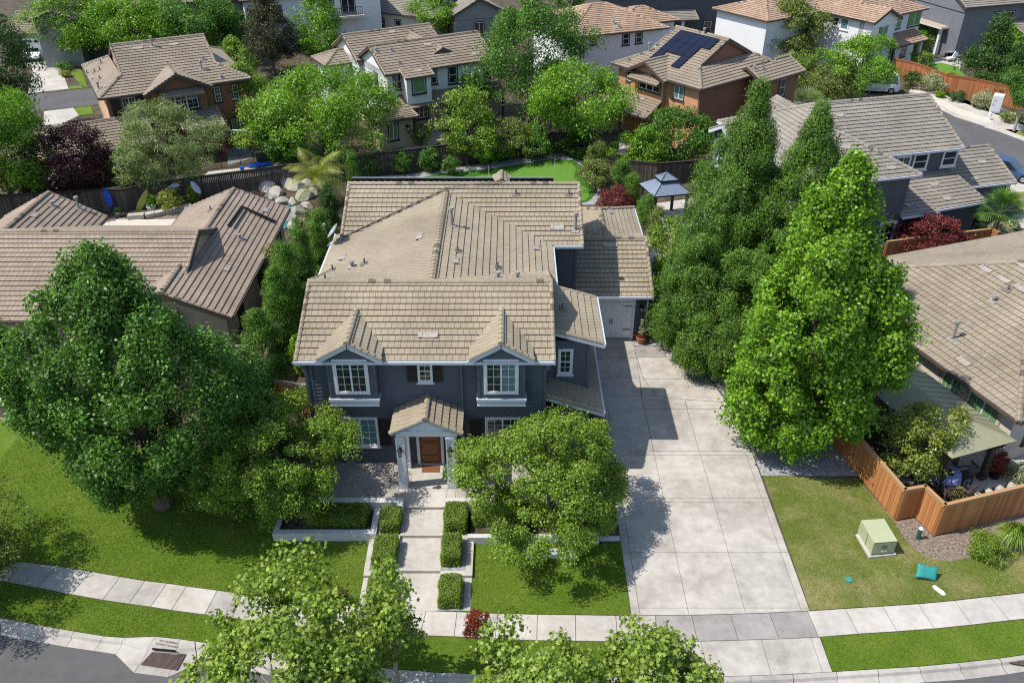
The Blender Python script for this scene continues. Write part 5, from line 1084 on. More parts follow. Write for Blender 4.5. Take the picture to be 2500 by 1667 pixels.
M('dark_conifer','broad layered dark cedar right of the patio lawn',(2400,215),30,150,'cone','dark',.17,up=.3)
M('dark_conifer','dark cedar at the right edge in front of the fence',(2455,245),95,110,'cone','dark',.17,up=.3)
M('ash_tree','olive green tree behind the white patio pergola',(2290,100),18,145,'round','olive',.19)
M('ash_tree','olive green tree left of the white patio pergola',(2200,105),35,90,'round','olive',.19)
M('ash_tree','small bushy tree beside the white pergola post',(2262,120),62,65,'round','bright',.17)
M('ash_tree','bright green tree behind the right-edge cedar',(2440,140),60,100,'round','bright',.18)
M('street_tree','slim pale-trunked street tree at the right edge beside the asphalt',(2475,320),165,100,'round','mid',.15,z0f=.4,dens=.8,trunk='trunk_p')
M('ash_tree','bright tree filling the gap between the brown house roof corner and the large bright tree',(610,335),150,130,'round','lime',.17)
M('ash_tree','leafy tree at the very top left of the long tiled roof',(250,85),-60,140,'round','mid',.2)
M('ash_tree','bright leafy tree behind the brown house ridge, middle one',(430,120),-50,170,'round','bright',.19)
M('ash_tree','mid green tree between the brown house ridge and the terracotta roof',(560,150),-10,110,'oval','mid',.19)
M('garden_tree','dark shrubby tree at the foot of the brown house garage wall',(120,500),400,110,'round','dark',.15,z0f=.05)
M('garden_tree','leafy shrub tree behind the pool and iron fence',(700,405),290,110,'round','mid',.15,z0f=.05)
M('garden_tree','leafy tree filling the corner behind the patio gazebo',(1560,420),300,120,'round','bright',.16,z0f=.05)
M('garden_tree','yellowish tree left of the low wide tree and the orange house wing',(1935,225),120,95,'round','lime',.17,z0f=.05)
M('garden_tree','shrubby tree between the tall centre tree and the terracotta house',(1420,200),110,90,'round','mid',.17,z0f=.05)
M('garden_tree','leafy tree at the top edge between the porch house and the solar panel house',(1600,60),-10,90,'round','bright',.19)
M('garden_tree','bushy tree at the right edge behind the utility cabinet',(2490,260),150,80,'round','mid',.15)
# fence-line shrubs above the putting green
for b,top,w,pal,lab in (((1245,388),285,120,'olive','brownish green hedge tree left of the bright round tree'),((1310,385),300,100,'mid','dark hedge tree under the bright round tree'),((1190,400),320,80,'bright','leafy shrub tree right of the pale tree'),((1395,378),320,100,'dark','dark shrub mass beneath the bright round tree')):
    M('hedge_tree',lab,b,top,w,'round',pal,.14,z0f=.03)
for p,w,hh,lab in (((905,430),50,1.9,'climber shrub at the weathered fence nearest the palm'),((985,425),45,1.8,'climber shrub second from the palm on the weathered fence'),((1050,420),55,2.1,'climber shrub below the small tree on the weathered fence'),((1100,425),45,1.6,'low shrub at the foot of the pale tree'),((1415,390),35,1.,'small green shrub at the far edge of the putting green')):
    bush('climber_shrub',lab,'shrub',p,w,hh,pal='mid',leaf=.11,kind='round')
col('pale slim cypress left of the arborvitae pair, taller one',1462,445,338,32,'olive'); col('pale slim cypress left of the arborvitae pair, shorter one',1440,450,352,30,'olive')
M('ornamental_tree','pale feathery small tree beside the stones of the putting green',(1452,470),385,80,'round','olive',.11,z0f=.2,rc=.35)
col('conical arborvitae with a leaning tip left of the gazebo',1513,480,385,44); col('rounded arborvitae directly left of the gazebo',1543,495,420,38)
col('arborvitae below the gazebo corner',1577,555,470,42); col('second arborvitae below the gazebo beside the garage roof',1600,600,500,42,'olive')
bush('red_shrub','dark red shrub left of the gazebo','shrub',(1500,505),88,1.7,pal='jmaple',leaf=.10,kind='dome')
M('garden_tree','bright green loose tree right of the third garage roof',(1640,690),520,115,'round','lime',.12,rc=.45); M('garden_tree','small bright tree behind the garage side path',(1600,740),640,55,'round','bright',.12,rc=.35)
M('red_maple','spreading red Japanese maple in front of the charcoal house',(2255,625),512,175,'dome','jmaple',.12,z0f=.25,rc=.4,squash=.7,shape='star')
# clipped hedges along the walk
def hedge(label,x0,x1,y0,y1,z0,z1,leaf=.055,group='clipped box hedges along the walkway'):
    SEED[0]+=1; rng=np.random.default_rng(SEED[0]); lx,ly,lz=(x1-x0)/2,(y1-y0)/2,(z1-z0)
    root=empty('box_hedge',((x0+x1)/2,(y0+y1)/2,z0),0,label,'hedge',group)
    core=MB(); core.box(-lx+.07,lx-.07,-ly+.07,ly-.07,0,lz-.08); core.build('branches',MT['hedgecore'],root)
    A=4*lx*ly+2*lz*(2*lx+2*ly); n=int(A*1900); P=np.zeros((n,3)); N=np.zeros((n,3)); u=rng.random(n); a1=4*lx*ly; w=np.array([a1,2*ly*lz,2*ly*lz,2*lx*lz,2*lx*lz]); k=rng.choice(5,n,p=w/w.sum()); s=rng.uniform(-1,1,n); t=rng.uniform(-1,1,n)
    for i,(f,nn) in enumerate(((lambda s,t:(s*lx,t*ly,lz+0*s),(0,0,1)),(lambda s,t:(-lx+0*s,t*ly,(s*.5+.5)*lz),(-1,0,0)),(lambda s,t:(lx+0*s,t*ly,(s*.5+.5)*lz),(1,0,0)),(lambda s,t:(s*lx,-ly+0*s,(t*.5+.5)*lz),(0,-1,0)),(lambda s,t:(s*lx,ly+0*s,(t*.5+.5)*lz),(0,1,0)))):
        m=k==i; P[m]=np.stack(f(s[m],t[m]),1); N[m]=nn
    # round the edges
    r=.13; q=P.copy(); c=np.clip(P,[-lx+r,-ly+r,-1],[lx-r,ly-r,lz-r]); d=P-c; L=np.linalg.norm(d,axis=1,keepdims=True)+1e-9; P=c+d/L*np.minimum(L,r*(1+.0*L)); P+=rng.normal(0,.022,(n,3))+ (np.sin(P[:,:1]*7+SEED[0])*np.sin(P[:,1:2]*6+P[:,2:3]*5+SEED[0])*.035)*N+(rng.random((n,1))<.04)*rng.uniform(0,.07,(n,1))*N
    leafmesh('foliage',MT['lf_hedge'],P,N*.8+rng.normal(size=(n,3))*.55+np.array([0,0,.3]),leaf*rng.uniform(.6,1.2,n),rng.random(n),root)
MT['hedgecore']=flat('hedge_core',(.03,.04,.015),.95)
hedge('clipped box hedge in the planter notch left of the top landing',-5.45,-4.65,25.62,26.75,.28,.85)
hedge('clipped box hedge left of the middle landing',-5.55,-4.62,23.85,25.2,.12,.72)
hedge('clipped box hedge left of the lowest walkway slab',-5.5,-4.62,22.05,23.35,0,.6)
hedge('clipped box hedge right of the top landing',-2.78,-1.85,25.6,26.95,.28,.9)
hedge('clipped box hedge right of the middle landing',-2.78,-2.02,23.95,25.2,.12,.8)
hedge('clipped box hedge right of the lowest walkway slab',-2.76,-1.9,21.95,23.2,0,.62)
hedge('dark clipped hedge inside the left planter',-8.6,-6.05,25.95,26.9,.3,.85); hedge('clipped hedge inside the right planter under the tree',-1.6,2.9,26.0,26.9,.28,.85)
# right-front planting
bush('round_shrub','rounded bright green shrub in the mulch bed','shrub',Z(9,2090,680),98,.85,pal='hedge',leaf=.06,cov=3)
for i,(p,w,hh,lab) in enumerate(((Z(6,95,860),38,.75,'low round shrub at the top of the gravel bed'),(Z(6,240,985),40,.6,'low shaded shrub in the gravel under the sweetgum'),(Z(6,440,1345),42,.7,'low round shrub at the gravel edge beside the driveway joint'),(Z(6,530,1500),46,.7,'low round shrub nearest the dry lawn in the gravel bed'))): bush('round_shrub',lab,'shrub',p,w,hh,pal='mid',leaf=.07,cov=2.6)
bush('red_shrub','small deep red shrub on the lawn edge left of the walkway','shrub',(818,1462),52,.5,pal='redlf',leaf=.06)
bush('patio_shrub','yellowish flowering plant at the inner fence corner','shrub',(2332,1222),35,.8,pal='yellow',leaf=.07); bush('patio_shrub','pale flowering shrub beside the stones at the right edge','shrub',(2488,1175),70,1.,pal='cream',leaf=.07); bush('patio_shrub','orange-flowered potted plant by the beige house corner','shrub',(2440,1140),38,.9,pal='redlf',leaf=.08)
bush('patio_shrub','dark leafy climber on the beige wall below its first window','shrub',Z(6,1390,1040),30,2.,pal='mid',leaf=.10,kind='round')
# street-side shrubs at the right road
for p,w,hh,pal,lab in ((Z(3,1570,600),55,1.7,'dark','dark green shrub behind the white van'),(Z(3,1715,625),60,1.9,'cream','white-flowering shrub against the cedar fence, left one'),(Z(3,2065,745),58,1.8,'cream','white-flowering shrub beside the utility cabinet'),(Z(3,1775,668),22,.7,'bright','small bright shrub on the pale gravel'),(Z(3,1890,690),42,1.0,'dark','dark low shrub on the pale gravel'),(Z(3,1620,395),55,2.4,'olive','round pinkish shrub beside the patio door'),(Z(3,1640,470),50,2.,'lime','lime shrub beside the small patio lawn'),(Z(3,2085,610),45,1.4,'lime','lime shrub inside the right fence'),(Z(3,1850,555),30,.9,'yellow','yellow shrub at the patio lawn corner'),(Z(3,2260,830),60,.9,'olive','low shrub below the utility cabinet'),(Z(3,1060,395),45,2.2,'lime','spiky shrub against the white stucco wall')):
    bush('roadside_shrub',lab,'shrub',p,w,hh,pal=pal,leaf=.14,kind='round')
for p,w,hh,pal,lab in ((Z(1,440,480),44,.9,'mid','green shrub beside the far left driveway'),(Z(1,450,525),26,.7,'yellow','straw-yellow grass clump beside the far left driveway'),(Z(1,355,385),20,.8,'bright','small bright shrub in front of the grey-green wall'),(Z(1,1180,1440),60,1.7,'yellow','yellow-flowered shrub against the wooden fence'),(Z(1,1330,1390),30,1.5,'lime','thin shrub right of the hanging surfboards'),(Z(1,905,1270),70,2.4,'olive','brownish shrub beside the purple plum')):
    bush('garden_shrub',lab,'shrub',p,w,hh,pal=pal,leaf=.13,kind='round')
for i,(x,y,w) in enumerate(((400,35,22),(455,40,26),(510,35,22),(565,38,24),(400,62,20),(480,60,22),(130,70,24),(300,75,26))):
    bush('clipped_shrub',['rounded shrub in the far top bed, first of the back row','rounded shrub in the far top bed, second of the back row','rounded shrub in the far top bed, third of the back row','rounded shrub in the far top bed, fourth of the back row','rounded shrub in the far top bed, left of its front row','rounded shrub in the far top bed, right of its front row','far top shrub beside the cedar fence end','far top shrub between the fence and the round lawn'][i],'shrub',Z(3,x,y+18),w/2.0,.9,pal='hedge' if i<4 else 'lime',leaf=.16,kind='dome',group='clipped shrubs in the far top bed')
# palms
def fan_palm(name,label,base,top,w,n=26,trunkH=None,pal='silver',kind='fan',group=None,Hh=None):
    X,Y=G(*base); H=Hh or GY(base[0],top,Y)[1]; D=Y*cT-(H-HC)*sT; R=w/2*D/F; root=empty(name,(X,Y,0),0,label,'palm',group); SEED[0]+=1; rng=random.Random(SEED[0])
    hz=H-R*.75 if trunkH is None else trunkH; hz=max(.15,hz); vs=[];fs=[];T=[]
    def quad(a,b,c,d,t): k=len(vs); vs.extend([a,b,c,d]); fs.append((k,k+1,k+2,k+3)); T.append(t)
    for i in range(n):
        az=i*2.39996+rng.uniform(-.2,.2); el=R_(80-100*(i/n)**1.0) if kind=='fan' else R_(75-70*(i/n)); d=Vector((math.cos(az)*math.cos(el),math.sin(az)*math.cos(el),math.sin(el))); o=Vector((0,0,hz)); t=rng.random()
        if kind=='fan':
            L1=R*.5; c=o+d*L1; side=d.cross(Vector((0,0,1))); side=side.normalized() if side.length>.01 else Vector((1,0,0)); up=side.cross(d)
            quad(o-side*.02,o+side*.02,c+side*.015,c-side*.015,t*.5)
            for j in range(17):
                a=(j-8)/8*1.5; e=d*math.cos(a)+side*math.sin(a); tip=c+e*R*.55+Vector((0,0,-.08*R-abs(a)*.03)); m=c+e*R*.3; wv=(side*math.cos(a)-d*math.sin(a))*.028*max(1,R*.6)
                quad(c,m-wv,tip,m+wv,min(1,t*.6+rng.random()*.4))
        else:
            pts=[]; v=d.copy(); p=o.copy(); seg=8; L=R*1.25/seg
            for s_ in range(seg+1): pts.append(p.copy()); p=p+v*L; v=(v+Vector((0,0,-.26))).normalized()
            for s_ in range(seg):
                a,b=pts[s_],pts[s_+1]; dd=(b-a).normalized(); side=dd.cross(Vector((0,0,1))); side=side.normalized() if side.length>.01 else Vector((1,0,0))
                quad(a-side*.02,a+side*.02,b+side*.015,b-side*.015,t*.4)
                for q in range(5):
                    c=a+(b-a)*(q/5); ll=R*.38*math.sin(math.pi*min(.97,(s_+q/5)/seg*.85+.15))
                    for sg in (-1,1):
                        tip=c+(side*sg*.75+dd*.5+Vector((0,0,-.45))).normalized()*ll; m=(c+tip)/2+Vector((0,0,.03)); quad(c,m+dd*.022,tip,m-dd*.022,min(1,t*.5+rng.random()*.5))
    me=bpy.data.meshes.new('fronds'); me.from_pydata([tuple(v) for v in vs],[],fs); at=me.attributes.new('tint','FLOAT','FACE'); at.data.foreach_set('value',np.array(T,np.float32)); link('fronds',me,MT['lf_'+pal],root)
    mb=MB(); mb.tube((0,0,-.05),(0,0,hz),.2 if hz>1 else .1,.14 if hz>1 else .08,10); mb.build('trunk',MT['trunk'],root); return root
fan_palm('queen_palm','yellow-green feather palm above the rock waterfall',(785,505),372,165,22,kind='feather',pal='yellow')
fan_palm('fan_palm','pale fan palm between the orange and charcoal houses',(1955,300),222,130,26,pal='silver')
fan_palm('windmill_palm','dark green windmill palm in front of the charcoal house garage',(2415,600),470,130,28,pal='mid')
for p,w,hh,lab in ((Z(3,2040,1600),52,.9,'striped yucca left of the windmill palm trunk'),(Z(3,2160,1590),52,1.0,'striped yucca right of the windmill palm trunk'),(Z(3,2275,1560),36,.7,'small striped yucca nearest the right edge'),(Z(3,2010,1530),60,1.6,'dark cycad behind the striped yuccas')):
    fan_palm('yucca',lab,p,0,w,22,trunkH=.1,pal='dark' if 'cycad' in lab else 'cream',kind='feather' if 'cycad' in lab else 'fan',Hh=hh)
# tall grass clump
def grass_clump(label,base,w,h,n=700,pal='hedge'):
    X,Y=G(*base); R=w/2*(Y*cT+HC*sT)/F; root=empty('grass_clump',(X,Y,0),0,label,'ornamental grass'); rng=np.random.default_rng(3); vs=[];fs=[];T=[]
    for i in range(n):
        a=rng.random()*6.28; tl=rng.uniform(.1,1)*R; hh=h*rng.uniform(.7,1.1)*(1-.35*tl/R); p=Vector((math.cos(a)*.18*rng.random(),math.sin(a)*.18*rng.random(),0)); m=p+Vector((math.cos(a)*tl*.5,math.sin(a)*tl*.5,hh)); e=p+Vector((math.cos(a)*tl*1.05,math.sin(a)*tl*1.05,hh*.55)); s_=Vector((-math.sin(a),math.cos(a),0))*.012; k=len(vs)
        vs.extend([p-s_,p+s_,m+s_,m-s_,e]); fs.append((k,k+1,k+2,k+3)); fs.append((k+3,k+2,k+4)); t=rng.random(); T+=[t,min(1,t+.2)]
    me=bpy.data.meshes.new('blades'); me.from_pydata([tuple(v) for v in vs],[],fs); at=me.attributes.new('tint','FLOAT','FACE'); at.data.foreach_set('value',np.array(T,np.float32)); link('blades',me,MT['lf_'+pal],root)
grass_clump('tall arching grass clump in front of the cedar fence',Z(9,2255,620),105,1.15)
print('leaves',tree.count)
# ================= fences, yards, street furniture =================
def fence(name,label,pts,h,mat,bw=.14,rail=True,side=1,group=None,post=2.4,capmat=None):
    root=empty(name,(*pts[0],0),0,label,'fence',group); o=Vector((*pts[0],0)); rg=random.Random(int(abs(pts[0][0]*100)))
    P=[Vector((*p,0))-o for p in pts]; b=MB(); r=MB()
    for i,(p,q) in enumerate(zip(P,P[1:])):
        d=(q-p); L=d.length; d.normalize(); n=Vector((-d.y,d.x,0)); k=max(1,int(L/bw)); s=L/k
        for j in range(k):
            a=p+d*(j*s+.006); c=p+d*((j+1)*s-.006); hh=h-rg.random()*.012; t=.022; off=n*(.006*(j%2))
            b.hexa([a-n*t+off,c-n*t+off,c+off,a+off]+[v+Vector((0,0,hh)) for v in (a-n*t+off,c-n*t+off,c+off,a+off)],att=rg.random())
        if rail:
            r.bar(p-d*.04+Vector((0,0,h+.035)),q+d*.04+Vector((0,0,h+.035)),.16,.04); r.bar(p+Vector((0,0,h-.08))-n*.04,q+Vector((0,0,h-.08))-n*.04,.03,.12)
        for z in (.35,h*.6): r.bar(p+Vector((0,0,z))+n*.05,q+Vector((0,0,z))+n*.05,.05,.09)
        m=max(1,round(L/post))
        for j in range(m+(1 if i==len(P)-2 else 0)):
            c=p+d*(L*j/m)+n*.07; pm=MB(); pm.box(c.x-.045,c.x+.045,c.y-.045,c.y+.045,-.1,h+.01); pm.build('post',MT[mat],root)
    b.build('board_panel',MT[mat],root); 
    if r.f: r.build('rail',MT[capmat or mat],root)
    return root
def iron_fence(label,pts,h=1.2,sp=.11):
    root=empty('iron_fence',(*pts[0],0),0,label,'fence'); o=Vector((*pts[0],0)); P=[Vector((*p,0))-o for p in pts]; b=MB()
    for p,q in zip(P,P[1:]):
        d=q-p; L=d.length; d.normalize(); U=lambda z:Vector((0,0,z))
        for z in (.12,h-.12): b.bar(p+U(z),q+U(z),.03,.03)
        for j in range(int(L/sp)+1): c=p+d*j*sp; b.bar(c+U(.03),c+U(h),.016,.016,up=(1,0,0))
        for j in range(int(L/2.2)+1): c=p+d*j*2.2; b.bar(c+U(0),c+U(h+.1),.05,.05,up=(1,0,0))
    b.build('railing',MT['metal_b'],root); return root
MT['fence_t']=wood_mat('fence_top_rail',(.36,.20,.09),(.50,.30,.15)); MT['fence_gt']=wood_mat('fence_grey_rail',(.28,.24,.19),(.40,.35,.29))
c9=gz(9,[(1470,455),(1605,430),(1735,560),(2352,405),(2900,270)]); dv=Vector((*G(*Z(9,1220,150)),0))-Vector((*c9[0],0)); dv.normalize(); st=Vector((*c9[0],0))+dv*9
hh=GY(*Z(9,1530,225),c9[0][1])[1]; print('fence h',hh)
fence('cedar_fence','new orange cedar fence zigzagging around the beige house patio',[(st.x,st.y)]+c9,1.75,'fence_o',capmat='fence_t')
P4=lambda x,y:G(*Z(4,x,y),1.8)
fence('cedar_fence','short orange cedar fence between the tan house and the hedge, behind the big maple',[P4(1440,828),P4(1600,828),P4(1785,830)],1.8,'fence_o',capmat='fence_gt')
fence('cedar_fence','angled orange cedar fence from the corner post to the slate blue house',[P4(1735,1042),P4(2095,1092)],1.8,'fence_o',capmat='fence_gt')
E_=P4(1790,950); D_=P4(1735,1042); far_=P4(1935,610); fence('weathered_fence','grey weathered side fence between the tan house and the columnar hedge',[(D_[0]-.02,D_[1]+.05),E_,far_,(far_[0]+(far_[0]-E_[0])*1.3,far_[1]+(far_[1]-E_[1])*1.3)],1.8,'fence_w',capmat='fence_gt')
fence('weathered_fence','dark weathered fence behind the courtyard with the hanging surfboards',gz(1,[(-160,1500),(470,1455),(880,1440),(1060,1400),(1400,1350),(1800,1295),(1960,1268)])+gz(2,[(-60,1245),(250,1195)]),1.7,'fence_w',bw=.13)
fence('weathered_fence','dark weathered fence along the back of the putting green',gz(2,[(250,1195),(680,1140),(1000,1095),(1400,1050),(1900,1040)]),1.8,'fence_w',bw=.13)
fence('weathered_fence','dark weathered fence behind the gazebo',[G(1535,445),G(1600,452),G(1668,447),G(1735,440)],1.8,'fence_w',bw=.13)
fence('weathered_fence','brown plank gate fence beside the third garage wall',[(7.9,44.0),(10.4,44.0)],1.8,'fence_w',bw=.15)
fence('cedar_fence','red-brown cedar fence along the right street behind the gravel strip',gz(3,[(1440,520),(1560,545),(1800,625),(2000,665),(2180,700),(2600,800)]),1.9,'fence_o2',bw=.16) if 0 else None
MT['fence_o2']=wood_mat('fence_redwood',(.26,.085,.03),(.42,.16,.06))
fence('cedar_fence','red-brown cedar fence along the right street behind the gravel strip',gz(3,[(1430,520),(1560,548),(1800,638),(2000,672),(2180,712),(2600,830)]),1.9,'fence_o2',bw=.16)
fence('cedar_fence','short red-brown fence in front of the white stucco house',gz(3,[(860,392),(1000,402),(1150,415)]),1.6,'fence_o2',bw=.16)
fence('cedar_fence','orange fence piece at the very top beside the round shrubs',gz(3,[(-30,60),(30,75),(90,40)]),1.8,'fence_o2',bw=.18)
fence('cedar_fence','low orange fence behind the beige house roof below the red maple',[G(*Z(6,1380,262)),G(*Z(6,1720,215)),G(*Z(6,2085,172)),G(*Z(6,2130,195))],1.6,'fence_o',capmat='fence_t')
iron_fence('black iron pool fence in front of the brown house',gz(1,[(1330,1180),(1650,1145),(1840,1090),(1990,1060)]))
iron_fence('black iron gate railing behind the red maple and windmill palm',gz(3,[(1890,1560),(1980,1600),(2010,1640)]),1.3)
# paved and planted areas further back
sheet('street',gz(1,[(-700,690),(180,652),(560,612),(900,570),(1100,640),(900,680),(590,722),(300,752),(-700,840)]),-.02,.1,'asphalt','far left street in front of the white car driveway')
sheet('far_driveway',gz(1,[(190,640),(225,480),(130,420),(170,330),(310,350),(400,420),(460,585),(470,608)]),.0,.1,'conc')
sheet('far_driveway',gz(1,[(300,762),(500,738),(540,790),(420,850),(300,860)]),.0,.1,'conc')
sheet('far_lawn',gz(1,[(470,590),(560,585),(565,605),(475,610)]),.01,.1,'lawn'); sheet('far_lawn',gz(1,[(490,470),(560,480),(600,600),(540,570),(490,510)]),.012,.1,'lawn'); sheet('far_lawn',gz(1,[(500,740),(620,725),(640,780),(545,790)]),.01,.1,'lawn')
RK=[(1560,640),(1760,740),(1880,800),(2100,870),(2352,965),(2800,1130)]
sheet('street',gz(3,[(-400,330),(60,215),(230,158),(500,125),(760,110),(900,150),(820,300),(640,500),(700,590),(900,610),(1400,660)]+RK[1:]+[(3000,1700),(2352,1235),(2270,1185),(2000,1090),(1890,1040),(1400,800),(760,740),(500,500),(480,330),(430,230),(370,220),(-300,480)]),-.02,.1,'asphalt','curving street beyond the charcoal house')
def off(l,dx,dy): return [(x+dx,y+dy) for x,y in l]
sheet('kerb',gz(3,RK+off(RK,10,-22)[::-1]),.05,.15,'conc'); sheet('sidewalk',gz(3,off(RK,30,-58)+off(RK,45,-92)[::-1]),.02,.1,'conc'); sheet('gravel_strip',gz(3,off(RK,12,-23)+off(RK,30,-57)[::-1]),.015,.1,'gravel_w')
sheet('gravel_strip',gz(3,off(RK,45,-93)+[(2700,900),(2200,745),(2000,700),(1800,655),(1640,600),(1580,590)]),.015,.1,'gravel_w','pale gravel bed below the street-side cedar fence')
sheet('footway_pad',gz(3,[(2080,870),(2150,820),(2330,880),(2280,930)]),.03,.1,'conc'); sheet('far_lawn',gz(3,[(2220,885),(2352,895),(2500,950),(2500,1000),(2352,955)]),.03,.1,'lawn_dry')
sheet('far_driveway',gz(3,[(2240,1330),(2290,1190),(2352,1220),(2600,1330),(2600,1420),(2300,1310)]),.0,.1,'conc'); sheet('far_lawn',gz(3,[(2230,1330),(2352,1310),(2600,1420),(2500,1500),(2352,1470),(2280,1380)]),.003,.1,'lawn_dry'); sheet('far_lawn',gz(3,[(1890,1040),(1960,1065),(1980,1078),(1890,1090)]),.01,.1,'lawn_dry')
sheet('footway_pad',gz(3,[(2250,1500),(2352,1440),(2500,1470),(2500,1560),(2240,1560)]),.006,.1,'conc'); sheet('far_lawn',gz(3,[(2180,1620),(2352,1570),(2500,1600),(2352,1680),(2200,1680)]),.006,.1,'lawn')
sheet('patio_paving',gz(3,[(1420,430),(1500,395),(1700,400),(1900,395),(1960,440),(1900,480),(1700,440),(1620,440),(1590,470)]),.01,.1,'conc'); sheet('far_lawn',gz(3,[(1700,445),(1780,430),(1890,455),(1950,520),(1860,545),(1760,515)]),.014,.1,'turf'); sheet('far_lawn',gz(3,[(1900,545),(2010,560),(2000,590),(1920,565)]),.014,.1,'lawn')
sheet('far_lawn',gz(3,[(70,150),(120,110),(215,95),(300,90),(570,72),(575,95),(480,120),(320,130),(200,140),(90,165)]),.0,.1,'turf'); sheet('far_lawn',gz(2,[(2180,130),(2280,120),(2440,130),(2440,160),(2250,185)]),.0,.1,'turf')
sheet('kerb',gz(3,[(85,168),(200,145),(330,135),(500,125),(500,130),(330,142),(200,152),(90,176)]),.02,.1,'conc'); sheet('footway_pad',gz(3,[(400,210),(480,195),(520,230),(480,290),(420,270)]),.02,.1,'conc')
# back garden of the main house
sheet('garden_gravel',gz(2,[(180,1235),(260,1205),(500,1190),(850,1140),(1200,1085),(1500,1045),(1680,1110),(1660,1180),(1740,1270),(1800,1310),(1740,1400),(1660,1400),(1600,1330),(200,1330)]),.0,.05,'gravel','pale gravel border of the putting green')
sheet('artificial_turf',gz(2,[(430,1240),(700,1185),(1000,1160),(1300,1112),(1480,1090),(1600,1100),(1655,1140),(1650,1200),(1680,1240),(1765,1290),(1720,1360),(1690,1380),(1600,1400),(430,1400)]),.02,.05,'turf_d','dark green turf fringe of the putting green')
sheet('putting_green',gz(2,[(895,1222),(960,1200),(1080,1195),(1180,1178),(1260,1145),(1340,1120),(1470,1106),(1580,1115),(1612,1150),(1608,1210),(1640,1265),(1700,1300),(1702,1345),(1680,1370),(1640,1380),(1500,1390),(900,1390)]),.035,.05,'turf','bright putting green behind the slate blue house')
for x,y,lab in ((1468,1165,'thin golf pin with a small dark flag on the putting green'),(1018,1232,'plain golf pin in the shaded part of the putting green')):
    X,Y=G(*Z(2,x,y)); r=empty('golf_pin',(X,Y,.035),0,lab,'flag'); m=MB(); m.tube((0,0,0),(0,0,1.2),.012,.012,6); m.build('pole',MT['white'],r); m=MB(); m.box(0.01,.22,-.004,.004,1.02,1.2); m.build('flag_cloth',MT['shutter'],r)
sheet('patio_paving',[G(1575,500),G(1690,485),G(1740,540),G(1640,640),G(1580,600)],.01,.06,'conc'); sheet('patio_paving',[(8.6,45.6),(10.0,45.6),(10.6,53),(8.6,53)],.004,.06,'conc'); sheet('patio_paving',gz(2,[(1830,985),(2000,915),(2050,1010),(1960,1060),(1840,1050)]),.01,.06,'conc')
sheet('patio_paving',gz(2,[(290,1075),(500,985),(560,900),(720,900),(700,960),(560,1030),(380,1075)]),.01,.06,'stucco_t'); sheet('far_lawn',gz(2,[(360,1080),(560,1030),(700,960),(700,1040),(520,1060)]),.012,.06,'lawn')
sheet('patio_paving',gz(2,[(490,990),(520,905),(700,890),(690,930),(600,985)]),.014,.06,'conc')
# pool
sheet('pool_deck',gz(1,[(1340,1240),(1430,1170),(1640,1150),(1990,1100),(2010,1150),(1960,1165),(1500,1255)]),.0,.06,'conc'); 
sheet('pool_water',gz(1,[(1700,1190),(1740,1162),(1800,1143),(1900,1136),(1975,1136),(1965,1158),(1860,1168),(1760,1188)]),.012,.05,'water')
sheet('far_lawn',gz(1,[(1710,1020),(1880,990),(1880,1040),(1740,1080)]),.0,.06,'lawn_dry'); sheet('patio_paving',gz(1,[(1540,1010),(1690,990),(1730,1080),(1560,1130)]),.0,.06,'stucco_g'); sheet('rock_bed',gz(1,[(1480,1200),(1620,1150),(1650,1175),(1560,1225),(1460,1250)]),.015,.06,'rock')
# courtyard of the tan house
sheet('courtyard_gravel',gz(1,[(640,1568),(730,1500),(1000,1505),(1250,1500),(1230,1620),(600,1620)]),.05,.1,'gravel_w','cream gravel courtyard between the tan roofs')
rs=random.Random(3)
def rock(parent,c,s,mat='rock',sq=.6,seed=0):
    r=random.Random(seed); import bmesh
    b=bmesh.new(); bmesh.ops.create_icosphere(b,subdivisions=3,radius=1)
    pn=[(Vector((r.uniform(-1,1),r.uniform(-1,1),r.uniform(-.4,1))).normalized(),r.uniform(.55,.85)) for _ in range(9)]
    for v in b.verts:
        for n,dd in pn:
            e=v.co.dot(n)-dd
            if e>0: v.co-=n*e
        v.co=Vector((v.co.x*s[0],v.co.y*s[1],v.co.z*s[2]))
    me=bpy.data.meshes.new('rock'); b.to_mesh(me); b.free(); o=link('boulder',me,MT[mat],None,c); o.rotation_euler=(0,0,r.uniform(0,3)); return o
rk=[(1830,1290,1.3,.9),(1900,1330,1.,.7),(1960,1265,1.2,.8),(2030,1285,1.3,.8),(2100,1270,1.1,.6),(2150,1330,.9,.7),(2080,1350,1.2,.8),(2010,1400,.8,.6),(1930,1385,.9,.5),(2040,1450,.9,.7),(1990,1500,.8,.6),(2100,1420,.7,.5),(1850,1350,.8,.4),(2010,1555,.8,.5),(2060,1520,.6,.4)]
for i,(x,y,s,h) in enumerate(rk):
    X,Y=G(*Z(1,x,y)); o=rock(None,(X,Y,h*.25),(s*.75,s*.6,h*.75),seed=i); tag(o,'pale boulder of the rock waterfall, '+['topmost left', 'top left, above the fall', 'topmost centre', 'top centre right', 'topmost right', 'far right', 'right of the fall', 'dark-faced one beside the fall', 'left of the fall', 'lower centre', 'lower, beside the water', 'lower right', 'small left', 'lowest left', 'lowest right'][i],'boulder','boulders of the rock waterfall')
sheet('pool_water',gz(1,[(1900,1430),(1980,1400),(2010,1470),(1960,1560),(1900,1600)]),.05,.1,'water')
for i,(x0,y0,x1,y1) in enumerate(((1000,1492,1060,1480),(1065,1482,1130,1465),(1135,1468,1310,1425),(880,1500,990,1492))):
    a,b=G(*Z(1,x0,y0)),G(*Z(1,x1,y1)); m=MB(); m.bar((*a,.17),(*b,.17),.5,.4); m.build('stone_block',MT['rock'],label='sawn pale stone edging block of the courtyard bed, '+['second from the left','third from the left','longest, at the right end','leftmost'][i],cat='stone',group='stone edging blocks of the courtyard')
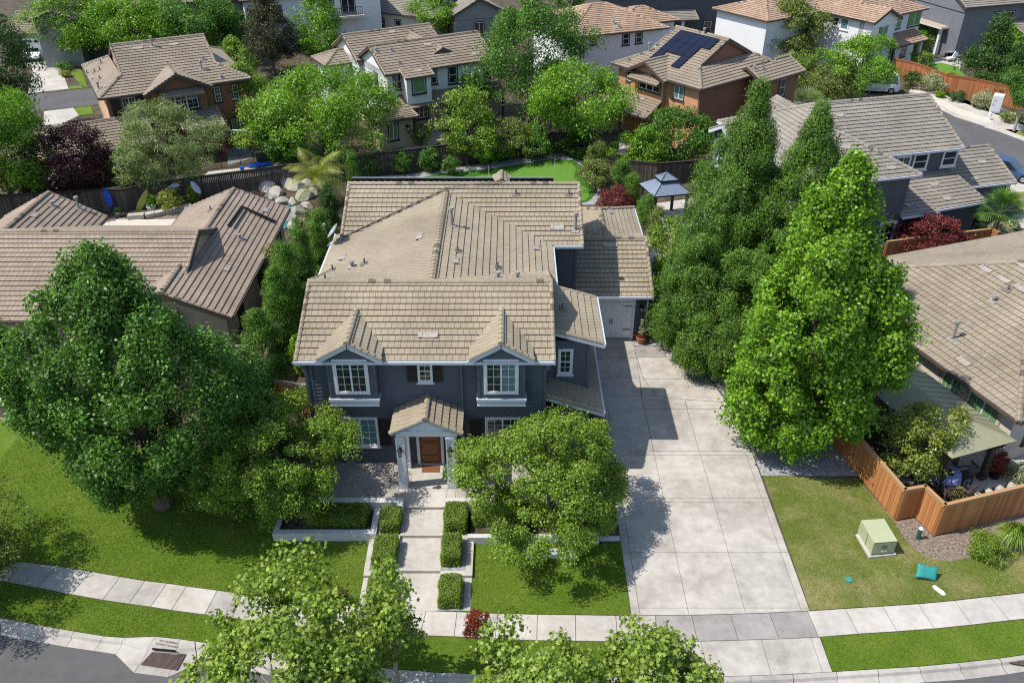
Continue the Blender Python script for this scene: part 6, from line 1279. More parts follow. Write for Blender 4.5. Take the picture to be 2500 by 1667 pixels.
sheet('planter_soil',gz(1,[(740,1500),(900,1485),(1320,1400),(1420,1370),(1500,1330),(1820,1290),(1700,1330),(1250,1500)]),.03,.1,'bark')
# surfboards on the fence
def board(label,S,h,w,tilt,mat,z,stripe=False):
    X,Y=G(*S,z); o=MB(); n=20; prof_=[(-h/2+h*i/n,w/2*math.sin(math.pi*min(1,max(0,i/n)))**.6*(1-.15*(i/n))) for i in range(n+1)]
    top=[Vector((x,-.03,y)) for y,x in prof_]+[Vector((-x,-.03,y)) for y,x in prof_[::-1][1:-1]]; bot=[v+Vector((0,.05,0)) for v in top]
    o.face(top); o.face(bot[::-1]); 
    for i in range(len(top)): j=(i+1)%len(top); o.face([top[i],bot[i],bot[j],top[j]])
    r=o.build('surfboard',MT[mat],loc=(X,Y,z),label=label,cat='surfboard'); r.rotation_euler=(R_(-6),R_(tilt),R_(8)); return r
MT['blue']=flat('board_blue',(.02,.10,.55),.35); MT['limeb']=flat('board_lime',(.22,.28,.05),.4); MT['paleb']=flat('board_pale_blue',(.35,.45,.60),.4)
board('bright blue surfboard hanging on the weathered fence',Z(1,738,1350),1.5,.55,-5,'blue',1.15); board('long lime green surfboard leaning on the weathered fence',Z(1,970,1378),2.1,.5,32,'limeb',1.0); board('blue and white bodyboard at the top of the weathered fence',Z(1,1338,1282),1.1,.5,-30,'paleb',1.5); board('flat pale surfboard lying along the fence top above the yellow-flowered shrub',Z(1,1185,1275),.9,.3,80,'paleb',1.7)
# pots
def pot(label,xy,r,h,mat='terra',z=0,plant=None,ph=.6,pw=None,kind='round',group=None,cat='potted plant',leaf=.06):
    root=empty('flower_pot',(*xy,z),0,label,cat,group); m=MB(); m.lathe([(r*.62,0),(r*.9,h*.55),(r*.97,h*.9),(r*1.08,h*.9),(r*1.08,h),(r*.92,h),(r*.88,h*.85)],n=18); m.build('pot',MT[mat],root)
    if plant:
        SEED[0]+=1; pw=pw or r*1.3; rc=max(.08,pw*.3); P,N,T,c=crown(SEED[0],kind,ph,pw,h*.85,int(20+60*pw*ph),rc,60,lob=.08); S=leaf*np.random.default_rng(1).uniform(.6,1.3,len(P)); leafmesh('plant',MT['lf_'+plant],P,N,S,T,root)
    return root
gp=G(*Z('C',1240,1545)); 
pot('terracotta pot of red flowers with a slim variegated topiary beside the third garage door',(7.42,40.72),.27,.42,plant='cream',ph=1.35,pw=.16,kind='column',leaf=.05)
m_=bpy.data.objects['flower_pot']; SEED[0]+=1; P,N,T,c=crown(77,'dome',.25,.3,.36,24,.08,40); leafmesh('flowers',MT['lf_redlf'],P,N,np.full(len(P),.06),T,m_)
pot('shaded terracotta pot with a round clipped tree at the garage corner',(8.35,41.5),.33,.45,plant='dark',ph=1.5,pw=.62,kind='round',leaf=.07)
pot('small dark glazed pot on the flagstones at the left edge',G(*Z(4,68,1232)),.2,.28,'metal_b',cat='pot'); pot('white pot with a leafy plant against the weathered fence',G(*Z(1,1042,1452)),.32,.5,'white',plant='bright',ph=1.2,pw=.3,kind='column'); pot('small pale pot on the stony courtyard edge',G(*Z(1,812,1480)),.22,.4,'metal_g',plant='mid',ph=.35,pw=.2)
pot('dark urn with orange foliage by the patio post',G(2425,1165),.3,.45,'metal_b',plant='redlf',ph=.6,pw=.4)
# door mat
m=MB(); m.box(-4.03,-3.22,29.25,29.72,.452,.472); m.build('door_mat',MT['terra'] if 0 else MT['stucco_mat'] if 'stucco_mat' in MT else MT['wooddoor'],label='brown coir door mat in front of the wooden door',cat='door mat')
# flagstones left
mb=MB(); fl=gz(4,[(-200,1240),(0,1238),(110,1230),(190,1190),(200,1140),(80,1130),(-200,1150)]); mb.prism(fl,-.05,.03); mb.build('stone_path',MT['gravel_w'],kind='structure',label='cream flagstone path at the left edge')
# AC unit
ac=empty('air_conditioner',(*G(*Z(4,1690,800)),0),R_(4),'grey air conditioner condenser beside the tan house wall','air conditioner'); m=MB(); m.box(-.5,.5,-.5,.5,0,.08); m.build('base_pad',MT['conc'],ac)
m=MB(); m.box(-.42,.42,-.42,.42,.08,.2); m.box(-.42,.42,-.42,.42,.95,1.05)
for k in range(8): z=.24+k*.088; m.box(-.415,.415,-.415,.415,z,z+.03)
m.build('casing',MT['metal_g'],ac); m=MB(); m.box(-.39,.39,-.39,.39,.2,.95); m.lathe([(.34,1.051),(.34,1.06),(.05,1.06)],n=20); m.build('coil',MT['metal_b'],ac)
# transformer box
tb=empty('transformer_box',(*G(*Z(9,1375,640)),0),R_(-6.5) if 0 else R_(4),'pale olive green utility transformer box on a concrete pad','utility box')
MT['olivebox']=flat('paint_pale_olive',(.40,.43,.26),.5,var=.06); MT['olivedk']=flat('paint_dark_olive',(.10,.12,.07),.6)
pts=[G(*Z(9,*p)) for p in ((1198,560),(1290,718),(1475,698),(1390,540))]; ox,oy=tb.location.x,tb.location.y; tb.rotation_euler=(0,0,0)
m=MB(); m.prism([(p[0]-ox,p[1]-oy) for p in pts],0,.09); m.build('base_pad',MT['conc'],tb)
bA=[G(*Z(9,*p),.1) for p in ((1235,600),(1305,690),(1458,678))]; a0,b0,c0=[Vector((p[0]-ox,p[1]-oy,.1)) for p in bA]; 
b0=Vector((b0.x,b0.y,.1)); ex=(c0-b0); ex.z=0; Lx=ex.length; ex.normalize(); ey=Vector((-ex.y,ex.x,0)); Ly=1.25
q=[b0,b0+ex*Lx,b0+ex*Lx+ey*Ly,b0+ey*Ly]; t=[b0+ex*-.02+Vector((0,0,.68)),b0+ex*(Lx+.02)+Vector((0,0,.68)),b0+ex*(Lx+.02)+ey*(Ly*.98)+Vector((0,0,.74)),b0-ex*.02+ey*(Ly*.98)+Vector((0,0,.74))]
m=MB(); m.hexa(q+t); m.build('cabinet',MT['olivebox'],tb); m=MB(); m.bar(b0-ey*.02+ex*.0+Vector((0,0,.02)),b0-ey*.02+ex*Lx+Vector((0,0,.02)),.04,.08); m.bar(b0-ey*.015+Vector((0,0,.67)),b0-ey*.015+ex*Lx+Vector((0,0,.67)),.02,.03); s1=b0+ey*Ly*.42-ex*.012; m.bar(s1+Vector((0,0,.02)),s1+Vector((-.01,0,.66)),.015,.015,up=(1,0,0)); m.build('seam',MT['olivedk'],tb)
fm=lambda u,z:b0+ex*(Lx*u)-ey*.012+Vector((0,0,z))
ang=math.atan2(ex.y,ex.x); lb=MB(); lb.hexa([fm(.42,.1),fm(.68,.1),fm(.68,.1)+ey*.01,fm(.42,.1)+ey*.01,fm(.42,.2),fm(.68,.2),fm(.68,.2)+ey*.01,fm(.42,.2)+ey*.01]); lab_=lb.build('warning_label',MT['white'],tb)
st_=MB(); cc=fm(.52,.38); st_.tube(cc,cc-ey*.006,.10,.10,20); st_.build('round_sticker',MT['olivedk'],tb); s2=MB(); s2.face([cc-ey*.012+ex*-.06+Vector((0,0,-.04)),cc-ey*.012+ex*.06+Vector((0,0,-.04)),cc-ey*.012+Vector((0,0,.07))]); s2.build('sticker_mark',MT['olivebox'],tb)
# cap pipe, pillow, cover, sprinkler
r=empty('vent_post',(*G(*Z(9,1625,580)),0),0,'short green pipe post with a white cap in the bark mulch','post'); m=MB(); m.tube((0,0,0),(0,0,.55),.09,.085,14); m.build('pipe',MT['green_d'] if 'green_d' in MT else MT['trim_black'],r); MT['green_d']=flat('paint_dark_green',(.02,.10,.07),.4)
bpy.data.objects['pipe'].data.materials[0]=MT['green_d']; m=MB(); m.lathe([(.095,.55),(.10,.58),(.07,.63),(.01,.65)],n=14); m.build('cap',MT['white'],r)
MT['teal']=flat('fabric_teal',(.03,.28,.26),.7)
px,py=G(*Z(9,1680,850)); n=14; m=MB(); g=[]
for side in (1,-1):
    g=[[None]*(n+1) for _ in range(n+1)]
    for i in range(n+1):
        for j in range(n+1):
            u,v=i/n*2-1,j/n*2-1; pin=1-.10*(1-abs(u)**2)*abs(v)-.0; w_=.46*(u)*(1-.09*(1-u*u*0)*(1-v*v)*0)*(1-.08*(1-v**2)*0+.0); x=.45*u*(1-.10*(1-v*v)*abs(u)); z=.30*v*(1-.12*(1-u*u)*abs(v)); th=.11*((1-u**4)*(1-v**4))**.6; g[i][j]=(x,side*-th,z)
    for i in range(n):
        for j in range(n):
            q_=[g[i][j],g[i+1][j],g[i+1][j+1],g[i][j+1]]; m.face(q_ if side>0 else q_[::-1])
pw=m.build('cushion',MT['teal'],loc=(px,py+.05,.27),label='teal blue cushion lying on the dry lawn near the sidewalk',cat='cushion',smooth=True); pw.rotation_euler=(R_(-38),R_(9),R_(-8))
xy=G(*Z(9,1768,935)); cv=MB(); cv.prism([(-.17,.20),(-.05,.26),(.17,-.05),(.18,-.24),(.05,-.26),(-.16,.08)],0,.03); cv.build('valve_cover',MT['white'],loc=(*xy,.0),label='small white utility cover set in the dry lawn below the cushion',cat='cover')
xy=G(*Z(9,1152,862)); cv=MB(); cv.lathe([(.13,0),(.13,.04),(.02,.045)],n=16); cv.build('sprinkler_cover',MT['teal'],loc=(*xy,0),label='small round blue-green sprinkler cover in the dry lawn',cat='cover')
# storm drain
sd=empty('storm_drain',(*G(*Z(7,1100,1400),-.12),-.10),0,'rusty storm drain grate with a kerb inlet at the bottom left','storm drain'); o_=Vector(sd.location)
gq=[Vector((*G(*Z(7,*p),-.10),-.10))-o_ for p in ((965,1440),(1210,1478),(1270,1372),(1042,1358))]; MT['rust']=flat('iron_rusty',(.12,.085,.07),.8)
m=MB(); pit=[v-Vector((0,0,.002)) for v in gq]; m.face(pit); m.build('pit',MT['glass'],sd); m=MB()
L2=lambda a,b,t:a+(b-a)*t
for i in range(15): t=i/14; m.bar(L2(gq[0],gq[3],t)+Vector((0,0,.012)),L2(gq[1],gq[2],t)+Vector((0,0,.012)),.022,.03)
for i in range(7): t=i/6; m.bar(L2(gq[0],gq[1],t)+Vector((0,0,.014)),L2(gq[3],gq[2],t)+Vector((0,0,.014)),.015,.03)
m.build('grate',MT['rust'],sd)
il=[Vector((*G(*Z(7,*p),-.02),0))-o_ for p in ((1045,1338),(1205,1352))]; m=MB(); m.bar(il[0]+Vector((0,-.02,.04)),il[1]+Vector((0,-.02,.04)),.03,.10); m.build('kerb_inlet',MT['glass'],sd)
tp=Vector((*G(*Z(7,1160,1300)),.012)); a_=math.atan2(G(*Z(7,1190,1310))[1]-G(*Z(7,1085,1292))[1],G(*Z(7,1190,1310))[0]-G(*Z(7,1085,1292))[0])
for s_,dy in (('NO DUMPING!',.075),('FLOWS TO RIVER',-.075)): text(s_,(tp-o_)+Vector((-math.sin(a_)*dy-.06,math.cos(a_)*dy,0)),(0,0,a_),.115,'rust',sd,ext=.001)
# gazebo
gz0=[G(1560,448,2.3),G(1597,481,2.3),G(1690,472,2.3),G(1648,440,2.3)]; ctr=sum((Vector((*p,0)) for p in gz0),Vector())/4; gb=empty('gazebo',(ctr.x,ctr.y,0),0,'blue-grey metal two-tier gazebo beside the arborvitae','gazebo'); MT['gaz']=flat('metal_sheet_blue_grey',(.24,.29,.36),.45,.3,var=.04)
e=[Vector((*p,2.3))-Vector((ctr.x,ctr.y,0)) for p in gz0]
e[3]=e[0]+e[2]-e[1]; cc=(e[0]+e[2])/2; apz=3.15
def tier(E,zt,k,name):
    m=MB(); c=(E[0]+E[2])/2; T=[c+(v-c)*k+Vector((0,0,zt-c.z)) for v in E]
    for i in range(4):
        P=[E[i],E[(i+1)%4],T[(i+1)%4],T[i]]; n=(P[1]-P[0]).cross(P[2]-P[0])
        if n.z<0: P=P[::-1]
        m.slab(P,n.normalized() if n.z>0 else -n.normalized(),.03)
        for j in range(1,9):
            t=j/9; a=L2(E[i],E[(i+1)%4],t); b=L2(T[i],T[(i+1)%4],t); m.bar(a+Vector((0,0,.012)),b+Vector((0,0,.012)),.018,.02)
    m.build(name,MT['gaz'],gb); m=MB()
    for i in range(4): m.bar(E[i]+Vector((0,0,.015)),T[i]+Vector((0,0,.015)),.05,.03); m.bar(E[i]-Vector((0,0,.04)),E[(i+1)%4]-Vector((0,0,.04)),.05,.09)
    m.build('edge_trim',MT['metal_b'],gb)
tier(e,2.95,.36,'lower_canopy'); k=.46; up_=[cc+(v-cc)*k+Vector((0,0,.82)) for v in e]; tier(up_,3.55,.02,'upper_canopy')
for v in e: p=cc+(v-cc)*.84; m=MB(); m.box(p.x-.1,p.x+.1,p.y-.1,p.y+.1,0,2.35); m.build('post',MT['trim_dark'],gb)
# white grill cabinet by the garage path
g_=empty('outdoor_cabinet',(*G(1645,690),0),R_(25),'white outdoor cabinet and table half hidden by the bright tree at the side path','cabinet'); m=MB(); m.box(-.6,.6,-.35,.35,0,.9); m.box(-.66,.66,-.4,.4,.9,.95); m.build('cabinet_body',MT['white'],g_); m=MB(); m.box(-1.2,-.62,-.3,.3,1.0,1.06); [m.box(x,x+.04,y,y+.04,0,1.0) for x in (-1.18,-.7) for y in (-.28,.24)]; m.build('side_table',MT['metal_g'],g_)
# dining set under the patio cover
tx,ty=G(2310,1150,.75); dt=empty('dining_table',(tx,ty,0),R_(15),'round patio table under a blue checked tablecloth with dark place cloth','table')
def check_mat():
    m,t,b=newmat('cloth_blue_check'); c=node(t,'ShaderNodeTexChecker'); c.inputs[1].default_value=(.02,.05,.35,1); c.inputs[2].default_value=(.45,.5,.65,1); c.inputs['Scale'].default_value=16; tc=node(t,'ShaderNodeTexCoord'); t.links.new(tc.outputs['Object'],c.inputs[0]); t.links.new(c.outputs[0],b.inputs['Base Color']); b.inputs['Roughness'].default_value=.8; return m
MT['check']=check_mat(); m=MB(); m.lathe([(.04,0),(.05,.7),(.6,.71),(.6,.72)],n=20); m.build('table_frame',MT['trim_dark'],dt)
m=MB(); N_=40
ring=lambda r,z,w:[(r*(1+w*math.sin(i*5*2*math.pi/N_))*math.cos(2*math.pi*i/N_),r*(1+w*math.sin(i*5*2*math.pi/N_))*math.sin(2*math.pi*i/N_),z) for i in range(N_)]
A=[ring(.001,.745,0),ring(.64,.745,0),ring(.67,.70,.01),ring(.70,.5,.05)]
for a,b in zip(A,A[1:]):
    for i in range(N_): m.face([a[i],b[i],b[(i+1)%N_],a[(i+1)%N_]])
tc_=m.build('tablecloth',MT['check'],loc=(tx,ty,.0),label='blue and white checked tablecloth on the round patio table',cat='tablecloth',smooth=True); m=MB(); m.box(-.35,.3,-.2,.22,.748,.756); tm=m.build('place_cloth',MT['navyc'],loc=(tx,ty,0),label='dark navy cloth laid across the checked tablecloth',cat='cloth'); tm.rotation_euler=(0,0,R_(-28))
def chair(x,y,rz,label,mat='trim_dark'):
    r=empty('patio_chair',(x,y,0),rz,label,'chair','dark patio chairs around the checked table'); m=MB(); m.box(-.27,.27,-.27,.27,.38,.44); m.build('seat',MT[mat],r)
    m=MB(); 
    for i in range(7): a=-.24+i*.08; m.bar((a,-.26,.44),(a,-.34,.98),.03,.02,up=(1,0,0))
    m.bar((-.28,-.35,.98),(.28,-.35,.98),.05,.06); m.build('backrest',MT[mat],r)
    for sx in (-1,1):
        m=MB(); m.bar((sx*.29,-.3,.66),(sx*.29,.25,.66),.06,.04); m.bar((sx*.29,.22,.0),(sx*.29,.22,.66),.05,.05,up=(1,0,0)); m.build('armrest',MT[mat],r)
        for sy in (-.24,): m=MB(); m.box(sx*.24-.025,sx*.24+.025,sy-.025,sy+.025,0,.38); m.build('leg',MT[mat],r)
for i,(dx,dy,l) in enumerate(((-.2,-1.05,'dark patio chair nearest the cedar fence corner, left one'),(.55,-.95,'dark patio chair nearest the cedar fence corner, right one'),(1.0,.15,'dark patio chair right of the checked table'),(.7,1.,'dark slatted patio chair under the canopy edge'),(-1.05,-.1,'dark patio chair left of the checked table'))): chair(tx+dx,ty+dy,math.atan2(-dy,-dx)-math.pi/2,l)
sheet('patio_paving',gz(9,[(1480,200),(1700,200),(1850,300),(2352,190),(2900,100),(2900,-300),(2200,-150),(1500,-250)])+gz(6,[(1400,1000)]),.02,.1,'conc','dark grey stamped patio under the patio cover')
r=empty('covered_barbecue',(*G(2247,1008),0),R_(25),'barbecue under a dark grey fitted cover against the beige wall','barbecue'); m=MB(); m.hexa([(-.75,-.35,0),(.75,-.35,0),(.75,.35,0),(-.75,.35,0),(-.65,-.32,.95),(.65,-.32,.95),(.65,.32,.95),(-.65,.32,.95)]); m.hexa([(-.5,-.32,.95),(.5,-.32,.95),(.5,.32,.95),(-.5,.32,.95),(-.4,-.1,1.2),(.4,-.1,1.2),(.4,.25,1.2),(-.4,.25,1.2)]); m.build('cover',MT['trim_black'],r); m=MB(); m.box(-.5,-.25,-.37,-.35,.75,.83); m.build('cover_label',MT['white'],r)
m=MB(); m.lathe([(.12,0),(.15,.04),(.15,.3),(.1,.38),(.04,.4),(.04,.44)],n=16); m.build('gas_bottle',MT['white'],loc=(*G(2219,1012),0),label='white gas bottle next to the covered barbecue',cat='gas bottle',smooth=True)
r=empty('lounge_chair',(*G(2192,1002),0),R_(140),'folding metal patio chair beside the gas bottle','chair'); m=MB(); m.bar((-.3,0,.35),(.3,.1,.35),.5,.04); m.build('seat',MT['metal_b'],r); m=MB(); m.bar((-.3,0,.35),(-.55,0,.95),.5,.04,up=(0,1,0)); m.build('backrest',MT['metal_b'],r)
for sg in (-1,1): m=MB(); m.tube((-.45,sg*.27,.6),(.3,sg*.27,.02),.018,.018,6); m.tube((-.35,sg*.27,.02),(.2,sg*.27,.55),.018,.018,6); m.build('frame',MT['metal_g'],r)
for i,(x,y) in enumerate(((2385,1212),(2412,1203),(2440,1196),(2468,1190))): o=rock(None,(*G(x,y),.08),(.38,.2,.16),seed=40+i); tag(o,'pale edging rock inside the cedar fence, '+['nearest the fence corner','second from the fence corner','third from the fence corner','nearest the right edge'][i],'rock','pale edging rocks in the right yard')
o=rock(None,(*G(2478,1150),.15),(.8,.5,.3),seed=60); tag(o,'large flat pale rock at the right edge beside the beige house','rock')
# utility cabinet, hydrant on the right street
r=empty('utility_cabinet',(*G(*Z(3,2150,765)),0),R_(-35),'tall white utility cabinet beside the right street','utility box'); m=MB(); m.box(-.45,.45,-.4,.4,0,1.7); m.build('cabinet',MT['white'],r); m=MB(); m.box(-.38,-.02,-.42,-.4,.1,1.6); m.box(.02,.38,-.42,-.4,.1,1.6); m.build('door',MT['trim_blue'],r)
m=MB(); m.lathe([(.16,0),(.13,.06),(.11,.1),(.11,.5),(.14,.52),(.14,.56),(.08,.66),(.03,.72)],n=14); m.tube((-.2,0,.42),(.2,0,.42),.055,.055,10); m.tube((0,-.2,.38),(0,0,.38),.06,.06,10); m.build('fire_hydrant',MT['white'],loc=(*G(*Z(3,2110,820)),.03),label='white fire hydrant on the sidewalk of the right street',cat='fire hydrant')
# pergola, picnic table etc in the upper right garden
pg=empty('pergola',(*G(*Z(3,1740,375)),0),R_(20),'white-posted pergola with a tan roof in the upper right garden','pergola')
for x,y in ((0,0),(4,0),(0,3.6),(4,3.6)): m=MB(); m.box(x,x+.3,y,y+.3,0,3.0); m.build('post',MT['stucco_w'],pg)
m=MB(); m.box(-.5,4.8,-.5,4.4,3.0,3.18); m.build('roof_slab',MT['stucco_c'],pg); m=MB(); m.box(-.4,4.7,-.4,4.3,3.18,3.26); m.build('roof_covering',MT['stucco_b'],pg)
r=empty('picnic_table',(*G(*Z(3,1900,395)),0),R_(15),'grey picnic table with two benches by the pergola','table'); m=MB(); m.box(-1.6,1.6,-.4,.4,.72,.78); m.build('tabletop',MT['metal_g'],r)
for y in (-.85,.85): m=MB(); m.box(-1.6,1.6,y-.16,y+.16,.42,.47); m.build('bench',MT['metal_g'],r)
for x in (-1.2,1.2): m=MB(); m.box(x-.05,x+.05,-.9,.9,.36,.42); m.box(x-.05,x+.05,-.35,.35,0,.72); m.build('leg',MT['metal_b'],r)
r=empty('shade_sail',(*G(*Z(3,1965,335)),0),0,'small white shade umbrella left of the dark cedar','umbrella'); m=MB(); m.tube((0,0,0),(0,0,2.5),.03,.03,6); m.build('pole',MT['metal_g'],r); m=MB(); m.lathe([(1.3,2.2),(.02,2.6)],n=8); m.build('canopy',MT['white'],r)
r=empty('outdoor_rocker',(*G(*Z(3,1845,420)),0),R_(200),'white rocking toy seat on the patio edge','toy'); m=MB(); m.box(-.4,.4,-.3,.3,.35,.45); m.bar((-.4,0,.4),(-.75,0,.95),.6,.08,up=(0,1,0)); m.build('seat',MT['white'],r); m=MB(); [m.bar((-.6,y,.05),(.6,y,.05),.05,.05) for y in (-.3,.3)]; m.build('runner',MT['metal_b'],r)
# cars
def car(label,xy,yaw,paint,L=4.6,Wd=1.9,Hc=1.5,suv=False,cat='car',parked=None):
    r=empty('parked_car',(*xy,-.0),R_(yaw),label,cat); w=Wd/2; zb=.95 if suv else .82; m=MB()
    # body: cross-sections along x (front at +x)
    S=[(-L/2,.45,zb-.12,.86),(-L/2+.12,.3,zb,.95),(-L/2+.9,.26,zb+.02,1.),(0,.25,zb,1.),(L/2-1.2,.26,zb-.02,1.),(L/2-.25,.3,zb-.14,.93),(L/2,.42,zb-.28,.8)]
    R=[[(x,-w*k,z0),(x,-w*k*1.0,(z0+z1)/2),(x,-w*k*.93,z1),(x,w*k*.93,z1),(x,w*k,(z0+z1)/2),(x,w*k,z0)] for x,z0,z1,k in S]
    for A,B in zip(R,R[1:]):
        for i in range(6): m.face([A[i],B[i],B[(i+1)%6],A[(i+1)%6]])
    m.face(R[0]); m.face(R[-1][::-1]); m.build('body',MT[paint],r)
    xa,xb,xc,xd=(-L/2+.08,-L/2+.35,L/2-2.2,L/2-1.3) if suv else (-L/2+.5,-L/2+1.2,L/2-2.2,L/2-1.35); a=w*.90; b=w*.74; m=MB(); m.hexa([(xa,-a,zb-.01),(xd,-a,zb-.01),(xd,a,zb-.01),(xa,a,zb-.01),(xb,-b,Hc),(xc,-b,Hc),(xc,b,Hc),(xb,b,Hc)]); m.build('cabin',MT[paint],r)
    def gl(P,nm='window'):
        n=(P[1]-P[0]).cross(P[3]-P[0]).normalized(); c=sum(P,Vector())/4; 
        if n.dot(c-Vector((0,0,zb+.2)))<0: n=-n; P=P[::-1]
        m=MB(); Q=[c+(p-c)*.86 for p in P]; m.slab([q+n*.012 for q in Q],n,.03); m.build(nm,MT['glass'],r)
    V=Vector
    for sg in (-1,1):
        lo=[V((xa,sg*a,zb)),V((xd,sg*a,zb))]; hi=[V((xb,sg*b,Hc)),V((xc,sg*b,Hc))]
        for t0,t1 in ((.02,.48),(.5,.98)): gl([L2(lo[0],lo[1],t0),L2(lo[0],lo[1],t1),L2(hi[0],hi[1],t1),L2(hi[0],hi[1],t0)])
    gl([V((xd,-a,zb)),V((xd,a,zb)),V((xc,b,Hc)),V((xc,-b,Hc))],'windscreen'); gl([V((xa,-a,zb)),V((xa,a,zb)),V((xb,b,Hc)),V((xb,-b,Hc))],'rear_window')
    for sx in (-1,1):
        for sg in (-1,1):
            c=V((sx*(L/2-.85),sg*(w-.1),.33)); m=MB(); m.tube(c-V((0,.1*sg,0)),c+V((0,.12*sg,0)),.33,.33,18); wh=m.build('wheel',MT['metal_b'],r); m=MB(); m.tube(c+V((0,.12*sg,0)),c+V((0,.13*sg,0)),.2,.2,14); m.build('rim',MT['metal_g'],wh)
        for sg in (-1,1): m=MB(); x=sx*(L/2-.02); m.box(x-.04,x+.04,sg*w*.62-.16,sg*w*.62+.16,.58,.70); m.build('headlight' if sx>0 else 'tail_light',MT['metal_g'] if sx>0 else MT['lf_redlf'],r)
        for sg in (-1,): pass
    return r
MT['blue_car']=flat('car_paint_blue',(.05,.09,.18),.25); MT['whitec']=flat('car_paint_white',(.70,.71,.72),.25,var=.02); MT['dark_car']=flat('car_paint_dark',(.03,.035,.04),.25)
car('white sport utility car parked beyond the charcoal house roof',G(2130,222),170,'whitec',4.9,1.95,1.85,True); car('white car parked nose out in front of the white garage door',G(*Z(1,245,395)),-75,'whitec',4.6,1.85,1.5); car('blue car at the kerb of the right street',G(*Z(3,2228,1205)),-40,'blue_car',4.5,1.85,1.45); car('dark car parked on the far top street',G(1738,62),20,'dark_car',4.7,1.9,1.7,True)
# bicycle-like trailer and person on the far street
def person(label,xy,h,shirt,z=0):
    X,Y=xy; me=bpy.data.meshes.new('person'); k=h/1.75
    J=[(0,0,.95),(0,0,1.2),(0,0,1.42),(0,0,1.52),(0,0,1.66),(.11,0,.9),(.13,.02,.5),(.14,-.02,.06),(.15,-.14,.03),(-.11,0,.9),(-.12,-.03,.5),(-.14,.02,.06),(-.15,-.10,.03),(.19,0,1.4),(.26,.02,1.12),(.24,-.12,.88),(-.19,0,1.4),(-.26,.02,1.12),(-.24,-.14,.9),(0,0,1.74)]
    Eg=[(0,1),(1,2),(2,3),(3,4),(4,19),(0,5),(5,6),(6,7),(7,8),(0,9),(9,10),(10,11),(11,12),(2,13),(13,14),(14,15),(2,16),(16,17),(17,18)]
    rad=[.14,.13,.14,.06,.105,.09,.065,.045,.04,.09,.065,.045,.04,.06,.045,.035,.06,.045,.035,.07]
    me.from_pydata([(a*k,b*k,c*k) for a,b,c in J],Eg,[]); o=link('person',me,MT['skin'],None,(X,Y,z)); s=o.modifiers.new('Skin','SKIN')
    for i,r_ in enumerate(rad): me.skin_vertices[0].data[i].radius=(r_*k,r_*k*.8)
    me.skin_vertices[0].data[0].use_root=True; o.modifiers.new('Sub','SUBSURF').levels=1; o.modifiers['Sub'].render_levels=1
    bpy.context.view_layer.update(); dg=bpy.context.evaluated_depsgraph_get(); m2=bpy.data.meshes.new_from_object(o.evaluated_get(dg)); bpy.data.objects.remove(o)
    m2.materials.clear(); o=link('person',m2,[MT['skin'],MT[shirt],MT['navyc'],MT['trim_dark']],None,(X,Y,z))
    for p in m2.polygons:
        c=p.center/k; p.material_index=3 if c.z>1.70 or c.z<.07 else 1 if .95<c.z<1.5 and not(abs(c.x)>.22 and c.z<1.15) else 2 if c.z<=.97 and abs(c.x)<.2 else 0; p.use_smooth=True
    return tag(o,label,'person')
MT['skin']=flat('skin',(.45,.26,.18),.6); MT['redf']=flat('fabric_red',(.35,.04,.04),.8)
person('person in a red shirt and dark trousers standing by the carts on the far street',G(1739,84),1.75,'redf')
r=empty('bicycle_trailer',(*G(1724,82),0),R_(15),'grey wheeled cart frame beside the person on the far street','cart'); m=MB(); m.box(-.7,.7,-.35,.35,.5,.62); m.build('cart_bed',MT['metal_b'],r); m=MB(); m.box(-.6,-.2,-.3,.3,.62,1.2); m.build('load',MT['metal_g'],r)
for x in (-.5,.5): m=MB(); m.tube((x,-.4,.28),(x,-.34,.28),.28,.28,14); m.build('wheel',MT['metal_b'],r)
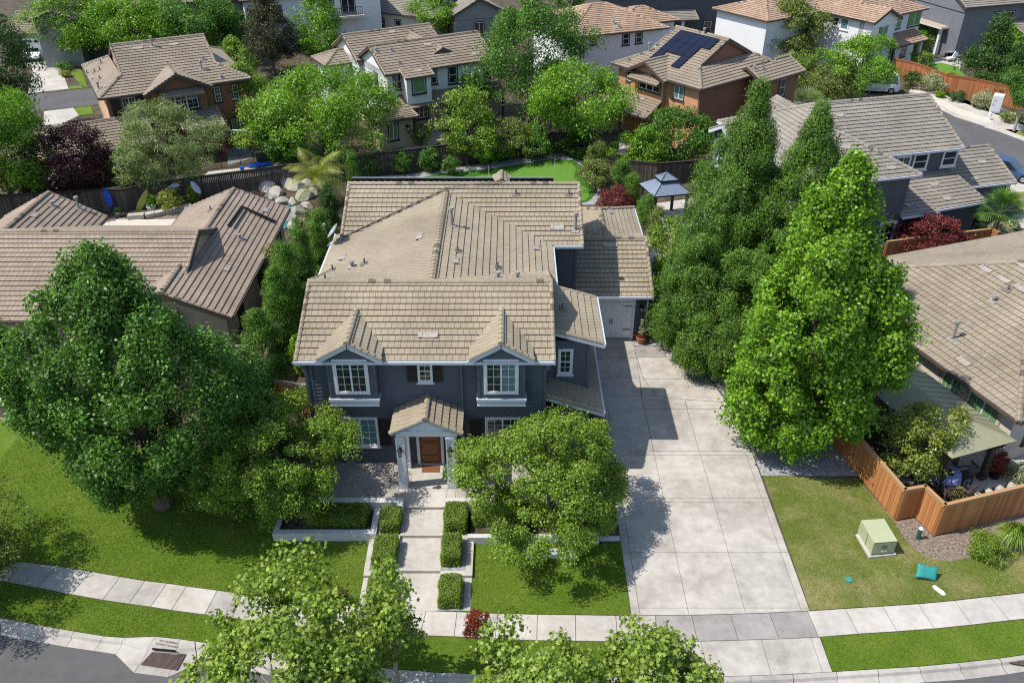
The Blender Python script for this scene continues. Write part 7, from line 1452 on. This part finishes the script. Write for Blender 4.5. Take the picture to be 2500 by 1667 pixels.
# swing set, kayak, storage box near the pool
r=empty('swing_set',(*G(*Z(1,1560,1010)),0),0,'swing set with a long white top beam in front of the brown house','swing set'); a=Vector((*G(*Z(1,1525,890),2.3),2.3))-Vector(r.location); b=Vector((*G(*Z(1,1790,900),2.3),2.3))-Vector(r.location); m=MB(); m.bar(a,b,.1,.12); m.build('top_beam',MT['white'],r)
for q_,sg in ((b,1),(b,-1),(a,1),(a,-1)): m=MB(); m.tube(q_,Vector((q_.x+.2*sg,q_.y+sg*.9,0)),.035,.035,6); m.build('leg',MT['redf'],r)
for t in (.3,.6): m=MB(); c=L2(a,b,t); m.tube(c+Vector((-.2,0,0)),c+Vector((-.2,0,-1.8)),.01,.01,4); m.tube(c+Vector((.2,0,0)),c+Vector((.2,0,-1.8)),.01,.01,4); m.box(c.x-.25,c.x+.25,c.y-.12,c.y+.12,c.z-1.85,c.z-1.8); m.build('swing_seat',MT['blue'],r)
m=MB(); n_=10; pr=[(-1.,.02),(-.8,.2),(-.3,.3),(.3,.3),(.8,.2),(1.,.02)]
for (x0,w0),(x1,w1) in zip(pr,pr[1:]): m.hexa([(x0,-w0,0),(x1,-w1,0),(x1,w1,0),(x0,w0,0),(x0,-w0*1.1,.2),(x1,-w1*1.1,.2),(x1,w1*1.1,.2),(x0,w0*1.1,.2)])
k_=m.build('inflatable_float',MT['blue'],loc=(*G(*Z(1,1778,1138)),.05),label='long blue pool float lying on the deck edge',cat='float'); k_.rotation_euler=(0,0,R_(18))
r=empty('storage_box',(*G(*Z(1,1820,1100)),0),R_(25),'dark grey storage box beside the pool fence','box'); m=MB(); m.box(-.8,.8,-.4,.4,0,.75); m.build('box_body',MT['metal_g'] if 0 else MT['greyblue'],r); m=MB(); m.box(-.84,.84,-.44,.44,.75,.83); m.build('lid',MT['trim_black'],r)
r=empty('patio_stool',(*G(*Z(1,1660,1180)),0),0,'small blue and white stool on the pool deck','stool'); m=MB(); m.lathe([(.2,0),(.16,.2),(.2,.45),(.2,.5)],n=12); m.build('seat',MT['blue'],r)
# manhole covers on the right street
for x,y,l in ((1955,850,'small round manhole cover on the right street'),(1975,888,'large round manhole cover on the right street')): m=MB(); m.lathe([(.42,0),(.42,.008),(.01,.009)],n=24); m.build('manhole_cover',MT['rust'],loc=(*G(*Z(3,x,y)),-.018),label=l,cat='manhole cover')
r=empty('shade_canopy',(*G(*Z(5,3500,-60)),0),R_(20),'pale grey patio umbrella peeking out right of the sweetgum crown','umbrella'); r.location=(*G(2140,600),0); m=MB(); m.tube((0,0,0),(0,0,2.4),.03,.03,8); m.build('pole',MT['metal_b'],r); m=MB(); m.lathe([(1.5,2.1),(.02,2.6)],n=8); m.build('canopy',MT['metal_g'],r)
